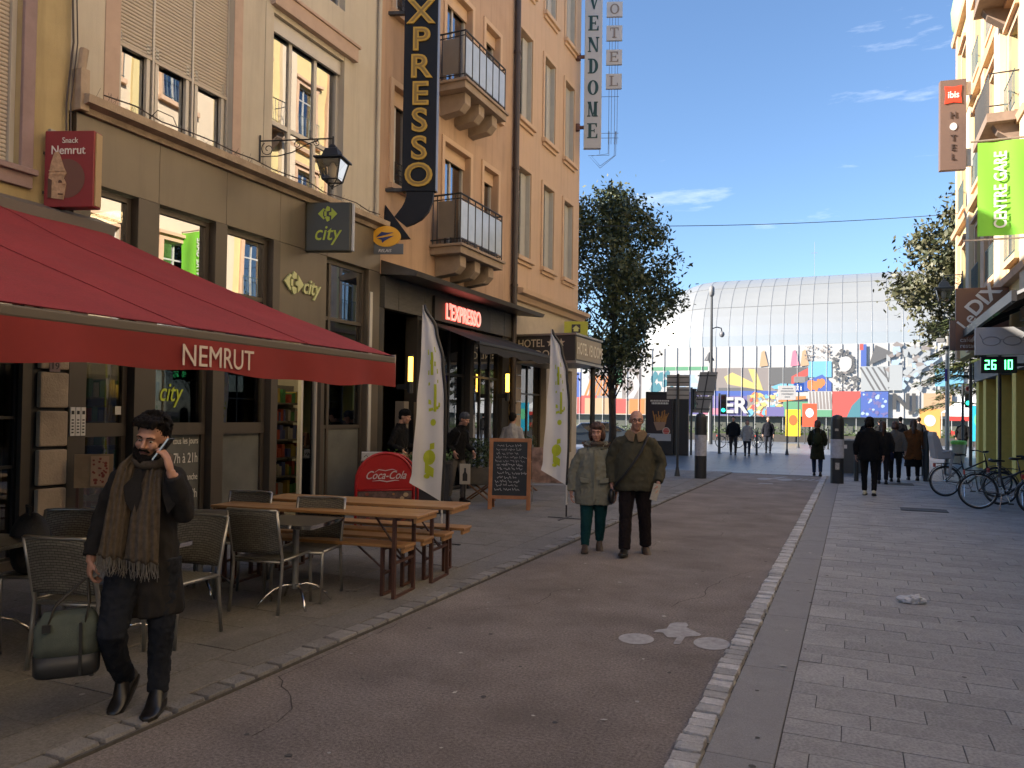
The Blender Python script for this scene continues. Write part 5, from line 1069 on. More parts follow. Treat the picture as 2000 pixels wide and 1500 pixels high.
def make_chair():
    t = thing('terrace_chair', '-', 'chair', group=CH_G); w, d = .235, .225
    def back(z): return -d - .01 - .09 * max(0, (z - .45) / .42) ** 1.2
    for s in (-1, 1):
        p = MB(); p.tube([(s * w, -d - .05, 0), (s * w, -d - .01, .3), (s * w, -d, .45), (s * w, back(.65), .65), (s * w, back(.87), .87)], .0145, 8); p.build('rear_leg', M_alum, t, smooth=True)
        p = MB(); p.tube([(s * w, d + .015, 0), (s * w, d, .30), (s * w, d, .425), (s * w, d - .025, .45)], .0145, 8); p.build('front_leg', M_alum, t, smooth=True)
        p = MB(); p.tube([(s * w, -d, .44), (s * w, d - .02, .45)], .0145, 8); p.build('seat_rail', M_alum, t, smooth=True)
    for q_, z_ in ((d - .005, .44), (-d + .01, .425)): p = MB(); p.tube([(-w, q_, z_), (w, q_, z_)], .013, 8); p.build('cross_rail', M_alum, t, smooth=True)
    p = MB(); n = 8
    for i in range(n):
        y0, y1 = -d + 2 * d * i / n, -d + 2 * d * (i + 1) / n; z0, z1 = .452 - .012 * math.sin(math.pi * i / n), .452 - .012 * math.sin(math.pi * (i + 1) / n)
        p.hexa([(-w + .01, y0, z0 - .012), (w - .01, y0, z0 - .012), (w - .01, y1, z1 - .012), (-w + .01, y1, z1 - .012), (-w + .01, y0, z0), (w - .01, y0, z0), (w - .01, y1, z1), (-w + .01, y1, z1)])
    p.build('seat', M_weave, t)
    p = MB(); zs = [.50 + .36 * i / 8 for i in range(9)]; xs = [-w + .012 + (2 * w - .024) * i / 8 for i in range(9)]
    cur = lambda x: -.028 * (1 - (x / w) ** 2)
    P_ = [(x, back(z) + cur(x) + .005, z) for z in zs for x in xs]; Q_ = [(a, b_ - .012, c) for a, b_, c in P_]; k = len(P_)
    p.faces(P_ + Q_, [(i * 9 + j, i * 9 + j + 1, i * 9 + j + 10, i * 9 + j + 9) for i in range(8) for j in range(8)] + [(k + i * 9 + j, k + i * 9 + j + 9, k + i * 9 + j + 10, k + i * 9 + j + 1) for i in range(8) for j in range(8)] + [(j, k + j, k + j + 1, j + 1) for j in range(8)] + [(72 + j, 73 + j, k + 73 + j, k + 72 + j) for j in range(8)])
    p.build('backrest', M_weave, t, smooth=True)
    p = MB(); p.tube([(-w, back(.87), .868)] + [(x, back(.87) + cur(x), .872) for x in xs[1:-1]] + [(w, back(.87), .868)], .012, 8); p.build('top_rail', M_alum, t, smooth=True)
    return t
chair0 = make_chair(); first = True
chairs = [(-4.62, 5.31, 8, 'woven grey terrace chair in front of the beer tables, its back to the camera'),
          (-4.58, 5.72, 196, 'woven grey terrace chair facing the camera across the small table before the beer benches'),
          (-4.70, 3.62, 14, 'woven grey terrace chair directly behind the green travel bag, nearest the camera'),
          (-5.55, 5.78, 190, 'woven grey terrace chair by the wall, its dark backrest beside the opening hours'),
          (-5.62, 3.98, 205, 'woven grey terrace chair holding the black rucksack at the far left'),
          (-4.62, 4.22, 188, 'woven grey terrace chair mostly hidden behind the man with the phone'),
          (-5.46, 5.00, 4, 'woven grey terrace chair just right of the man with the phone, seen from behind'),
          (-5.48, 3.12, 20, 'woven grey terrace chair cut off by the left edge of the picture')]
for i, (x, y_, a, lab) in enumerate(chairs):
    if i == 0: move(chair0, (x, y_, PZ), R(a)); chair0['label'] = lab
    else: dup(chair0, (x, y_, PZ), R(a), lab, CH_G)
M_top = mat('dark_table_top', (.05, .048, .045), .35, var=.15, vscale=8)
def make_table():
    t = thing('terrace_table', '-', 'table', group='small terrace tables with arched chrome feet')
    p = MB(); p.box(-.30, .30, -.30, .30, .715, .735); p.build('table_top', M_top, t, bevel=.004)
    p = MB(); e = .312
    for a in range(4):
        c, s = math.cos(a * math.pi / 2), math.sin(a * math.pi / 2); rot = lambda x, y: (c * x - s * y, s * x + c * y)
        q = [rot(-e, -e), rot(e, -e), rot(e, -e + .012), rot(-e, -e + .012)]
        p.hexa([(x, y, .708) for x, y in q] + [(x, y, .739) for x, y in q])
    p.build('edge_band', M_chrome, t)
    p = MB(); p.cyl((0, 0, .14), (0, 0, .71), .028, 12); p.build('column', M_alum, t, smooth=False)
    for k in range(4):
        a = R(45 + 90 * k); p = MB(); p.tube([(r * math.cos(a), r * math.sin(a), z) for r, z in ((.02, .17), (.10, .175), (.18, .15), (.26, .09), (.33, .012))], .0125, 8); p.build('foot', M_chrome, t, smooth=True)
    return t
tb0 = make_table()
for i, (x, y_, a, lab) in enumerate([(-4.48, 5.44, 10, 'small dark terrace table between the two chairs before the beer benches'), (-5.52, 5.36, 20, 'small dark terrace table by the wall right of the man with the phone'),
                                     (-4.68, 3.86, 8, 'small dark terrace table hidden behind the bag and legs of the man with the phone'), (-5.68, 3.52, 14, 'small dark terrace table with bright edge at the left edge of the picture')]):
    if i == 0: move(tb0, (x, y_, PZ), R(a)); tb0['label'] = lab
    else: dup(tb0, (x, y_, PZ), R(a), lab, 'small terrace tables with arched chrome feet')
# ---- beer tables and benches
M_beer = mat('varnished_pine', (.40, .225, .10), .42, var=.18, vscale=4, stretch=(.6, 8, 8), stain=.2, stscale=4)
M_steel = mat('brown_steel', (.085, .04, .032), .5, var=.2)
def make_beer(name, cat, lab, L_, w, h, grp):
    t = thing(name, lab, cat, group=grp); n = 2 if w > .3 else 1
    for k in range(n):
        p = MB(); p.box(-L_/2, L_/2, -w/2 + w * k / n + (.002 if k else 0), -w/2 + w * (k + 1) / n - .002, h - .028, h); p.build('plank', M_beer, t, bevel=.004)
    for s in (-1, 1):
        p = MB(); p.box(s * (L_/2 - .03) - .012, s * (L_/2 - .03) + .012, -w/2 + .01, w/2 - .01, h - .07, h - .028); p.build('batten', M_beer, t)
        p = MB(); x = s * (L_/2 - .24); yy = w/2 - .035
        for q in (-1, 1): p.box(x - .016, x + .016, q * yy - .016, q * yy + .016, 0.004, h - .03)
        p.box(x - .014, x + .014, -yy, yy, 0.0, .022); p.box(x - .013, x + .013, -yy, yy, h - .06, h - .034); p.build('leg_frame', M_steel, t)
        p = MB(); p.tube([(x, 0, h * .42), (x - s * .32, 0, h - .035)], .010, 6); p.box(x - .01, x + .01, -yy, yy, h * .42 - .012, h * .42 + .012); p.build('strut', M_steel, t)
    return t
bt0 = make_beer('beer_table', 'table', 'pine beer table nearest the camera, behind the woven chairs', 2.2, .5, .77, 'pine beer tables'); move(bt0, (-4.69, 6.09, PZ), R(7.2))
dup(bt0, (-4.72, 6.82, PZ), R(7.2), 'pine beer table standing right behind the nearest one, before the red drinks board', 'pine beer tables')
bb = [(-4.84, 6.03, 'front pine beer bench, nearest the camera'), (-4.88, 6.44, 'second pine beer bench, between the two beer tables'), (-4.85, 6.80, 'third pine beer bench, under the rear beer table'), (-4.88, 7.27, 'rear pine beer bench, farthest from the camera')]
b0_ = make_beer('beer_bench', 'bench', bb[0][2], 2.2, .25, .48, 'pine beer benches')
for i, (x, y_, lab) in enumerate(bb):
    if i == 0: move(b0_, (x, y_, PZ), R(7.2))
    else: dup(b0_, (x, y_, PZ), R(7.2), lab, 'pine beer benches')
# ---- rucksack on the left chair
t = thing('rucksack', 'black rucksack slumped on the chair at the far left', 'rucksack', (-5.66, 3.86, .5))
p = MB(); p.ell((-5.66, 3.84, .70), (.17, .13, .24), 18, 12); p.build('bag', mat('black_nylon', (.012, .012, .014), .6, bump=.4, bscale=30), t, smooth=True)
p = MB(); p.ell((-5.60, 3.74, .62), (.11, .06, .12), 14, 8); p.build('pocket', mat('black_nylon', (.012, .012, .014)), t, smooth=True); p = MB(); p.tube([(-5.62, 3.80, .92), (-5.60, 3.80, .98), (-5.68, 3.82, .99), (-5.70, 3.84, .92)], .01, 6); p.build('handle', M_black, t)
# ---- small wooden crate with a playing card poster by the grey panel
t = thing('menu_card_board', 'small tan card board with a red playing card print leaning by the stone pier', 'menu board', (-7.6, 5.95, 0))
Fm = frame((-7.75, 5.85, 0), R(48)); bx(t, 'panel', Fm, -.1, .28, .85, 1.22, -.03, 0, mat('tan_board', (.36, .26, .16), .7, var=.2)); bx(t, 'card', Fm, .06, .24, .87, 1.20, .002, .006, mat('card_print', (.55, .38, .26), .6)); 
mb = MB()
for i in range(26):
    a, b_ = random.uniform(.08, .22), random.uniform(.9, 1.17); s = random.uniform(.006, .02); mb.prism([(a + s * math.cos(k * 1.25) , b_ + s * math.sin(k * 1.25)) for k in range(5)], Fm, .006, .008 + i * .0001)
tag(mb.build('print', mat('card_red', (.30, .07, .05), .6), t, fix=False), kind='stuff')
mb = MB(); pbox(mb, Fm, -.08, -.05, 0.03, .86, -.03, -.005); pbox(mb, Fm, .2, .23, 0.03, .86, -.03, -.005); mb.build('stand', M_steel, t)
# ---- round topped red drinks board
Fc = frame((-6.22, 9.50, 0), R(42))
t = thing('drinks_board', 'red round topped pavement board with white script lettering', 'pavement board', (-6.22, 9.5, PZ))
M_cred = mat('drinks_red', (.40, .012, .014), .4, var=.08); M_cred2 = mat('drinks_dark_red', (.22, .012, .014), .45)
mb = MB(); arcp = [(-.40, .62)] + circ(0, .72, .40, .40, 15, 180, 0)[1:-1] + [(.40, .62)]
mb.prism(arcp[::-1], Fc, -.03, 0); mb.build('top_panel', M_cred, t)
mb = MB(); pr_ = [(-.42, .04), (-.42, .70)] + circ(0, .72, .42, .42, 15, 180, 0)[1:-1] + [(.42, .70), (.42, .04)]; mb.tube([Fc(a, b, -.01) for a, b in pr_], .022, 8); mb.tube([Fc(a * 1.0 + .12, b - .02, -.32) for a, b in pr_], .018, 8); mb.tube([Fc(-.42, .6, -.01), Fc(.42, .6, -.01)], .014, 8); mb.build('tube_frame', M_cred, t, smooth=True)
bx(t, 'picture_panel', Fc, -.39, .39, .12, .585, -.03, -.005, mat('menu_photo', (.10, .06, .055), .5, var=.9, vscale=16)); bx(t, 'back_panel', Fc, -.28, .5, .1, .7, -.33, -.31, M_cred2)
mb = MB()
for i in range(26): a, b_ = random.uniform(-.33, .33), random.uniform(.16, .55); r_ = random.uniform(.02, .05); mb.cur = i % 3; mb.prism(circ(a, b_, r_, r_ * .8, 9), Fc, -.003, -.002 + .0004 * i)
mb.build('food_pictures', [mat('food_a', (.35, .16, .06), .5), mat('food_b', (.22, .05, .04), .5), mat('food_c', (.45, .33, .2), .5)], t, fix=False)
text('script_letters', 'Coca-Cola', Fc, 0.0, .765, .115, mat('script_white', (.62, .55, .55), .5), t, align='CENTER', shear=.45, sx=.82, bold=.004)
mb = MB(); mb.tube([Fc(-.19, .735, .008), Fc(-.08, .745, .008), Fc(.02, .725, .008), Fc(.14, .745, .008), Fc(.2, .74, .008)], [.002, .006, .009, .006, .002], 5); mb.tube([Fc(-.16, .86, .008), Fc(-.1, .90, .008), Fc(.0, .885, .008), Fc(.1, .905, .008), Fc(.17, .88, .008)], [.002, .005, .006, .005, .002], 5); mb.build('swash', mat('script_white', (.62, .55, .55)), t)
# ---- chalk board
Fb = frame((-5.60, 12.53, 0), R(18))
t = thing('chalk_board', 'wooden framed A-board with white chalk handwriting before the cafe', 'chalkboard', (-5.6, 12.53, PZ))
M_bw = mat('orange_wood_frame', (.40, .17, .07), .6, var=.2, vscale=9)
til = lambda a, b, d=0: Fb(a, b, d - .16 * (b / 1.3))
def tb(name, a0, a1, b0, b1, d0, d1, m, bev=.0): p = MB(); pbox(p, til, a0, a1, b0, b1, d0, d1); return p.build(name, m, t, bevel=bev)
tb('leg', -.38, -.31, .03, 1.30, -.02, .02, M_bw, .004); tb('leg', .31, .38, .03, 1.30, -.02, .02, M_bw, .004); tb('rail', -.309, .309, 1.235, 1.30, -.02, .02, M_bw, .004); tb('rail', -.309, .309, .22, .28, -.02, .02, M_bw, .004)
tb('slate', -.309, .309, .281, 1.234, -.012, .008, mat('slate_black', (.02, .026, .034), .7, var=.3, vscale=5))
til2 = lambda a, b, d=0: Fb(a, b, d - .34 + .16 * (b / 1.3))
p = MB(); pbox(p, til2, -.36, -.30, .03, 1.28, -.02, .02); p.build('rear_leg', M_bw, t); p = MB(); pbox(p, til2, .30, .36, .03, 1.28, -.02, .02); p.build('rear_leg', M_bw, t)
mb = MB(); rr = random.Random(5); z = 1.16; row = 0
while z > .32:
    a = -.27 + rr.uniform(0, .06); end = rr.uniform(.12, .27)
    while a < end:
        n_ = rr.randint(3, 7); pts = []; x = a
        for k in range(n_ * 2): pts.append(til(x, z + rr.uniform(-.018, .022) + (.02 if k % 5 == 0 else 0), .010)); x += rr.uniform(.006, .014)
        mb.tube(pts, .0038 if row > 4 else .0028, 4); a = x + .018
    z -= .073 + rr.uniform(-.008, .008); row += 1
tag(mb.build('chalk_writing', mat('chalk', (.55, .56, .58), .9), t, fix=False), kind='stuff')
# ---- feather flags
M_flag = mat('white_flag_cloth', (.62, .63, .66), .75, var=.05, vscale=3); M_flagg = mat('lime_flag_print', (.45, .52, .03), .75)
def flag(loc, rz, label, k=1.0):
    t = thing('feather_flag', label, 'flag', loc, group='white feather flags of the grocery')
    F = frame(loc, rz); NB_ = 40; NA_ = 8
    zs = [.55 + 2.57 * i / NB_ for i in range(NB_ + 1)]
    def lerp(tab, z):
        for (z0, v0), (z1, v1) in zip(tab, tab[1:]):
            if z <= z1: u = (z - z0) / (z1 - z0); u = u * u * (3 - 2 * u); return v0 + (v1 - v0) * u
        return tab[-1][1]
    right = lambda z: .82 * lerp([(.5, 0), (1.3, .03), (1.9, .03), (2.4, -.02), (2.8, -.13), (3.12, -.325)], z)
    left = lambda z: .82 * lerp([(.5, -.50), (1.0, -.46), (1.8, -.40), (2.5, -.345), (3.12, -.335)], z)
    def S(u, z):
        a = left(z) + (right(z) - left(z)) * u; zz = z + (.24 * (1 - u) * max(0, (.9 - z) / .35) if z < .9 else 0)
        return (a, zz, .035 * math.sin(u * 7 + z * 1.3) * (1 - .6 * u) + .02 * math.sin(z * 5 + u * 3) * (1 - u))
    pts = [F(*S(j / NA_, z)) for z in zs for j in range(NA_ + 1)]
    q = [(i * (NA_+1) + j, i * (NA_+1) + j + 1, (i+1) * (NA_+1) + j + 1, (i+1) * (NA_+1) + j) for i in range(NB_) for j in range(NA_)]
    mb = MB(); mb.faces(pts, q); mb.build('cloth', M_flag, t, smooth=True, fix=False)
    mb = MB(); mb.tube([F(right(z) + .018, z, .0) for z in zs], [.022] * NB_ + [.012], 8); mb.build('sleeve', M_black, t, smooth=True)
    mb = MB(); mb.cyl(F(.018, .03), F(.018, .22), .014, 8); mb.build('spike', M_black, t); mb = MB(); mb.cyl(F(.018, .22), F(.018, .56), .013, 8); mb.build('pole', mat('white_pole', (.6, .6, .6), .4), t)
    mb = MB(); mb.box(loc[0] - .3, loc[0] + .3, loc[1] - .02, loc[1] + .02, PZ, PZ + .012); mb.box(loc[0] - .02, loc[0] + .02, loc[1] - .3, loc[1] + .3, PZ + .001, PZ + .010); mb.build('cross_base', M_iron, t)
    def mark(u0, u1, z0, z1, sl=.0, nz=4):
        for i in range(nz):
            za, zb_ = z0 + (z1 - z0) * i / nz, z0 + (z1 - z0) * (i + 1) / nz
            def D(u, z): a, b, d = S(u, z + sl * (u - u0)); return F(a, b, d + .006)
            mb2.poly([D(u0, za), D(u1, za), D(u1, zb_), D(u0, zb_)])
    def disc(uc, zc, ru, rz_, n=14):
        def D(u, z): a, b, d = S(u, z); return F(a, b, d + .007)
        for i in range(n):
            a0, a1 = 6.283 * i / n, 6.283 * (i + 1) / n
            mb2.poly([D(uc, zc), D(uc + ru * math.cos(a0), zc + rz_ * math.sin(a0)), D(uc + ru * math.cos(a1), zc + rz_ * math.sin(a1))])
    mb2 = MB()
    for z0, z1, u0, u1, sl in [(2.46, 2.53, .35, .75, .1), (2.34, 2.40, .45, .72, -.1), (2.20, 2.26, .38, .8, .05), (2.06, 2.10, .4, .8, .1), (1.82, 1.88, .42, .85, -.1), (1.72, 1.76, .44, .8, .1)]: mark(u0, u1, z0, z1, sl, 2)
    mark(.48, .60, 2.2, 2.5); mark(.62, .72, 1.72, 2.08); disc(.62, 1.58, .10, .045); mark(.55, .70, 1.22, 1.30, .1, 2)
    disc(.55, 1.12, .2, .10); mark(.42, .72, .92, 1.05, -.25, 3); disc(.5, .86, .10, .05)
    tag(mb2.build('lime_print', M_flagg, t, fix=False), kind='stuff')
flag((-4.93, 8.84, PZ), R(30), 'white feather flag with lime print behind the beer tables')
flag((-4.33, 11.97, PZ), R(22), 'white feather flag with lime print beside the walking couple')
# ---- planters, counter and boxes in front of the café
def planter(x, y_, lab, zb=.35, n=900):
    t = thing('planter', lab, 'planter', (x, y_, PZ), group='planters of the cafe terrace')
    p = MB(); p.hexa([(x-.26, y_-.14, zb), (x+.26, y_-.14, zb), (x+.26, y_+.14, zb), (x-.26, y_+.14, zb), (x-.3, y_-.17, zb + .34), (x+.3, y_-.17, zb + .34), (x+.3, y_+.17, zb + .34), (x-.3, y_+.17, zb + .34)]); p.build('box', mat('wood_box', (.20, .17, .12), .8, var=.2, vscale=8), t, bevel=.008)
    p = MB()
    for s in (-1, 1): p.tube([(x + s * .28, y_ - .12, 0.03), (x - s * .2, y_ - .12, zb)], .018, 6); p.tube([(x + s * .28, y_ + .12, 0.03), (x - s * .2, y_ + .12, zb)], .018, 6)
    p.build('trestle', mat('trestle_wood', (.22, .11, .06), .7), t)
    def g():
        a = random.uniform(0, 6.28); r = random.random() ** .5; h = random.uniform(-1, 1); return (x + .33 * r * math.cos(a) * math.sqrt(1 - h * h * .6), y_ + .28 * r * math.sin(a), zb + .62 + .28 * h)
    leaf_cloud(n, g, .032).build('leaves', mat('boxwood_leaf', (.03, .055, .016), .5, var=.4, vscale=12), t, fix=False)
planter(-6.70, 13.6, 'leafy green planter on a trestle behind the chalkboard')
planter(-6.75, 15.9, 'leafy green planter between the chalkboard and the second flag')
t = thing('market_counter', 'dark market counter covered with produce in front of the cafe', 'counter', (-7.0, 11.2, PZ))
bx(t, 'counter_top', frame((-7.0, 11.3, 0), R(35)), -.75, .75, .86, .92, -.3, .3, M_black); mb = MB(); pbox(mb, frame((-7.0, 11.3, 0), R(35)), -.72, .72, .04, .86, -.27, .27); mb.build('counter_front', mat('counter_cloth', (.02, .022, .03), .8), t)
Fp = frame((-7.0, 11.3, 0), R(35))
for i in range(7):
    a = -.15 + .14 * i; tt = thing('produce_bunch', ['bunch of green herbs at the near end of the counter', 'pile of brown mushrooms on the counter', 'bunch of leafy greens in the middle of the counter', 'heap of red peppers on the counter', 'bunch of pale leeks on the counter', 'small pile of tomatoes near the far end of the counter', 'last bunch of greens at the far end of the counter'][i], 'produce', Fp(a, .92, .05), group='produce on the market counter')
    col_ = [(.06, .12, .03), (.28, .2, .12), (.05, .1, .03), (.35, .05, .03), (.35, .34, .22), (.32, .06, .03), (.05, .12, .03)][i]
    leaf_cloud(70, lambda: Vector(Fp(a, .92, .05)) + Vector((random.gauss(0, .05), random.gauss(0, .05), abs(random.gauss(.06, .05)))), .035).build('pieces', mat('produce_%d' % i, col_, .5, var=.4, vscale=20), tt, fix=False)['kind'] = 'stuff'
t = thing('pastry_box', 'white box with black scrawl standing at the end of the counter', 'box', Fp(-.62, .92)); bx(t, 'carton', Fp, -.74, -.38, .922, 1.06, -.1, .15, mat('white_carton', (.42, .42, .42), .7), .004)
mb = MB(); mb.tube([Fp(-.70, .98, .153), Fp(-.66, 1.02, .153), Fp(-.62, .96, .153), Fp(-.56, 1.02, .153), Fp(-.5, .97, .153), Fp(-.43, .99, .153)], .006, 5); mb.build('scrawl', M_black, t)
Fq = frame((-6.6, 12.75, 0), R(24)); t = thing('wine_card', 'small pale card with a dark bottle picture under the cafe terrace', 'sign', Fq(0, .4)); bx(t, 'card', Fq, -.1, .1, .42, .80, -.01, 0, mat('pale_card', (.42, .39, .33), .7)); mb = MB(); mb.prism([(-.045, .48), (.045, .48), (.045, .60), (.018, .65), (.018, .72), (-.018, .72), (-.018, .65), (-.045, .60)], Fq, .001, .004); mb.build('bottle_print', M_black, t); mb = MB(); pbox(mb, Fq, -.012, .012, .03, .42, -.01, 0); mb.build('stem', M_black, t)
Fq = frame((-5.35, 13.9, 0), R(20)); t = thing('picture_board', 'low food picture board on thin legs behind the second flag', 'board', Fq(0, PZ)); bx(t, 'picture', Fq, -.35, .35, .42, 1.1, -.02, 0, mat('food_photo', (.30, .20, .17), .5, var=.8, vscale=5)); mb = MB()
for a in (-.34, .34): mb.tube([Fq(a, .03, -.02), Fq(a, 1.15, -.02)], .012, 6)
mb.tube([Fq(-.36, .38, .01), Fq(.36, .38, .01)], .014, 6); mb.tube([Fq(-.34, .03, .1), Fq(-.34, .03, -.15)], .012, 6); mb.tube([Fq(.34, .03, .1), Fq(.34, .03, -.15)], .012, 6); mb.build('frame', M_alum, t)
# ---- crumpled plastic bag on the pavement
mb = MB(); mb.ell((0, 0, .03), (.125, .055, .045), 30, 18); 
for v in mb.v:
    n_ = noise.noise(v * 22) * .03 + noise.noise(v * 60) * .012; v += Vector((v.x, v.y * 1.2, v.z * .6)).normalized() * n_; v.z = max(v.z, .002)
o = mb.build('plastic_bag', mat('crumpled_plastic', (.55, .56, .57), .35, var=.2, vscale=20), None, smooth=False); o.location = (.51, 8.05, PZ); o.rotation_euler = (0, 0, R(15)); tag(o, 'crumpled whitish plastic bag lying on the grey pavement', 'plastic bag')
# ================================================================== people
def fuse(name, mb, m, parent, voxel=.012, smooth=3, disp=None, sm=True):
    me = mb.mesh('tmp', m); ob = bpy.data.objects.new('tmp', me)
    r = ob.modifiers.new('r', 'REMESH'); r.mode = 'VOXEL'; r.voxel_size = voxel; r.use_smooth_shade = True
    s_ = ob.modifiers.new('s', 'SMOOTH'); s_.factor = .5; s_.iterations = smooth
    out = evaluated(ob); bpy.data.objects.remove(ob); bpy.data.meshes.remove(me)
    out.materials.clear(); out.materials.append(m)
    if disp:
        nn = [v.normal.copy() for v in out.vertices]
        for v, n in zip(out.vertices, nn): v.co += n * disp(v.co)
    out.name = name; out.update(); return link(name, out, parent, True)
def folds(amp, sc=9.0, vert=.35):
    off = Vector((random.uniform(0, 50), random.uniform(0, 50), random.uniform(0, 50)))
    def f(c):
        p = Vector((c.x * sc, c.y * sc, c.z * sc * vert)) + off
        return amp * (.8 * noise.noise(p) + .7 * (1 - 3 * abs(noise.noise(p * 1.7 + off))) + .25 * noise.noise(p * 5)) - amp * .25
    return f
SKIN = {}
def cloth(name, c, var=.18, vs=14): return mat('cloth_' + name, tuple(q * .8 for q in c), .92, var=var, vscale=vs, bump=.35, bscale=260, spec=.15)
M_skin = mat('skin', (.46, .25, .175), .55, var=.08, vscale=20); M_skin2 = mat('skin_ruddy', (.50, .27, .20), .5, var=.10, vscale=16); M_lip = mat('lips', (.30, .115, .10), .5)
M_hairb = mat('black_hair', (.008, .006, .005), .6, spec=.15, var=.5, vscale=40, stretch=(1, 1, .25), bump=.9, bscale=70); M_hairbr = mat('brown_hair', (.075, .034, .022), .5, var=.5, vscale=40, stretch=(1, 1, .25), bump=.9, bscale=70); M_hairg = mat('grey_hair', (.25, .23, .21), .6)
M_eye = mat('eye_dark', (.02, .016, .014), .2); M_eyew = mat('eye_white', (.55, .52, .5), .3); M_leather = mat('black_leather', (.012, .011, .011), .32); M_leatherb = mat('brown_leather', (.05, .03, .02), .45)
def head_shape(mb, H, s=1.0, female=False):
    """a head in its own frame (face towards -y, centre of skull at origin), placed by matrix H"""
    T = mb.T; mb.T = (T @ H) if T is not None else H
    e = lambda c, r, *a: mb.ell(tuple(x * s for x in c), tuple(x * s for x in r), *a)
    e((0, .012, .025), (.076, .094, .092), 20, 14); e((0, -.030, -.045), (.058, .058, .075), 18, 12); e((0, -.052, -.088), (.034, .032, .030), 14, 8)
    e((0, -.078, .022), (.056, .018, .014), 14, 8); e((-.036, -.066, -.030), (.024, .022, .026), 12, 8); e((.036, -.066, -.030), (.024, .022, .026), 12, 8)
    mb.tube([tuple(x * s for x in p) for p in ((0, -.084, .018), (0, -.097, -.010), (0, -.110, -.030), (0, -.098, -.040))], [.008 * s, .011 * s, .015 * s, .011 * s], 10)
    e((-.012, -.094, -.037), (.010, .011, .008), 8, 6); e((.012, -.094, -.037), (.010, .011, .008), 8, 6); e((0, -.082, -.060), (.024, .012, .010), 12, 6); e((0, -.080, -.071), (.020, .012, .008), 12, 6)
    for q in (-1, 1): e((q * .077, .012, -.008), (.010, .020, .032), 10, 8)
    mb.T = T
def face_bits(t, body, H, s=1.0, brow=None, browm=None):
    for q in (-1, 1):
        p = MB(); p.T = H; p.ell((q * .031 * s, -.078 * s, .000), (.012 * s, .008 * s, .0045 * s), 10, 6); e_ = p.build('eye', M_eyew, t, smooth=True)
        p = MB(); p.T = H; p.ell((q * .031 * s, -.0845 * s, -.001), (.0065 * s, .003 * s, .0045 * s), 8, 6); p.build('pupil', M_eye, e_, smooth=True)
        if browm:
            p = MB(); p.T = H; p.tube([(q * .012 * s, -.096 * s, .020 * s), (q * .032 * s, -.094 * s, .026 * s), (q * .052 * s, -.080 * s, .018 * s)], [.0035 * s, .0042 * s, .002 * s], 6); p.build('eyebrow', browm, t, smooth=True)
    p = MB(); p.T = H; p.tube([(-.022 * s, -.088 * s, -.066 * s), (-.008 * s, -.0955 * s, -.063 * s), (.008 * s, -.0955 * s, -.063 * s), (.022 * s, -.088 * s, -.066 * s)], [.002 * s, .0055 * s, .0055 * s, .002 * s], 6); p.build('lips', M_lip, t, smooth=True)
def hand_shape(mb, wrist, direc, palm, side, s=1.0, curl=.6, thumb=1):
    """palm, four fingers and a thumb; direc = along the hand, palm = direction the palm faces, side=+1/-1 thumb side"""
    d = Vector(direc).normalized(); n = Vector(palm); n = (n - d * n.dot(d)).normalized(); b = d.cross(n) * side; w = Vector(wrist)
    R_ = Matrix((b, n, d)).transposed()
    mb.tube([w - d * .03 * s, w + d * .01 * s], [.024 * s, .026 * s], 10); mb.ell(w + d * .045 * s, (.041 * s, .017 * s, .052 * s), 14, 10, R_)
    for i, (o, L) in enumerate(((.028, .072), (.010, .080), (-.010, .075), (-.028, .060))):
        r0 = w + d * .085 * s + b * o * s; a = 0; pts = [r0 - d * .02 * s, r0]; dd = d.copy()
        for k, f in enumerate((.45, .32, .27)):
            a += curl * (.55 + .15 * k + .05 * i); dd = (d * math.cos(a) + n * math.sin(a)); pts.append(pts[-1] + dd * L * f * s)
        mb.tube(pts, [.0095 * s, .0095 * s, .009 * s, .0085 * s, .0065 * s], 8)
    t0 = w + d * .03 * s + b * .035 * s; mb.tube([w + d * .02 * s + b * .02 * s, t0 + n * .008 * s, t0 + (d * .6 + b * .5 + n * .5).normalized() * .035 * s, t0 + (d * .8 + b * .25 + n * .7).normalized() * .062 * s], [.013 * s, .012 * s, .010 * s, .008 * s], 8)
def shoe(t, ankle, toe, m, h=.09, L=.27, w=.045, boot=0.0):
    a = Vector(ankle); d = Vector(toe); flat = Vector((d.x, d.y, 0)); pitch = math.atan2(d.z, flat.length); rz = math.atan2(flat.y, flat.x)
    p = MB(); p.T = Matrix.Translation(a) @ Matrix.Rotation(rz, 4, 'Z') @ Matrix.Rotation(-pitch, 4, 'Y')
    rings = []
    for x, ww, z0, z1 in ((-.075, .022, -h + .01, -.01), (-.06, .034, -h, .0 + boot * .4), (-.02, .038, -h, .03 + boot), (.04, .040, -h, .02 + boot * .6), (.09, .046, -h, -.035), (.14, .047, -h, -.048), (.18, .038, -h + .003, -.058), (.20, .018, -h + .012, -.068)):
        rings.append([(x * L / .275, ww / .045 * w * math.cos(6.283 * k / 12), (z0 + z1) / 2 + (z1 - z0) / 2 * math.sin(6.283 * k / 12)) for k in range(12)])
    p.ring_loft(rings); o = p.build('shoe', m, t, smooth=True)
    q = MB(); q.T = p.T; q.prism([(-.078, -.028), (-.078, .028), (-.02, .042), (.08, .05), (.16, .046), (.205, .015), (.205, -.015), (.16, -.046), (.08, -.05), (-.02, -.042)], lambda a_, b_, z: (a_ * L / .275, b_ / .045 * w, z), -h - .002, -h + .016); q.build('sole', mat('sole_rubber', (.02, .018, .016), .7), o)
    return o
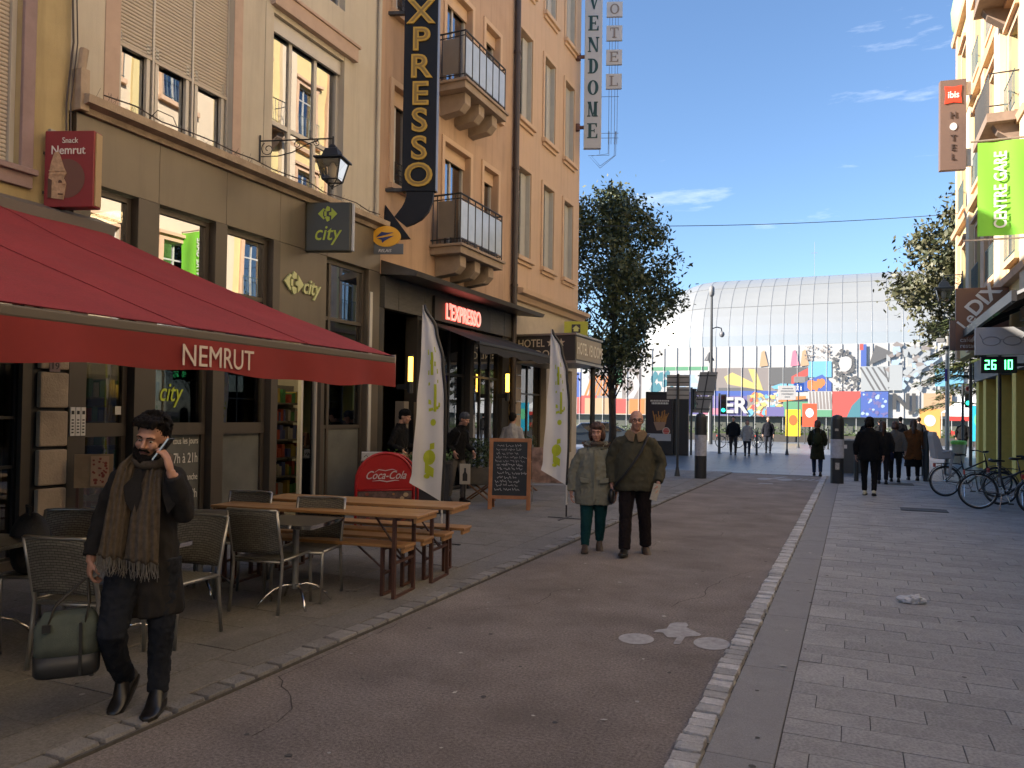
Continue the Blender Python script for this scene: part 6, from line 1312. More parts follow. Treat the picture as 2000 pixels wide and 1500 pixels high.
def ringE(c, rx, ry, n=20, rot=0.0):
    return [(c[0] + rx * math.cos(6.283 * k / n) * math.cos(rot) - ry * math.sin(6.283 * k / n) * math.sin(rot), c[1] + rx * math.cos(6.283 * k / n) * math.sin(rot) + ry * math.sin(6.283 * k / n) * math.cos(rot), c[2]) for k in range(n)]
def Hm(c, yaw=0, pitch=0, roll=0, s=1.0): return Matrix.Translation(c) @ Matrix.Rotation(R(yaw), 4, 'Z') @ Matrix.Rotation(R(pitch), 4, 'X') @ Matrix.Rotation(R(roll), 4, 'Y') @ Matrix.Scale(s, 4)
def skull_hair(mb, H, sh=1.0):
    mb.T = H; mb.ell((0, .030, .048), (.086 * sh, .092 * sh, .084 * sh), 20, 12); mb.ell((0, .070, -.010), (.072 * sh, .045 * sh, .065 * sh), 16, 10); mb.T = None

# ---- the man with the phone
def phone_man():
    loc = (-3.68, 3.14, PZ); rz = math.atan2(3.655, 3.16)
    t = thing('person', 'man in a dark coat and long brown scarf talking on a phone', 'person', group='people in the street')
    H = Hm((.045, -.05, 1.535), -26, 12, 10, 1.0)
    shL, elL, wrL = (-.135, .00, 1.325), (-.195, .03, 1.07), (-.245, -.05, .865)
    shR, elR, wrR = (.185, .02, 1.335), (.215, -.08, 1.10), (.155, -.18, 1.335)
    hipL, knL, anL = (-.06, .0, .85), (-.13, -.15, .48), (-.065, .09, .165)
    hipR, knR, anR = (.11, .0, .85), (.115, -.03, .47), (.105, -.02, .095)
    b = MB(); head_shape(b, H)
    b.tube([(.04, .02, 1.30), (.05, -.01, 1.40), (.06, -.04, 1.47)], [.065, .058, .055], 14)
    b.ring_loft([ringE((.02, .01, z), rx, ry) for z, rx, ry in ((.82, .15, .10), (1.0, .145, .10), (1.2, .155, .10), (1.30, .11, .08), (1.36, .07, .06))])
    for s_, e_, w_ in ((shL, elL, wrL), (shR, elR, wrR)): b.tube([(s_[0] * .75, s_[1], s_[2] - .05), e_, w_], [.035, .03, .026], 10)
    for h_, k_, a_ in ((hipL, knL, anL), (hipR, knR, anR)): b.tube([h_, k_, a_], [.06, .036, .028], 10)
    hand_shape(b, wrL, (-.03, -.10, -1), (.9, .2, 0), 1, 1.0, 1.05)
    hand_shape(b, (.142, -.182, 1.345), (-.26, .06, 1), (-.85, .35, .1), -1, 1.0, .5)
    body = fuse('body', b, M_skin, t, .0052, 2)
    face_bits(t, body, H, 1.0, True, M_hairb)
    h = MB(); skull_hair(h, H, 1.03); h.T = H
    for i in range(150):
        a = random.uniform(-1.9, 1.9) + math.pi / 2; el = random.uniform(.1, 1.5); c = Vector((.078 * math.cos(a) * math.cos(el), .02 + .088 * math.sin(a) * math.cos(el), .045 + .085 * math.sin(el)))
        n_ = Vector((c.x, c.y - .02, c.z - .03)).normalized(); h.tube([c, c + n_ * .022 + Vector((random.uniform(-.012, .012), -.012, .004))], [.013, .007], 6)
    for x in (-.05, -.025, 0, .025, .05): h.tube([(x, -.02, .115), (x * 1.1 - .012, -.072, .105), (x * 1.1 - .022, -.088, .072)], [.022, .018, .010], 7)
    h.T = None; fuse('hair', h, M_hairb, t, .008, 1, folds(.006, 60, 1))
    p = MB(); p.T = H
    p.tube([(-.064, -.02, -.02), (-.062, -.045, -.06), (-.045, -.072, -.095), (0, -.088, -.118), (.045, -.072, -.095), (.062, -.045, -.06), (.064, -.02, -.02)], [.010, .016, .022, .026, .022, .016, .010], 10)
    p.tube([(-.034, -.086, -.064), (-.018, -.100, -.050), (0, -.103, -.048), (.018, -.100, -.050), (.034, -.086, -.064)], [.006, .009, .009, .009, .006], 8); p.ell((0, -.088, -.094), (.026, .016, .020), 12, 8); p.T = None
    fuse('beard', p, M_hairb, t, .006, 2, folds(.003, 80, 1))
    c = MB(); M_coat = cloth('charcoal_coat', (.032, .031, .032), .25)
    c.ring_loft([ringE((x, y, z), rx, ry, 24) for x, y, z, rx, ry in ((.055, .035, .53, .185, .15), (.05, .03, .66, .178, .15), (.04, .02, .85, .168, .14), (.03, .015, 1.0, .158, .13), (.025, .01, 1.15, .162, .13), (.025, .01, 1.27, .172, .125), (.03, .01, 1.34, .148, .11), (.04, .005, 1.39, .10, .085), (.045, 0, 1.425, .075, .075))])
    c.tube([(-.05, .01, 1.31), (-.115, .0, 1.295), (-.16, .02, 1.2), elL, (-.23, -.02, .95), (-.245, -.046, .885)], [.08, .068, .062, .056, .05, .046], 14)
    c.tube([(.10, .01, 1.31), (.165, .01, 1.30), (.205, -.02, 1.21), elR, (.19, -.135, 1.22), (.157, -.178, 1.325)], [.08, .07, .064, .06, .054, .047], 14)
    c.hexa([(-.20, -.02, .58), (-.10, -.13, .60), (-.08, -.05, .60), (-.15, .05, .58), (-.12, -.05, 1.0), (-.05, -.13, 1.0), (-.04, -.05, 1.0), (-.1, .05, 1.0)])
    fuse('coat', c, M_coat, t, .011, 4, folds(.010, 9, .5))
    for s_ in (-1, 1):
        p = MB(); p.prism([(0, 0), (.085, -.10), (.07, -.19), (.02, -.26), (-.01, -.14)] if s_ > 0 else [(0, 0), (-.085, -.10), (-.07, -.19), (-.02, -.26), (.01, -.14)], lambda a, q, d: (.05 + s_ * .06 + a, -.10 - .25 * abs(a) * 0 - .05 - d + .06 * abs(a), 1.37 + q), 0, .012); p.build('lapel', M_coat, t)
    p = MB(); M_tr = cloth('dark_navy_trousers', (.022, .026, .036), .25)
    p.tube([hipL, (-.10, -.08, .66), knL, (-.11, -.03, .31), anL], [.105, .092, .074, .064, .056], 14); p.tube([hipR, (.115, -.01, .66), knR, (.11, .0, .28), anR], [.105, .09, .072, .063, .056], 14); p.ell((.025, .01, .85), (.165, .115, .12), 16, 10)
    fuse('trousers', p, M_tr, t, .010, 2, folds(.007, 16, 1.1))
    shoe(t, anL, (-.40, -.80, -.55), M_leather, .085, .285, .046, .05); shoe(t, anR, (-.30, -1, -.04), M_leather, .085, .285, .046, .05)
    # scarf with two long fringed ends
    M_sc = cloth('brown_grey_scarf', (.115, .095, .075), .35, 30)
    def strip(rows, name):
        rows = [tuple(a + (b - a) * f / 4 for a, b in zip(r0, r1)) for r0, r1 in zip(rows, rows[1:]) for f in range(4)] + [rows[-1]]
        p = MB(); n = 16; up, dn = [], []
        for (xc, yc, z, w, lean) in rows:
            up.append([(xc * .88 + w * .88 * (k / n - .5), yc + .02 - .03 * math.sin(math.pi * k / n) + lean * (k / n - .5) + .010 * math.sin(k * 1.7 + z * 7 + xc * 40) + .006 * noise.noise(Vector((k * .7, z * 8, xc * 9))), z - .03 * (k / n - .5) + .012 * math.sin(k * 1.1)) for k in range(n + 1)]); dn.append([(a, b_ + .016, c_) for a, b_, c_ in up[-1]])
        p.ring_loft([u + d[::-1] for u, d in zip(up, dn)]); o = p.build(name, M_sc, t, smooth=True); return o, up[-1]
    s1, e1 = strip([(-.02, -.02, 1.425, .09, .05), (-.075, -.10, 1.37, .12, .09), (-.11, -.15, 1.25, .125, .06), (-.135, -.18, 1.10, .13, .05), (-.155, -.205, .96, .135, .05), (-.165, -.215, .90, .14, .05)], 'scarf')
    s2, e2 = strip([(.08, -.03, 1.41, .08, -.05), (.06, -.12, 1.35, .10, -.06), (.035, -.165, 1.22, .14, -.04), (.02, -.19, 1.08, .17, -.03), (.01, -.205, .94, .185, -.02), (.005, -.21, .865, .19, -.02)], 'scarf_end')
    p = MB(); p.tube([(.045 + .083 * math.cos(6.283 * k / 16), -.012 + .088 * math.sin(6.283 * k / 16), 1.408 + .02 * math.sin(6.283 * k / 16)) for k in range(16)], .034, 10, closed=True); p.build('scarf_loop', M_sc, t, smooth=True)
    p = MB()
    for e_ in (e1, e2):
        for k in range(44):
            u = k / 43 * (len(e_) - 1); i = min(int(u), len(e_) - 2); f = u - i; q = Vector(e_[i]).lerp(Vector(e_[i + 1]), f); p.tube([q + Vector((0, .008, .01)), q + Vector((random.uniform(-.008, .008), .006 + random.uniform(-.01, .01), -.045)), q + Vector((random.uniform(-.018, .018), random.uniform(-.015, .02), -.085 + random.uniform(-.015, .015)))], [.0024, .002, .0014], 4)
    tag(p.build('fringe', mat('fringe_yarn', (.15, .145, .135), .9), t, fix=False), kind='stuff')
    ph = thing('mobile_phone', 'dark mobile phone held to the ear of the man with the scarf', 'phone'); p = MB(); p.T = Matrix.Translation((.102, -.150, 1.475)) @ Matrix.Rotation(R(-26), 4, 'Z') @ Matrix.Rotation(R(36), 4, 'Y')
    p.box(-.005, .005, -.036, .036, -.075, .075); p.build('case', mat('phone_black', (.015, .015, .017), .25), ph, bevel=.003); q = MB(); q.T = p.T; q.box(-.0052, .0045, -.0375, -.0362, -.074, .074); q.build('bright_edge', mat('phone_edge', (.6, .6, .6), .25, .9), ph)
    bag = thing('travel_bag', 'grey green travel bag with dark base carried by the man with the phone', 'bag'); M_bag = cloth('grey_green_canvas', (.125, .155, .14), .2, 10)
    p = MB(); cx, cy = -.345, -.06
    p.ring_loft([[(cx + rx * (abs(math.cos(a)) ** .5) * (1 if math.cos(a) > 0 else -1), cy + ry * (abs(math.sin(a)) ** .5) * (1 if math.sin(a) > 0 else -1), z) for a in [6.283 * k / 24 for k in range(24)]] for z, rx, ry in ((.375, .155, .10), (.45, .158, .105), (.53, .15, .095), (.58, .13, .065), (.605, .115, .03))]); o = p.build('shell', M_bag, bag, smooth=True)
    for v in o.data.vertices: v.co += v.normal * noise.noise(v.co * 14) * .012
    p = MB(); p.ring_loft([[(cx + rx * (abs(math.cos(a)) ** .5) * (1 if math.cos(a) > 0 else -1), cy + ry * (abs(math.sin(a)) ** .5) * (1 if math.sin(a) > 0 else -1), z) for a in [6.283 * k / 24 for k in range(24)]] for z, rx, ry in ((.27, .145, .09), (.285, .157, .102), (.385, .159, .104))]); p.build('base', mat('bag_leather', (.02, .022, .024), .5), bag, smooth=True)
    for dy in (-.075, .05):
        p = MB(); p.tube([(cx - .085, cy + dy, .55), (cx - .06, cy + dy * .8, .64), (-.268, -.055 + dy * .2, .768), (-.255, -.06 + dy * .2, .768), (cx + .10, cy + dy * .8, .64), (cx + .085, cy + dy, .55)], .011, 8, flat=.5); p.build('handle', mat('bag_strap', (.05, .048, .042), .7), bag, smooth=True)
    p = MB(); p.box(cx + .06, cx + .075, cy - .11, cy - .10, .28, .56); p.box(cx - .11, cx - .07, cy - .112, cy - .098, .52, .56); p.build('strap', mat('bag_leather', (.02, .022, .024)), bag)
    for o in (t, ph, bag): move(o, loc, rz)
phone_man()

# ---- the older couple
def couple():
    # woman in a grey-green parka
    loc = (-3.02, 9.42, 0.0); rz = math.atan2(3.02, 9.42)
    t = thing('person', 'woman in a grey green parka and teal trousers walking beside a bald man', 'person', group='people in the street')
    H = Hm((.03, -.03, 1.515), -8, 4, 0, 1.0)
    L = dict(h=(-.085, 0, .82), k=(-.09, -.07, .45), a=(-.105, -.09, .085)); Rr = dict(h=(.085, 0, .82), k=(.085, .02, .45), a=(.075, .12, .12))
    sl, el, wl = (-.19, 0, 1.27), (-.275, .03, 1.00), (-.29, -.02, .74); sr, er, wr = (.195, 0, 1.27), (.265, .04, 1.0), (.275, .02, .74)
    b = MB(); head_shape(b, H, 1.0); b.tube([(.02, .02, 1.28), (.03, -.01, 1.44)], [.06, .05], 12); b.ring_loft([ringE((0, .01, z), rx, ry) for z, rx, ry in ((.8, .16, .11), (1.0, .15, .11), (1.15, .14, .10), (1.24, .09, .07), (1.3, .06, .06))])
    for s_, e_, w_ in ((sl, el, wl), (sr, er, wr)): b.tube([(s_[0] * .75, s_[1], s_[2] - .06), e_, w_], [.035, .03, .026], 10)
    for d in (L, Rr): b.tube([d['h'], d['k'], d['a']], [.06, .036, .028], 10)
    hand_shape(b, wl, (.02, -.1, -1), (1, 0, 0), 1, .92, .6); hand_shape(b, wr, (0, -.05, -1), (-1, 0, 0), -1, .92, .6)
    body = fuse('body', b, M_skin2, t, .0075, 2); face_bits(t, body, H, 1.0, True, M_hairbr)
    h = MB(); skull_hair(h, H, 1.08); h.T = H; h.ell((-.074, .0, -.03), (.034, .055, .085), 12, 10); h.ell((.074, .0, -.03), (.034, .055, .085), 12, 10); h.ell((0, .06, -.05), (.08, .05, .085), 14, 10); h.ell((.012, -.066, .072), (.066, .034, .034), 14, 8); h.T = None
    fuse('hair', h, M_hairbr, t, .009, 2, folds(.008, 40, .3))
    c = MB(); M_pk = cloth('grey_green_parka', (.26, .26, .205), .12)
    c.ring_loft([ringE((0, .01, z), rx, ry, 24) for z, rx, ry in ((.60, .245, .185), (.70, .25, .19), (.85, .245, .185), (1.0, .225, .175), (1.12, .205, .165), (1.20, .185, .145), (1.27, .145, .115), (1.34, .09, .09), (1.40, .075, .08))])
    for s_, e_, w_, m_ in ((sl, el, wl, (-.225, .02, 1.12)), (sr, er, wr, (.22, .02, 1.12))): c.tube([(s_[0] * .35, 0, 1.25), (s_[0] * .84, .0, 1.235), m_, e_, tuple((Vector(e_) + Vector(w_)) / 2), (w_[0], w_[1], w_[2] + .02)], [.085, .08, .072, .066, .060, .052], 14)
    fuse('parka', c, M_pk, t, .011, 3, folds(.010, 9, .8))
    p = MB()
    for k in range(18): a = 6.283 * k / 18; p.ell((.02 + .125 * math.cos(a), .045 + .10 * math.sin(a), 1.345 + .03 * math.sin(a)), (.04, .04, .038), 8, 6)
    fuse('hood', p, M_pk, t, .012, 1, folds(.012, 45, 1))
    p = MB()
    for k in range(260): a = random.uniform(0, 6.283); q = Vector((.02 + .155 * math.cos(a), .045 + .125 * math.sin(a), 1.36 + .03 * math.sin(a))); p.tube([q, q + Vector((math.cos(a) * .03, math.sin(a) * .03, random.uniform(-.01, .035)))], [.004, .001], 3)
    tag(p.build('hood_fur', mat('brown_fur', (.12, .075, .05), .9), t, fix=False), kind='stuff')
    for s_ in (-1, 1):
        p = MB(); p.prism([(s_ * .06, .93), (s_ * .18, .95), (s_ * .18, .885), (s_ * .06, .875)], lambda a, b_, d: (a, -.185 + .10 * max(0, abs(a) - .08) - d, b_), -.02, .014); p.build('pocket_flap', M_pk, t, bevel=.006)
    p = MB(); p.box(-.014, .014, -.196, -.168, .64, 1.30); p.build('zip_placket', M_pk, t, bevel=.005)
    p = MB(); p.tube([(.03 + .07 * math.cos(6.283 * k / 12), -.01 + .07 * math.sin(6.283 * k / 12), 1.37) for k in range(12)], .03, 8, closed=True); p.build('scarf', cloth('pattern_scarf', (.14, .11, .09), .7, 60), t, smooth=True)
    p = MB()
    for d in (L, Rr): p.tube([d['h'], tuple((Vector(d['h']) + Vector(d['k'])) / 2), d['k'], tuple((Vector(d['a']) + Vector(d['k'])) / 2), d['a']], [.11, .098, .076, .066, .052], 14)
    p.ell((0, .01, .82), (.17, .12, .12), 14, 10); fuse('trousers', p, cloth('teal_trousers', (.012, .06, .066), .15), t, .011, 2, folds(.006, 14, 1.2))
    shoe(t, L['a'], (-.05, -1, .02), M_leatherb, .082, .25, .042, .04); shoe(t, Rr['a'], (.05, -.9, -.35), M_leatherb, .082, .25, .042, .04)
    move(t, loc, rz)
    # bald man in an olive jacket
    loc = (-2.50, 9.45, 0.0); rz = math.atan2(2.50, 9.45)
    t = thing('person', 'bald man with glasses in an olive jacket walking beside the woman in the parka', 'person', group='people in the street')
    H = Hm((.015, -.03, 1.675), 6, 0, 0, 1.06)
    L = dict(h=(-.09, 0, .90), k=(-.105, -.09, .50), a=(-.115, -.16, .10)); Rr = dict(h=(.10, 0, .90), k=(.125, .03, .50), a=(.145, .13, .12))
    sl, el, wl = (-.225, .01, 1.42), (-.30, .05, 1.12), (-.285, .0, .86); sr, er, wr = (.235, .01, 1.42), (.325, .05, 1.13), (.29, -.09, .90)
    b = MB(); head_shape(b, H, 1.0); b.ell((.015, -.0, 1.70), (.084, .103, .098), 18, 12); b.tube([(.0, .02, 1.42), (.01, -.01, 1.60)], [.07, .062], 12); b.ring_loft([ringE((0, .01, z), rx, ry) for z, rx, ry in ((.88, .17, .12), (1.1, .17, .13), (1.3, .15, .11), (1.40, .10, .08), (1.45, .07, .07))])
    for s_, e_, w_ in ((sl, el, wl), (sr, er, wr)): b.tube([(s_[0] * .75, s_[1], s_[2] - .06), e_, w_], [.038, .034, .029], 10)
    for d in (L, Rr): b.tube([d['h'], d['k'], d['a']], [.065, .04, .03], 10)
    hand_shape(b, wl, (0, -.05, -1), (1, 0, 0), 1, 1.05, .6); hand_shape(b, wr, (-.08, -.15, -1), (-1, .1, 0), -1, 1.05, .9)
    body = fuse('body', b, M_skin2, t, .0078, 2); face_bits(t, body, H, 1.0, True, M_hairg)
    h = MB(); h.T = H
    for q in (-1, 1): h.ell((q * .078, .03, .0), (.012, .045, .035), 10, 8)
    h.ell((0, .095, -.01), (.06, .014, .035), 12, 8); h.T = None; fuse('hair', h, M_hairg, t, .007, 1)
    g = MB(); g.T = H
    for q in (-1, 1): g.tube([(q * .033 + .024 * math.cos(6.283 * k / 14), -.101, .0 + .016 * math.sin(6.283 * k / 14)) for k in range(14)], .0028, 5, closed=True); g.tube([(q * .056, -.10, .005), (q * .082, -.05, .006), (q * .083, .01, .004)], .0025, 5)
    g.tube([(-.01, -.103, .004), (.01, -.103, .004)], .0025, 5); g.build('glasses', mat('spectacle_frame', (.05, .03, .03), .3), t)
    c = MB(); M_ol = cloth('olive_jacket', (.085, .08, .055), .12)
    c.ring_loft([ringE((.0, .01, z), rx, ry, 24) for z, rx, ry in ((.80, .245, .185), (.86, .255, .195), (1.0, .255, .195), (1.2, .24, .18), (1.32, .215, .16), (1.41, .165, .125), (1.48, .10, .10), (1.52, .08, .085))])
    for s_, e_, w_, m_ in ((sl, el, wl, (-.265, .03, 1.26)), (sr, er, wr, (.28, .03, 1.26))): c.tube([(s_[0] * .35, 0, 1.41), (s_[0] * .84, .01, 1.385), m_, e_, tuple((Vector(e_) + Vector(w_)) / 2), (w_[0], w_[1], w_[2] + .02)], [.09, .088, .082, .076, .07, .06], 14)
    fuse('jacket', c, M_ol, t, .011, 3, folds(.009, 8, .8))
    for s_ in (-1, 1):
        p = MB(); p.prism([(0, .0), (s_ * .09, .045), (s_ * .135, -.015), (s_ * .08, -.10), (s_ * .02, -.115)], lambda a, q, d: (.01 + s_ * .008 + a, -.135 + abs(a) * .35 - d, 1.52 + q), -.015, .012); p.build('collar', cloth('tan_collar', (.30, .22, .14), .2, 40), t, bevel=.006)
    p = MB(); p.tube([(.07, .02, 1.53), (.05, .06, 1.545), (-.04, .06, 1.545), (-.06, .02, 1.53)], .03, 8); p.build('collar_back', cloth('tan_collar', (.20, .145, .09)), t, smooth=True)
    p = MB(); sp = [(.17, .02, 1.50), (.15, -.10, 1.47), (.08, -.185, 1.30), (-.03, -.205, 1.13), (-.14, -.205, .98), (-.235, -.13, .87), (-.265, -.03, .80)]
    p.tube(sp, .019, 8, flat=.35); p.build('bag_strap', mat('black_strap', (.012, .012, .012), .6), t, smooth=True)
    p = MB(); p.ell((-.285, -.02, .72), (.045, .09, .10), 14, 10); p.build('shoulder_bag', M_leather, t, smooth=True)
    p = MB()
    for d in (L, Rr): p.tube([d['h'], tuple((Vector(d['h']) + Vector(d['k'])) / 2), d['k'], tuple((Vector(d['a']) + Vector(d['k'])) / 2), (d['a'][0], d['a'][1], d['a'][2] - .02)], [.115, .10, .082, .078, .075], 14)
    p.ell((0, .01, .88), (.185, .13, .12), 14, 10); fuse('trousers', p, cloth('dark_plum_trousers', (.020, .015, .016), .15), t, .011, 2, folds(.007, 14, 1.2))
    shoe(t, L['a'], (-.15, -1, .12), M_leather, .09, .29, .048, .0); shoe(t, Rr['a'], (.15, -.9, -.30), M_leatherb, .09, .29, .048, .0)
    pp = thing('folded_paper', 'folded whitish paper in the hand of the bald man', 'paper'); p = MB(); p.T = Matrix.Translation((.262, -.135, .83)) @ Matrix.Rotation(R(15), 4, 'Y') @ Matrix.Rotation(R(10), 4, 'Z'); p.box(-.045, .045, -.006, .006, -.14, .07); p.build('sheets', mat('newsprint', (.46, .43, .36), .8, var=.2, vscale=30), pp, bevel=.003)
    move(t, loc, rz); move(pp, loc, rz)
couple()

# ---- other people, smaller in the picture
def walker(label, loc, rz, h=1.75, coat=(.02, .02, .02), clen=.85, legs=(.02, .02, .025), shoes=None, hair='short', hairm=None, stride=.16, skin=None, arms=(.08, -.06), flip=1, vox=.016, wide=1.0, sk=None, extra=None, bend=0.0, cname=None, fore=0.0):
    t = thing('person', label, 'person', group='people in the street'); k = h / 1.75
    S = lambda x, y, z: (x * k * (wide if abs(x) > .02 else 1), y * k + (bend * max(0, z - .95) * -1), z * k)
    H = Hm(S(0, -.02 - (.04 if bend else 0), 1.625), 0, 6 + bend * 50, 0, k)
    f, r_ = flip, -flip
    fr = dict(h=S(f * .09, 0, .90), k=S(f * .10, -.06 - stride * .6, .49), a=S(f * .09, -stride, .10)); bk = dict(h=S(r_ * .09, 0, .90), k=S(r_ * .095, .02 + stride * .1, .48), a=S(r_ * .09, stride * 1.1, .10 + stride * .25))
    ar = {}
    for s_, yy in ((-1, arms[0]), (1, arms[1])): ar[s_] = (S(s_ * .19, 0, 1.41), S(s_ * .25, .03 + yy * .3, 1.13), S(s_ * (.255 - abs(fore) * .3), yy - fore, .88 + fore * .55))
    b = MB(); head_shape(b, H); b.tube([S(0, .02, 1.38), S(0, -.01, 1.57)], [.062 * k, .052 * k], 10); b.ring_loft([ringE(S(0, .01, z), rx * k, ry * k) for z, rx, ry in ((.85, .15, .10), (1.1, .14, .10), (1.30, .13, .09), (1.40, .08, .065))])
    for s_ in (-1, 1):
        b.tube([S(s_ * .13, 0, 1.34), ar[s_][1], ar[s_][2]], [.035 * k, .03 * k, .025 * k], 8); w = Vector(ar[s_][2]); hand_shape(b, w, (0, -.1 - fore, -1 + fore), (-s_, 0, 0), -s_, k, .6)
    for d in (fr, bk): b.tube([d['h'], d['k'], d['a']], [.055 * k, .034 * k, .028 * k], 8)
    body = fuse('body', b, sk or M_skin, t, vox * .62, 1)
    if hair != 'none':
        hb = MB(); skull_hair(hb, H, 1.06); hb.T = H
        if hair in ('long', 'bob'):
            lo = -.30 if hair == 'long' else -.09
            hb.tube([(0, .05, .05), (0, .085, -.08), (0, .10, lo * .6), (0, .105, lo)], [.085, .085, .095, .05], 14, flat=.55)
            for q in (-1, 1): hb.ell((q * .07, .02, -.04), (.03, .05, .08), 10, 8)
        if hair == 'beanie': hb.ell((0, .005, .062), (.088, .103, .085), 16, 10)
        hb.T = None; fuse('hair' if hair != 'beanie' else 'beanie', hb, hairm or M_hairb, t, vox * .7, 1, folds(.006 * k, 40, .3))
    c = MB(); m_c = cloth(cname or ('coat_' + label[:14].replace(' ', '_')), coat, .14)
    zs = [clen, clen + (1.0 - clen) * .5, 1.02, 1.18, 1.32, 1.41, 1.47, 1.51]; rx = [.20 + .05 * (1.0 - clen), .20, .18, .185, .175, .135, .085, .075]; ry = [.15 + .05 * (1 - clen), .15, .145, .145, .13, .11, .09, .08]
    c.ring_loft([ringE(S(0, .01, z), a * k * wide, b_ * k, 20) for z, a, b_ in zip(zs, rx, ry)])
    for s_ in (-1, 1):
        q = ar[s_]; c.tube([S(s_ * .07, 0, 1.39), S(s_ * .165, 0, 1.375), q[1], tuple((Vector(q[1]) + Vector(q[2])) / 2), (q[2][0], q[2][1], q[2][2] + .02 * k)], [.08 * k, .074 * k, .064 * k, .057 * k, .05 * k], 10)
    fuse('coat', c, m_c, t, vox, 2, folds(.009 * k, 10, .8))
    p = MB()
    for d in (fr, bk): p.tube([d['h'], tuple((Vector(d['h']) + Vector(d['k'])) / 2), d['k'], tuple((Vector(d['a']) + Vector(d['k'])) / 2), d['a']], [.105 * k, .09 * k, .072 * k, .062 * k, .056 * k], 10)
    p.ell(S(0, .01, .88), (.165 * k, .12 * k, .11 * k), 12, 8); fuse('trousers', p, cloth('legs_' + label[:14].replace(' ', '_'), legs, .14), t, vox, 1, folds(.006, 13, 1.2))
    shoe(t, fr['a'], (0, -1, .08), shoes or M_leather, .09 * k, .27 * k, .045 * k); shoe(t, bk['a'], (0, -.9, -.35), shoes or M_leather, .09 * k, .27 * k, .045 * k)
    if extra: extra(t, k, S, H)
    move(t, loc, rz); return t
V = lambda x, y: math.atan2(-x, y)      # turned so the figure faces the viewer
def backpack(col, mname):
    def f(t, k, S, H):
        p = MB(); p.ell(S(0, .22, 1.17), (.135 * k, .085 * k, .20 * k), 14, 10); p.build('backpack', cloth(mname, col), t, smooth=True)
        for s_ in (-1, 1): q = MB(); q.tube([S(s_ * .09, .19, 1.34), S(s_ * .11, .05, 1.47), S(s_ * .12, -.12, 1.36), S(s_ * .15, -.10, 1.15), S(s_ * .12, .16, 1.02)], .014, 6); q.build('strap', M_black, t)
    return f
def shoulder_bag(col, x=.26, z=.80, w=.05):
    def f(t, k, S, H):
        p = MB(); p.ell(S(x, .02, z), (w, .14, .13), 12, 8); p.build('shoulder_bag', cloth('bag_%d' % int(col[2] * 999), col), t, smooth=True); p = MB(); p.tube([S(x, .0, z + .1), S(x * .8, -.02, 1.3), S(x * .6, .03, 1.47), S(x * .8, .06, 1.3), S(x, .05, z + .1)], .01, 6); p.build('strap', M_black, t)
    return f
def skirt(col, z0, z1):
    def f(t, k, S, H): p = MB(); p.ring_loft([ringE(S(0, .01, z1), .17 * k, .13 * k), ringE(S(0, .01, (z0 + z1) / 2), .21 * k, .16 * k), ringE(S(0, .01, z0), .235 * k, .18 * k)]); fuse('skirt', p, cloth('skirt', col), t, .014, 1, folds(.012, 14, .3))
    return f
walker('seller in black with a black beanie sorting produce at the counter', (-7.42, 11.75, PZ), R(95), 1.76, (.013, .013, .014), .80, (.016, .016, .018), hair='beanie', hairm=cloth('black_beanie', (.01, .01, .011)), stride=.03, fore=.25, bend=.08, vox=.014)
walker('stooping man in a black jacket and grey trousers behind the first flag', (-6.95, 13.05, PZ), R(75), 1.72, (.011, .011, .012), .84, (.15, .14, .13), hair='beanie', hairm=cloth('grey_cap', (.10, .11, .13)), stride=.10, fore=.2, bend=.22, vox=.014, extra=backpack((.012, .012, .013), 'black_pack'))
walker('waiter in a white shirt with his back turned behind the chalkboard', (-6.95, 15.7, PZ), V(-6.9, 15.7) + math.pi - .3, 1.74, (.46, .46, .46), .86, (.02, .02, .02), hair='short', stride=.04, fore=.15, vox=.014)
walker('woman in a long dark green coat with a backpack walking away on the cycle lane', (-.98, 25.0, .012), V(-.98, 25) + math.pi, 1.68, (.020, .024, .014), .52, (.020, .035, .075), hair='bob', hairm=M_hairbr, stride=.11, vox=.017, extra=backpack((.028, .036, .018), 'green_pack'), fore=.12)
M_sneak = mat('pale_sneaker', (.62, .58, .40), .6)
walker('person in a black coat with pale shoes, nearest of the right hand group', (.34, 19.0, PZ), V(.34, 19) + math.pi - .1, 1.76, (.012, .012, .013), .78, (.014, .014, .015), shoes=M_sneak, hair='bob', stride=.05, wide=1.12, vox=.017)
walker('companion in dark clothes half hidden behind the person in the black coat', (.72, 22.6, PZ), V(.72, 22.6) + math.pi, 1.66, (.02, .019, .02), .78, (.02, .02, .026), hair='long', hairm=M_hairbr, stride=.08, vox=.018, extra=shoulder_bag((.015, .02, .05), -.24))
walker('woman in a short grey quilted jacket and dark trousers walking away', (1.06, 23.6, PZ), V(1.06, 23.6) + math.pi, 1.66, (.17, .15, .13), .88, (.016, .016, .018), hair='bob', hairm=M_hairbr, stride=.07, vox=.018, wide=1.05)
walker('woman with very long hair in a brown coat and black skirt', (1.56, 24.5, PZ), V(1.56, 24.5) + math.pi + .1, 1.72, (.155, .060, .020), .60, (.016, .016, .018), hair='long', hairm=M_hairbr, stride=.12, vox=.018, wide=1.12, extra=skirt((.012, .012, .012), .40, .85))
walker('man in an open dark jacket leftmost of the three approaching on the plaza', (-5.05, 36.6, .012), V(-5.05, 36.6), 1.80, (.013, .015, .02), .84, (.045, .04, .045), hair='short', stride=.14, vox=.02, wide=1.08)
walker('woman in a pale fluffy coat walking between two men on the plaza', (-4.38, 36.2, .012), V(-4.38, 36.2), 1.64, (.42, .41, .40), .72, (.022, .026, .045), hair='long', hairm=M_hairbr, stride=.06, vox=.02)
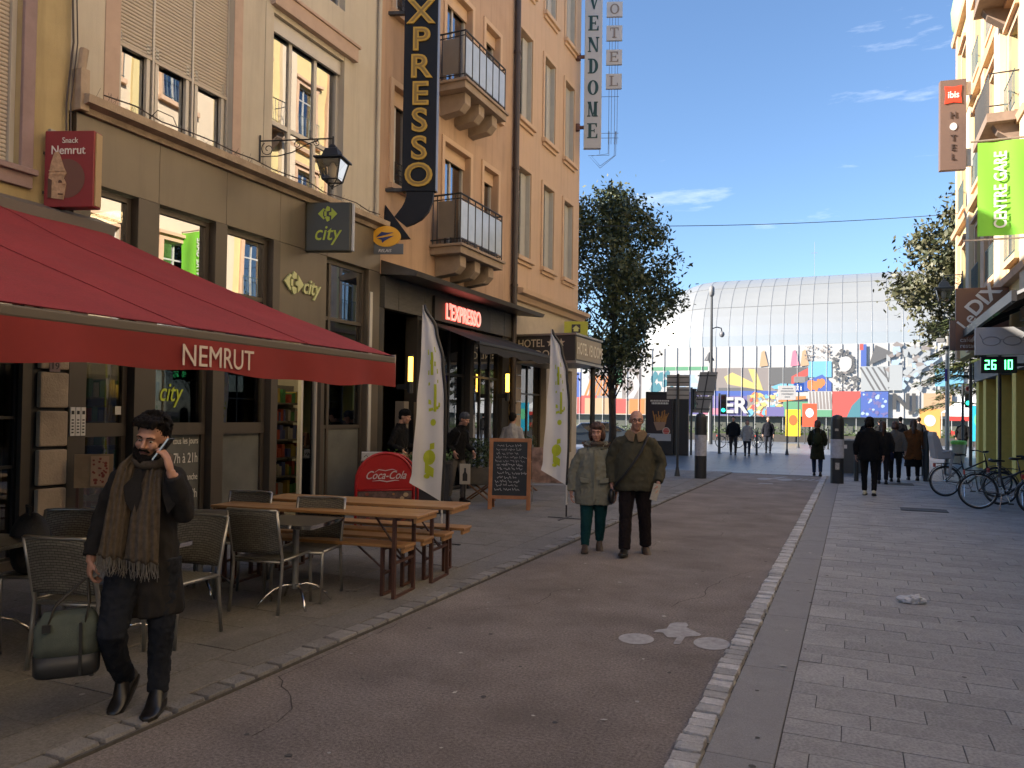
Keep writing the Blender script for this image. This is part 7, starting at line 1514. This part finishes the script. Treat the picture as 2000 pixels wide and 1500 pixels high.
walker('man in a dark suit jacket, rightmost of the three approaching on the plaza', (-3.84, 40.0, .012), V(-3.84, 40), 1.80, (.012, .013, .02), .80, (.025, .028, .04), hair='short', hairm=M_hairbr, stride=.09, vox=.02)
walker('far walker in dark clothes with red trousers behind the black coat group', (.55, 38.5, .012), V(.55, 38.5) + math.pi, 1.74, (.013, .013, .014), .85, (.22, .02, .03), hair='short', stride=.1, vox=.022)
walker('far walker in black, second from the left of the distant crowd', (1.15, 40, .012), V(1.15, 40) + math.pi, 1.74, (.02, .02, .02), .8, (.02, .02, .025), hair='short', stride=.1, vox=.022)
walker('tall far walker in a black hat in the middle of the distant crowd', (2.0, 39.5, .012), V(2, 39.5) + math.pi, 1.86, (.014, .014, .016), .8, (.016, .016, .02), hair='beanie', hairm=cloth('black_hat', (.01, .01, .01)), stride=.1, vox=.022)
walker('tall far walker in dark blue at the right of the distant crowd', (2.85, 41, .012), V(2.85, 41) + math.pi, 1.86, (.015, .018, .03), .82, (.02, .022, .03), hair='short', stride=.12, vox=.022, wide=1.08)
walker('man in black standing far off beside the yellow corner house', (4.9, 43.2, .012), V(4.9, 43.2) + math.pi, 1.80, (.012, .012, .013), .8, (.014, .014, .016), hair='short', stride=.05, vox=.022, wide=1.1)
# ================================================================== plaza furniture, bicycles, trees
M_pole = mat('dark_grey_pole', (.045, .048, .052), .5, .3); M_polel = mat('galvanised_pole', (.42, .42, .40), .4, .5)
M_paper = mat('poster_paper', (.42, .44, .50), .8, var=.25, vscale=12); M_bollard = mat('bollard_black', (.025, .027, .03), .45)
def pillar(x, y, lab, st):
    t = thing('display_pillar', lab, 'pillar', (x, y, .02), group='black poster pillars'); F = frame((x, y, 0), V(x, y))
    p = MB(); p.ring_loft([[F(a, z, b) for a, b in circ(0, 0, r, r * .9, 16)] for z, r in ((.02, .165), (1.62, .165), (1.74, .155), (1.82, .11), (1.85, .03))]); p.build('post', M_bollard, t, smooth=False)
    for i, (z0, z1, a0, a1) in enumerate(st):
        p = MB(); p.ring_loft([[F(r * math.cos(R(a_)), z, r * .9 * math.sin(R(a_))) for a_ in range(a0, a1 + 1, 10)] + [F((r + .003) * math.cos(R(a_)), z, (r + .003) * .9 * math.sin(R(a_))) for a_ in range(a1, a0 - 1, -10)] for r in (.1665,) for z in (z0, z1)]); p.build('poster', M_paper if i == 0 else mat('torn_sticker', (.45, .43, .38), .8, var=.5, vscale=30), t)
pillar(-3.89, 21.8, 'black pillar with a pale poster standing at the left kerb of the cycle lane', [(.66, 1.24, 20, 170)])
pillar(-.38, 22.2, 'black pillar with a pale poster and torn sticker at the right kerb', [(.70, 1.20, 10, 170), (.40, .58, 70, 105), (1.42, 1.48, 80, 110)])
def bollard(x, y, h, r, lab):
    t = thing('bollard', lab, 'bollard', (x, y, .02), group='slim dark bollards of the plaza')
    p = MB(); p.lathe([(r, .02), (r, h - .03), (r * .8, h), (.005, h + .01)], (x, y, 0), 10); p.build('post', M_bollard, t, smooth=False); p = MB(); p.lathe([(r * 2.2, .013), (r * 2.2, .03), (r, .035)], (x, y, 0), 12); p.build('foot', M_bollard, t)
for x, y, h, r, lab in [(-5.88, 38, .95, .05, 'slim dark bollard left of the three people approaching on the plaza'), (-4.10, 37.4, 1.1, .05, 'slim dark bollard between the pale coat and the dark suit on the plaza'), (-1.30, 47.6, 1.2, .05, 'slim dark bollard right of the green coat walker, farthest away'),
                        (.09, 23.24, .92, .06, 'slim dark bollard just right of the poster pillar at the right kerb'), (1.88, 24.4, 1.45, .075, 'tall dark bollard between the brown coat and the parked bicycles'), (2.02, 27.2, 1.15, .06, 'slim dark bollard behind the tall one beside the bicycles')]: bollard(x, y, h, r, lab)
t = thing('control_cabinet', 'grey street cabinet behind the right poster pillar', 'cabinet', (-.12, 26.8, .02)); bx(t, 'body', frame((-.12, 26.8, 0), V(-.12, 26.8)), -.22, .42, .02, 1.05, -.35, 0, mat('cabinet_grey', (.07, .075, .075), .5, var=.1), .01); bx(t, 'lid', frame((-.12, 26.8, 0), V(-.12, 26.8)), -.25, .45, 1.05, 1.1, -.38, .03, mat('cabinet_lid', (.4, .4, .4), .5)); bx(t, 'label_plate', frame((-.12, 26.8, 0), V(-.12, 26.8)), -.17, -.05, .8, .92, .001, .006, M_white)
# advertising kiosk with the burger and fries poster
t = thing('poster_kiosk', 'dark street kiosk with a poster of fries in front of the mural', 'kiosk', (-7.5, 34.8, .012)); F = frame((-7.95, 34.2, 0), R(4))
bx(t, 'case', F, -.62, .62, .02, 2.86, -.5, 0, mat('kiosk_black', (.018, .018, .02), .4), .02); bx(t, 'side_wing', F, .63, 1.25, .02, 2.84, -.55, -.25, mat('kiosk_black', (.018, .018, .02)), .01)
pst = bx(t, 'poster', F, -.53, .53, .66, 2.72, .001, .008, mat('poster_dark', (.035, .024, .03), .35)); bx(t, 'poster_strip', F, -.53, .53, .66, .98, .009, .013, mat('poster_white', (.42, .46, .52), .4))
mb = MB(); rr = random.Random(3)
for i in range(26): a = rr.uniform(-.22, .30); l_ = rr.uniform(.25, .5); an = rr.uniform(-.5, .5); b0 = 1.45 + rr.uniform(-.1, .1); mb.prism([(a - .02, b0), (a + .02, b0), (a + .02 + l_ * math.sin(an), b0 + l_ * math.cos(an)), (a - .02 + l_ * math.sin(an), b0 + l_ * math.cos(an))], F, .009, .011 + i * .0008)
mb.build('fries_picture', mat('fries', (.42, .20, .05), .5, var=.3, vscale=14), t, fix=False)
mb = MB(); mb.prism([(-.25, 1.5), (.3, 1.5), (.22, 1.15), (-.1, 1.12)], F, .033, .036); mb.build('paper_cone', mat('cone_paper', (.34, .22, .16), .6), t)
mb = MB(); mb.prism(circ(.32, 1.10, .17, .17, 20), F, .037, .04); lo_ = mb.build('round_logo', mat('logo_cream', (.55, .5, .45), .5), t); mb = MB(); mb.prism([(.19, 1.06), (.45, 1.06), (.45, 1.14), (.19, 1.14)], F, .041, .044); mb.prism(circ(.32, 1.16, .12, .07, 10, 0, 180), F, .041, .043); mb.prism(circ(.32, 1.04, .12, .06, 10, 180, 360), F, .041, .043); mb.build('logo_mark', mat('logo_red', (.5, .04, .03), .5), lo_)
for z, h_, a0, a1 in ((2.42, .07, -.40, .42), (2.30, .085, -.34, .36)):
    mb = MB(); a = a0
    while a < a1: w_ = rr.uniform(.04, .07); mb.prism([(a, z), (a + w_, z), (a + w_ * .9, z + h_), (a + .005, z + h_)], F, .01, .013); a += w_ + .015
    mb.build('headline', M_white, t, fix=False)
# sign posts
def sign_post(name, lab, x, y, h, panels, pr=.035, pm=None, foot=True):
    t = thing(name, lab, 'sign', (x, y, .012)); F = frame((x, y, 0), V(x, y)); p = MB(); p.cyl((x, y, .012), (x, y, h), pr, 10); p.build('pole', pm or M_pole, t)
    if foot: p = MB(); p.lathe([(pr * 2.6, .012), (pr * 2.4, .05), (pr * 1.1, .3)], (x, y, 0), 12); p.build('foot', pm or M_pole, t)
    for (nm, a0, a1, b0, b1, m, d) in panels: bx(t, nm, F, a0, a1, b0, b1, d, d + .02, m, .004)
    return t, F
M_back = mat('sign_back_grey', (.27, .27, .27), .5, .3, var=.06)
t, F = sign_post('sign_post', 'post with two grey sign backs beside the poster kiosk', -4.62, 22.2, 2.98, [('sign_plate', -.32, .32, 2.62, 2.95, M_back, -.06), ('sign_plate', -.32, .32, 2.25, 2.60, M_back, -.06)])
for z in (2.72, 2.86, 2.35, 2.5): bx(t, 'rail', F, -.31, .31, z, z + .025, -.039, -.03, M_pole)
t, F = sign_post('direction_sign', 'large tilted grey backs of a double road sign left of the tall mast', -6.55, 36.3, 3.4, []); 
mb = MB(); Ft = lambda a, b, d=0: F(a + (b - 2.0) * .16, b, d)
pbox(mb, Ft, -.28, .52, 2.75, 3.85, .05, .08); mb.build('sign_plate', M_back, t); mb = MB(); pbox(mb, Ft, -.40, .42, 1.95, 2.72, .05, .08); mb.build('sign_plate', M_back, t); mb = MB(); pbox(mb, Ft, .06, .12, 1.9, 3.9, .081, .10)
for z in (2.1, 2.55, 2.9, 3.65): pbox(mb, Ft, -.36, .46, z, z + .05, .081, .095)
mb.build('rail', M_pole, t)
t, F = sign_post('information_sign', 'white information panel on a thin post in the middle of the plaza', -2.86, 38.7, 3.4, [('panel', -.42, .38, 2.62, 3.30, mat('panel_grey_white', (.44, .45, .47), .5), .04)])
mb = MB()
for z, w_ in ((3.14, .22), (3.02, .3), (2.88, .26), (2.74, .12)):
    a = -w_
    while a < w_: pbox(mb, F, a, a + .04, z, z + .05, .061, .064); a += .06
mb.build('lettering', mat('panel_letter', (.1, .12, .15), .5), t, fix=False)
t, F = sign_post('pedestrian_sign', 'square blue pedestrian sign with white walking figures on a thin post', -2.97, 48.7, 4.2, [('blue_plate', -.26, .30, 3.32, 3.86, mat('sign_blue', (.015, .06, .28), .45), .04), ('upper_plate', -.26, .36, 3.9, 4.25, M_back, .04)])
mb = MB()
for a, s in ((-.06, 1.0), (.13, .75)):
    mb.prism(circ(a, 3.42 + .34 * s, .035 * s, .035 * s, 8), F, .061, .065); mb.prism([(a - .06 * s, 3.42 + .28 * s), (a + .06 * s, 3.42 + .28 * s), (a + .04 * s, 3.42 + .14 * s), (a + .06 * s, 3.42), (a + .02 * s, 3.42), (a, 3.42 + .1 * s), (a - .04 * s, 3.42), (a - .07 * s, 3.42), (a - .03 * s, 3.42 + .14 * s)], F, .061, .065)
mb.build('figures', M_white, t, fix=False)
# traffic lights
def traffic(x, y, lab, h, turn, lit):
    t = thing('traffic_light', lab, 'traffic light', (x, y, .012), group='traffic lights around the plaza'); p = MB(); p.cyl((x, y, .012), (x, y, h), .05, 10); p.build('pole', M_pole, t)
    F = frame((x, y, 0), turn); bx(t, 'housing', F, .07, .33, h - 1.0, h - .05, -.1, .1, M_bollard, .02)
    for i, (c, on) in enumerate((((.25, .02, .02), 0), ((.25, .15, .02), 0), ((.02, .6, .35), lit))):
        p = MB(); z = h - .2 - .3 * i; p.prism(circ(.20, z, .095, .095, 14), F, .101, .11); p.build('lens', mat('lens_%d_%d' % (i, on), c if on else tuple(q * .15 for q in c), .3, emit=c if on else None, estr=1.5 if on else 0), t); q = MB(); q.tube([F(.20 + .105 * math.cos(R(a)), z + .105 * math.sin(R(a)), .16) for a in range(0, 181, 20)], .018, 5); q.build('visor', M_bollard, t)
traffic(-6.75, 35.4, 'dark traffic light seen from the side right of the poster kiosk', 3.1, V(-6.75, 35.4) + R(65), 0); traffic(-5.85, 37.6, 'traffic light with a lit green lens right of the tilted sign backs', 2.9, V(-5.85, 37.6) - .1, 1); traffic(4.25, 37.5, 'traffic light with a lit green lens in front of the right hand trees', 3.3, V(4.25, 37.5), 1)
# lamp masts
t = thing('lamp_mast', 'tall thin lamp mast with a camera dome in front of the station', 'lamp mast', (-8.42, 50.7, .012)); p = MB(); p.tube([(-8.42, 50.7, .012), (-8.42, 50.7, 5), (-8.42, 50.7, 9.7)], [.13, .10, .07], 10); p.build('mast', M_pole, t); p = MB(); p.lathe([(.10, 9.6), (.18, 9.75), (.17, 10.15), (.08, 10.3)], (-8.42, 50.7, 0), 12); p.build('lamp_head', mat('lamp_head_grey', (.2, .2, .2), .4), t, smooth=True); p = MB(); p.tube([(-8.42, 50.7, 7.5), (-8.1, 50.9, 7.62), (-7.85, 51.0, 7.55), (-7.8, 51.0, 7.3)], .04, 6); p.build('camera_arm', M_pole, t); p = MB(); p.ell((-7.8, 51.0, 7.15), (.17, .17, .2), 12, 8); p.build('camera_dome', mat('dome_grey', (.2, .2, .21), .2), t, smooth=True)
t = thing('plaza_lamp', 'thin pale lamp with a small cone shade before the mural', 'lamp', (-6.9, 58, .012)); p = MB(); p.tube([(-9.6, 57, .012), (-9.6, 57, 6.0)], [.07, .05], 8); p.build('mast', M_polel, t); p = MB(); p.lathe([(.38, 5.9), (.16, 6.3), (.05, 6.5)], (-9.6, 57, 0), 14); p.build('shade', M_pole, t)
t = thing('lamp_post', 'grey metal lamp post with small loudspeakers beside the right trees', 'lamp post', (3.52, 35.9, .012)); p = MB(); p.tube([(3.52, 35.9, .012), (3.52, 35.9, 5.2)], [.085, .07], 12); p.build('post', mat('grey_metal_post', (.36, .34, .31), .4, .4), t, smooth=False)
for dx, z in ((-.25, 5.0), (.22, 4.9)): p = MB(); p.box(3.52 + dx - .14, 3.52 + dx + .14, 35.8, 36.0, z - .05, z + .12); p.tube([(3.52, 35.9, z), (3.52 + dx, 35.9, z)], .03, 6); p.build('loudspeaker', M_back, t, bevel=.01)
p = MB(); p.lathe([(.10, 4.65), (.14, 4.72), (.10, 4.8)], (3.45, 35.8, 0), 12); p.build('camera', M_bollard, t)
p = MB(); p.box(3.42, 3.50, 35.78, 35.82, 3.35, 3.85); p.build('small_flag', mat('violet_cloth', (.10, .06, .3), .7), t)
# litter bin
t = thing('litter_bin', 'beige litter bin with a bright green lid right of the lamp post', 'litter bin', (3.95, 36.1, .012)); p = MB(); p.lathe([(.20, .02), (.24, .5), (.26, .78)], (3.95, 36.1, 0), 18); p.build('body', mat('beige_bin', (.42, .36, .26), .7, var=.15), t, smooth=False); p = MB(); p.lathe([(.29, .78), (.30, .9), (.24, .93), (.02, .95)], (3.95, 36.1, 0), 18); p.build('lid', mat('lime_lid', (.22, .55, .08), .5), t)
# overhead cable
def cable(lab, a, b, sag, r=.012, nm='overhead_cable'):
    a, b = Vector(a), Vector(b); p = MB(); p.tube([a.lerp(b, i / 24) - Vector((0, 0, sag * 4 * (i / 24) * (1 - i / 24))) for i in range(25)], r, 5); tag(p.build(nm, mat('cable_black', (.03, .035, .045), .5), None), lab, 'cable')
cable('thin overhead cable strung across the street below the clouds', (-7.95, 23.0, 7.75), (3.4, 31.0, 9.05), .15)
t = thing('roof_antenna', 'hair thin antenna mast rising behind the station roof', 'antenna', (-4.8, 110, 17)); p = MB(); p.tube([(-4.8, 110, 17.5), (-4.8, 110, 25.5)], .025, 5); p.build('mast', M_polel, t); p = MB(); p.tube([(-5.2, 110, 24), (-4.4, 110, 24)], .03, 5); p.build('crossbar', M_polel, t)
# ---- bicycles
M_tyre = mat('tyre_rubber', (.014, .014, .015), .7); M_rim = mat('rim_alloy', (.50, .51, .52), .25, .9); M_frame = mat('black_bike_frame', (.014, .014, .016), .35)
BG = 'bicycles parked along the right wall'
def make_bike(lab, basket=False, seat=False, fm=None):
    t = thing('bicycle', lab, 'bicycle', group=BG); rw, wb = .345, 1.08; fm = fm or M_frame
    def ring(cx, r, rr_, n=36): return [(cx + r * math.cos(6.283 * i / n), 0, rw + r * math.sin(6.283 * i / n)) for i in range(n)]
    for cx in (0, wb):
        p = MB(); p.tube(ring(cx, rw - .019, 0), .019, 8, closed=True); w = p.build('wheel', M_tyre, t, smooth=True); p = MB(); p.tube(ring(cx, rw - .046, 0), .011, 6, closed=True); p.build('rim', M_rim, w, smooth=True)
        p = MB()
        for i in range(28): a = 6.283 * i / 28; p.tube([(cx + .025 * math.cos(a + .6), (.03 if i % 2 else -.03), rw + .025 * math.sin(a + .6)), (cx + (rw - .05) * math.cos(a), 0, rw + (rw - .05) * math.sin(a))], .0012, 3)
        p.cyl((cx, -.05, rw), (cx, .05, rw), .02, 8); p.build('spokes', M_rim, w)
        a0, a1 = ((20, 190) if cx == 0 else (10, 150)); p = MB(); p.tube([(cx + (rw + .022) * math.cos(R(a)), 0, rw + (rw + .022) * math.sin(R(a))) for a in range(a0, a1, 10)], .026, 8, flat=.3); p.build('mudguard', fm, t)
    bbk = (.46, 0, .29); st = (.34, 0, .80); hd = (.86, 0, .82); hb = (.89, 0, .66)
    p = MB(); p.tube([bbk, st], .017, 8); p.tube([bbk, hb], .022, 8); p.tube([(.40, 0, .60), hd], .018, 8); p.tube([hd, hb], .022, 8)
    for y_ in (-.05, .05): p.tube([(0, y_, rw), (.44, y_ * .6, .29)], .010, 6); p.tube([(0, y_, rw), (.37, y_ * .4, .70)], .009, 6); p.tube([hb, (.96, y_, .55), (wb, y_, rw)], .012, 6)
    p.build('frame', fm, t, smooth=True)
    p = MB(); p.tube([st, (.315, 0, .92)], .013, 8); p.build('seat_post', M_rim, t)
    p = MB(); p.ring_loft([[(x, w * math.cos(6.283 * k / 10), z + h_ * math.sin(6.283 * k / 10)) for k in range(10)] for x, w, z, h_ in ((.17, .05, .945, .02), (.20, .085, .945, .03), (.28, .08, .94, .03), (.36, .035, .945, .022), (.44, .018, .94, .015))]); p.build('saddle', M_leather, t, smooth=True)
    p = MB(); p.tube([hd, (.83, 0, .98)], .013, 8); p.tube([(.70, -.30, 1.03), (.78, -.28, 1.04), (.85, -.10, 1.0), (.85, .10, 1.0), (.78, .28, 1.04), (.70, .30, 1.03)], .012, 8); p.build('handlebar', M_frame, t, smooth=True)
    for s in (-1, 1): p = MB(); p.tube([(.66, s * .30, 1.028), (.75, s * .29, 1.035)], .018, 8); p.build('grip', M_tyre, t)
    p = MB(); p.lathe([(.02, -.01), (.095, -.01), (.095, .01), (.02, .01)], (0, 0, 0), 20); p.T = None
    q = MB(); q.tube([(.46 + .095 * math.cos(6.283 * k / 20), -.06, .29 + .095 * math.sin(6.283 * k / 20)) for k in range(20)], .006, 5, closed=True); q.tube([(.46, -.05, .29), (.46, -.09, .29), (.52, -.10, .14)], .010, 6); q.tube([(.46, .05, .29), (.46, .09, .29), (.40, .10, .44)], .010, 6); q.tube([(.555, -.06, .29), (.05, -.06, rw + .03)], .005, 4); q.tube([(.46, -.06, .195), (0, -.06, rw - .03)], .005, 4); q.build('crank', M_rim, t)
    for a, z in ((.52, .14), (.40, .44)): p = MB(); s = -1 if z < .2 else 1; p.box(a - .045, a + .045, s * .11, s * .19, z - .012, z + .012); p.build('pedal', M_tyre, t)
    p = MB(); p.tube([(.38, -.05, .27), (.34, -.16, .01)], .011, 6); p.build('kickstand', M_rim, t)
    p = MB(); 
    for y_ in (-.07, .07): p.tube([(-.22, y_, .74), (.26, y_, .74), (.33, y_ * .4, .72)], .007, 5); p.tube([(0, y_, rw), (-.06, y_, .74)], .007, 5)
    for x in (-.2, -.1, 0, .1, .2): p.tube([(x, -.07, .74), (x, .07, .74)], .006, 5)
    p.build('rack', M_frame, t); p = MB(); p.box(-.25, -.22, -.04, .04, .66, .74); p.build('rear_lamp', mat('red_reflector', (.4, .03, .02), .3), t); p = MB(); p.ell((.95, 0, .84), (.04, .035, .035), 10, 8); p.build('front_lamp', M_rim, t, smooth=True)
    if basket:
        p = MB(); n = 9
        for z, e in ((.84, .10), (.90, .115), (.96, .13), (1.02, .145), (1.07, .15)): p.tube([(1.03 - e, -e - .02, z), (1.03 + e, -e - .02, z), (1.03 + e, e + .02, z), (1.03 - e, e + .02, z)], .005, 4, closed=True)
        for i in range(n):
            f = -1 + 2 * i / (n - 1)
            for sg in (-1, 1): p.tube([(1.03 + f * .10, sg * .12, .84), (1.03 + f * .15, sg * .17, 1.07)], .004, 4); p.tube([(1.03 + sg * .10, f * .12, .84), (1.03 + sg * .15, f * .17, 1.07)], .004, 4)
        p.box(.93, 1.13, -.12, .12, .835, .845); p.build('basket', M_frame, t)
    if seat:
        M_cs = mat('grey_child_seat', (.38, .38, .385), .5)
        p = MB(); p.box(-.20, .10, -.14, .14, .84, .90); p.hexa([(-.26, -.15, .86), (-.19, -.15, .86), (-.19, .15, .86), (-.26, .15, .86), (-.33, -.13, 1.38), (-.28, -.13, 1.38), (-.28, .13, 1.38), (-.33, .13, 1.38)])
        for s in (-1, 1): p.prism([(-.22, .86), (.06, .86), (.05, .98), (-.12, 1.06), (-.22, 1.36), (-.30, 1.36)], lambda a, b, d: (a, s * d, b), .14, .165)
        p.prism([(-.33, 1.34), (-.22, 1.34), (-.24, 1.44), (-.32, 1.45)], lambda a, b, d: (a, d, b), -.13, .13); p.build('child_seat', M_cs, t, bevel=.008)
        for s in (-1, 1): p = MB(); p.tube([(-.14, s * .15, 1.0), (.05, s * .17, 1.02), (.10, s * .14, .95), (.06, s * .13, .72), (.04, s * .12, .50), (.12, s * .12, .47)], [.03, .03, .035, .03, .035, .025], 8); p.build('foot_well', M_cs, t, smooth=True)
    return t
bk = make_bike('black bicycle with a bright kickstand, nearest of those at the right wall', True); move(bk, (2.22, 17.3, PZ), R(-2))
bk2 = make_bike('black bicycle carrying a grey child seat, farthest of those at the right wall', False, True); move(bk2, (1.90, 19.75, PZ), R(18))
dup(bk, (2.75, 18.35, PZ), R(16), 'black bicycle with basket standing between the other two at the right wall', BG)
dup(bk, (3.05, 16.55, PZ), R(8), 'black bicycle cut off by the right edge of the picture', BG)
dup(bk, (-6.9, 45.0, .012), R(35), 'far bicycle leaning left of the man in the open jacket', 'bicycles far off on the plaza')
dup(bk, (-5.6, 46.0, .012), R(70), 'far bicycle behind the woman in the pale coat', 'bicycles far off on the plaza'); dup(bk, (-5.0, 46.3, .012), R(60), 'far bicycle left of the man in the dark suit', 'bicycles far off on the plaza')
# ---- parked car seen behind the couple
t = thing('parked_car', 'pale blue car parked beyond the hotel corner, half hidden by the couple', 'car', (-12.2, 37.5, .012), R(20), None); M_car = mat('pale_blue_paint', (.20, .28, .36), .25, .3); Tm = WM[t.name]
p = MB(); p.T = Tm
pf = [(-2.1, .35), (-2.12, .62), (-1.95, .80), (-1.1, .90), (-.55, 1.36), (.85, 1.42), (1.75, 1.0), (2.05, .92), (2.1, .5), (2.0, .30), (-1.9, .28)]
p.ring_loft([[(a * (.985 if abs(y_) > .7 else 1), y_ * (1 if b < .95 else .86), b + .0) for a, b in pf] for y_ in (-.85, -.78, 0, .78, .85)]); p.build('body', M_car, t, bevel=.03)
gw = mat('car_glass', (.02, .025, .03), .08); 
for s in (-1, 1):
    p = MB(); p.T = Tm; p.poly([(-.98, s * .80, .95), (-.5, s * .745, 1.31), (.18, s * .745, 1.35), (.18, s * .80, .95)]); p.build('side_window', gw, t, fix=False); p = MB(); p.T = Tm; p.poly([(.26, s * .80, .95), (.26, s * .745, 1.35), (.85, s * .745, 1.36), (1.5, s * .80, .98)]); p.build('side_window', gw, t, fix=False)
    for x in (-1.3, 1.25):
        p = MB(); p.T = Tm; p.cyl((x, s * .70, .31), (x, s * .88, .31), .31, 20); w = p.build('wheel', M_tyre, t); p = MB(); p.T = Tm; p.cyl((x, s * .87, .31), (x, s * .895, .31), .19, 14); p.build('rim', M_rim, w)
    p = MB(); p.T = Tm; p.ell((-2.06, s * .6, .68), (.06, .16, .07), 10, 6); p.build('headlight', mat('lamp_glass', (.6, .62, .65), .15), t); p = MB(); p.T = Tm; p.ell((2.07, s * .66, .80), (.05, .12, .09), 10, 6); p.build('tail_light', mat('tail_red', (.4, .02, .02), .25), t)
p = MB(); p.T = Tm; p.poly([(-1.12, -.66, .93), (-1.12, .66, .93), (-.57, .60, 1.345), (-.57, -.60, 1.345)]); p.build('windscreen', gw, t, fix=False); p = MB(); p.T = Tm; p.poly([(1.72, -.62, 1.03), (1.72, .62, 1.03), (.90, .60, 1.415), (.90, -.60, 1.415)]); p.build('rear_window', gw, t, fix=False)
# ---- trees
M_bark = mat('dark_bark', (.045, .036, .028), .9, var=.4, vscale=8, bump=1.0, bscale=30)
def leaf_mat(name, c1, c2):
    m = mat(name, c1, .55, rnd=0.0); N = m.node_tree.nodes; L = m.node_tree.links; b = N['Principled BSDF']; t = N.new('ShaderNodeTexCoord'); n1 = N.new('ShaderNodeTexNoise'); n1.inputs['Scale'].default_value = 1.6; n1.inputs['Detail'].default_value = 4
    r = N.new('ShaderNodeValToRGB'); r.color_ramp.elements[0].position = .35; r.color_ramp.elements[0].color = (*c1, 1); r.color_ramp.elements[1].position = .65; r.color_ramp.elements[1].color = (*c2, 1)
    L.new(t.outputs['Object'], n1.inputs['Vector']); L.new(n1.outputs['Fac'], r.inputs['Fac']); L.new(r.outputs['Color'], b.inputs['Base Color']); b.inputs['Transmission Weight'].default_value = 0.0
    return m
def tree(label, base, zc0, zc1, rad, n_cl, n_leaf, leaf, m, tr=.16, seed=1, squash=1.0, env=None, spread=.42):
    rs = random.getstate(); random.seed(seed); bx_, by_ = base; t = thing('tree', label, 'tree', (bx_, by_, 0)); zm, zr = (zc0 + zc1) / 2, (zc1 - zc0) / 2
    cl = []
    while len(cl) < n_cl:
        d = Vector((random.uniform(-1, 1), random.uniform(-1, 1), random.uniform(-1, 1)))
        if d.length > 1 or d.length < .35: continue
        w = env(d.z) if env else 1.0
        c = Vector((bx_ + d.x * rad * w, by_ + d.y * rad * w * squash, zm + d.z * zr))
        cl.append(c)
    tr_ = MB(); tr_.tube([(bx_, by_, 0), (bx_ + .05, by_, 1.2), (bx_ - .05, by_, zc0 + .2), (bx_ + .1, by_, zm), (bx_, by_, zc1 - zr * .4)], [tr * 1.25, tr, tr * .85, tr * .5, tr * .15], 10)
    for c in cl:
        z0 = max(zc0 * .75, min(c.z - 1.0 - random.random() * 1.2, zc1 - 1.5)); p0 = Vector((bx_, by_, z0)); md = p0.lerp(c, .55) + Vector((0, 0, -.15)); tr_.tube([p0, md, c], [tr * .26, tr * .15, tr * .05], 5)
    tr_.build('trunk', M_bark, t, smooth=True)
    def g():
        c = random.choice(cl); return c + Vector((random.gauss(0, spread), random.gauss(0, spread), random.gauss(0, spread * .8)))
    leaf_cloud(n_leaf, g, leaf).build('crown', m, t, fix=False); random.setstate(rs); return t
tree('dark leafy street tree in the shade beyond the hotel corner', (-9.2, 31.0), 3.0, 11.7, 2.55, 90, 16500, .11, leaf_mat('shade_leaf', (.03, .048, .016), (.075, .09, .032)), .15, 11, 1.0, lambda z: 1.05 - .45 * max(0, z) - .1 * max(0, -z), .36)
tree('sunlit autumn tree rising behind the yellow corner house', (6.6, 47.5), 5.0, 14.6, 4.3, 130, 30000, .16, leaf_mat('autumn_leaf', (.045, .055, .02), (.10, .09, .04)), .2, 23, .9, lambda z: 1.0 - .4 * max(0, z), .5)
# conifer with drooping tiers
rs = random.getstate(); random.seed(77); t = thing('tree', 'dark green conifer with drooping branches right of the mural', 'tree', (5.6, 43.0, 0)); tr_ = MB(); cr = MB(); tr_.tube([(5.6, 43, 0), (5.6, 43, 5), (5.6, 43, 10.0)], [.2, .14, .03], 8)
for k in range(110):
    z = random.uniform(2.4, 9.8); a = random.uniform(0, 6.283); L_ = (3.9 - .33 * (z - 2.2)) * random.uniform(.65, 1.0); p0 = Vector((5.6, 43, z)); dr = Vector((math.cos(a), math.sin(a), 0)); pts = [p0, p0 + dr * L_ * .5 + Vector((0, 0, .10)), p0 + dr * L_ + Vector((0, 0, -.30))]; tr_.tube(pts, [.04, .025, .008], 4)
    side = Vector((-dr.y, dr.x, 0))
    for j in range(190):
        u = random.random() ** .7; q = pts[0].lerp(pts[1], u * 2) if u < .5 else pts[1].lerp(pts[2], u * 2 - 1); q = q + side * random.gauss(0, .24 * (1.2 - u)) + Vector((0, 0, random.gauss(-.05, .07))); d_ = (dr * random.uniform(.3, 1) + side * random.gauss(0, .6) + Vector((0, 0, -.25))).normalized() * random.uniform(.18, .42); w_ = d_.cross(Vector((0, 0, 1))).normalized() * .055
        cr.faces([q - w_, q + w_, q + d_], [(0, 1, 2)])
tr_.build('trunk', M_bark, t); cr.build('crown', leaf_mat('conifer_needle', (.028, .045, .014), (.085, .10, .03)), t, fix=False); random.setstate(rs)
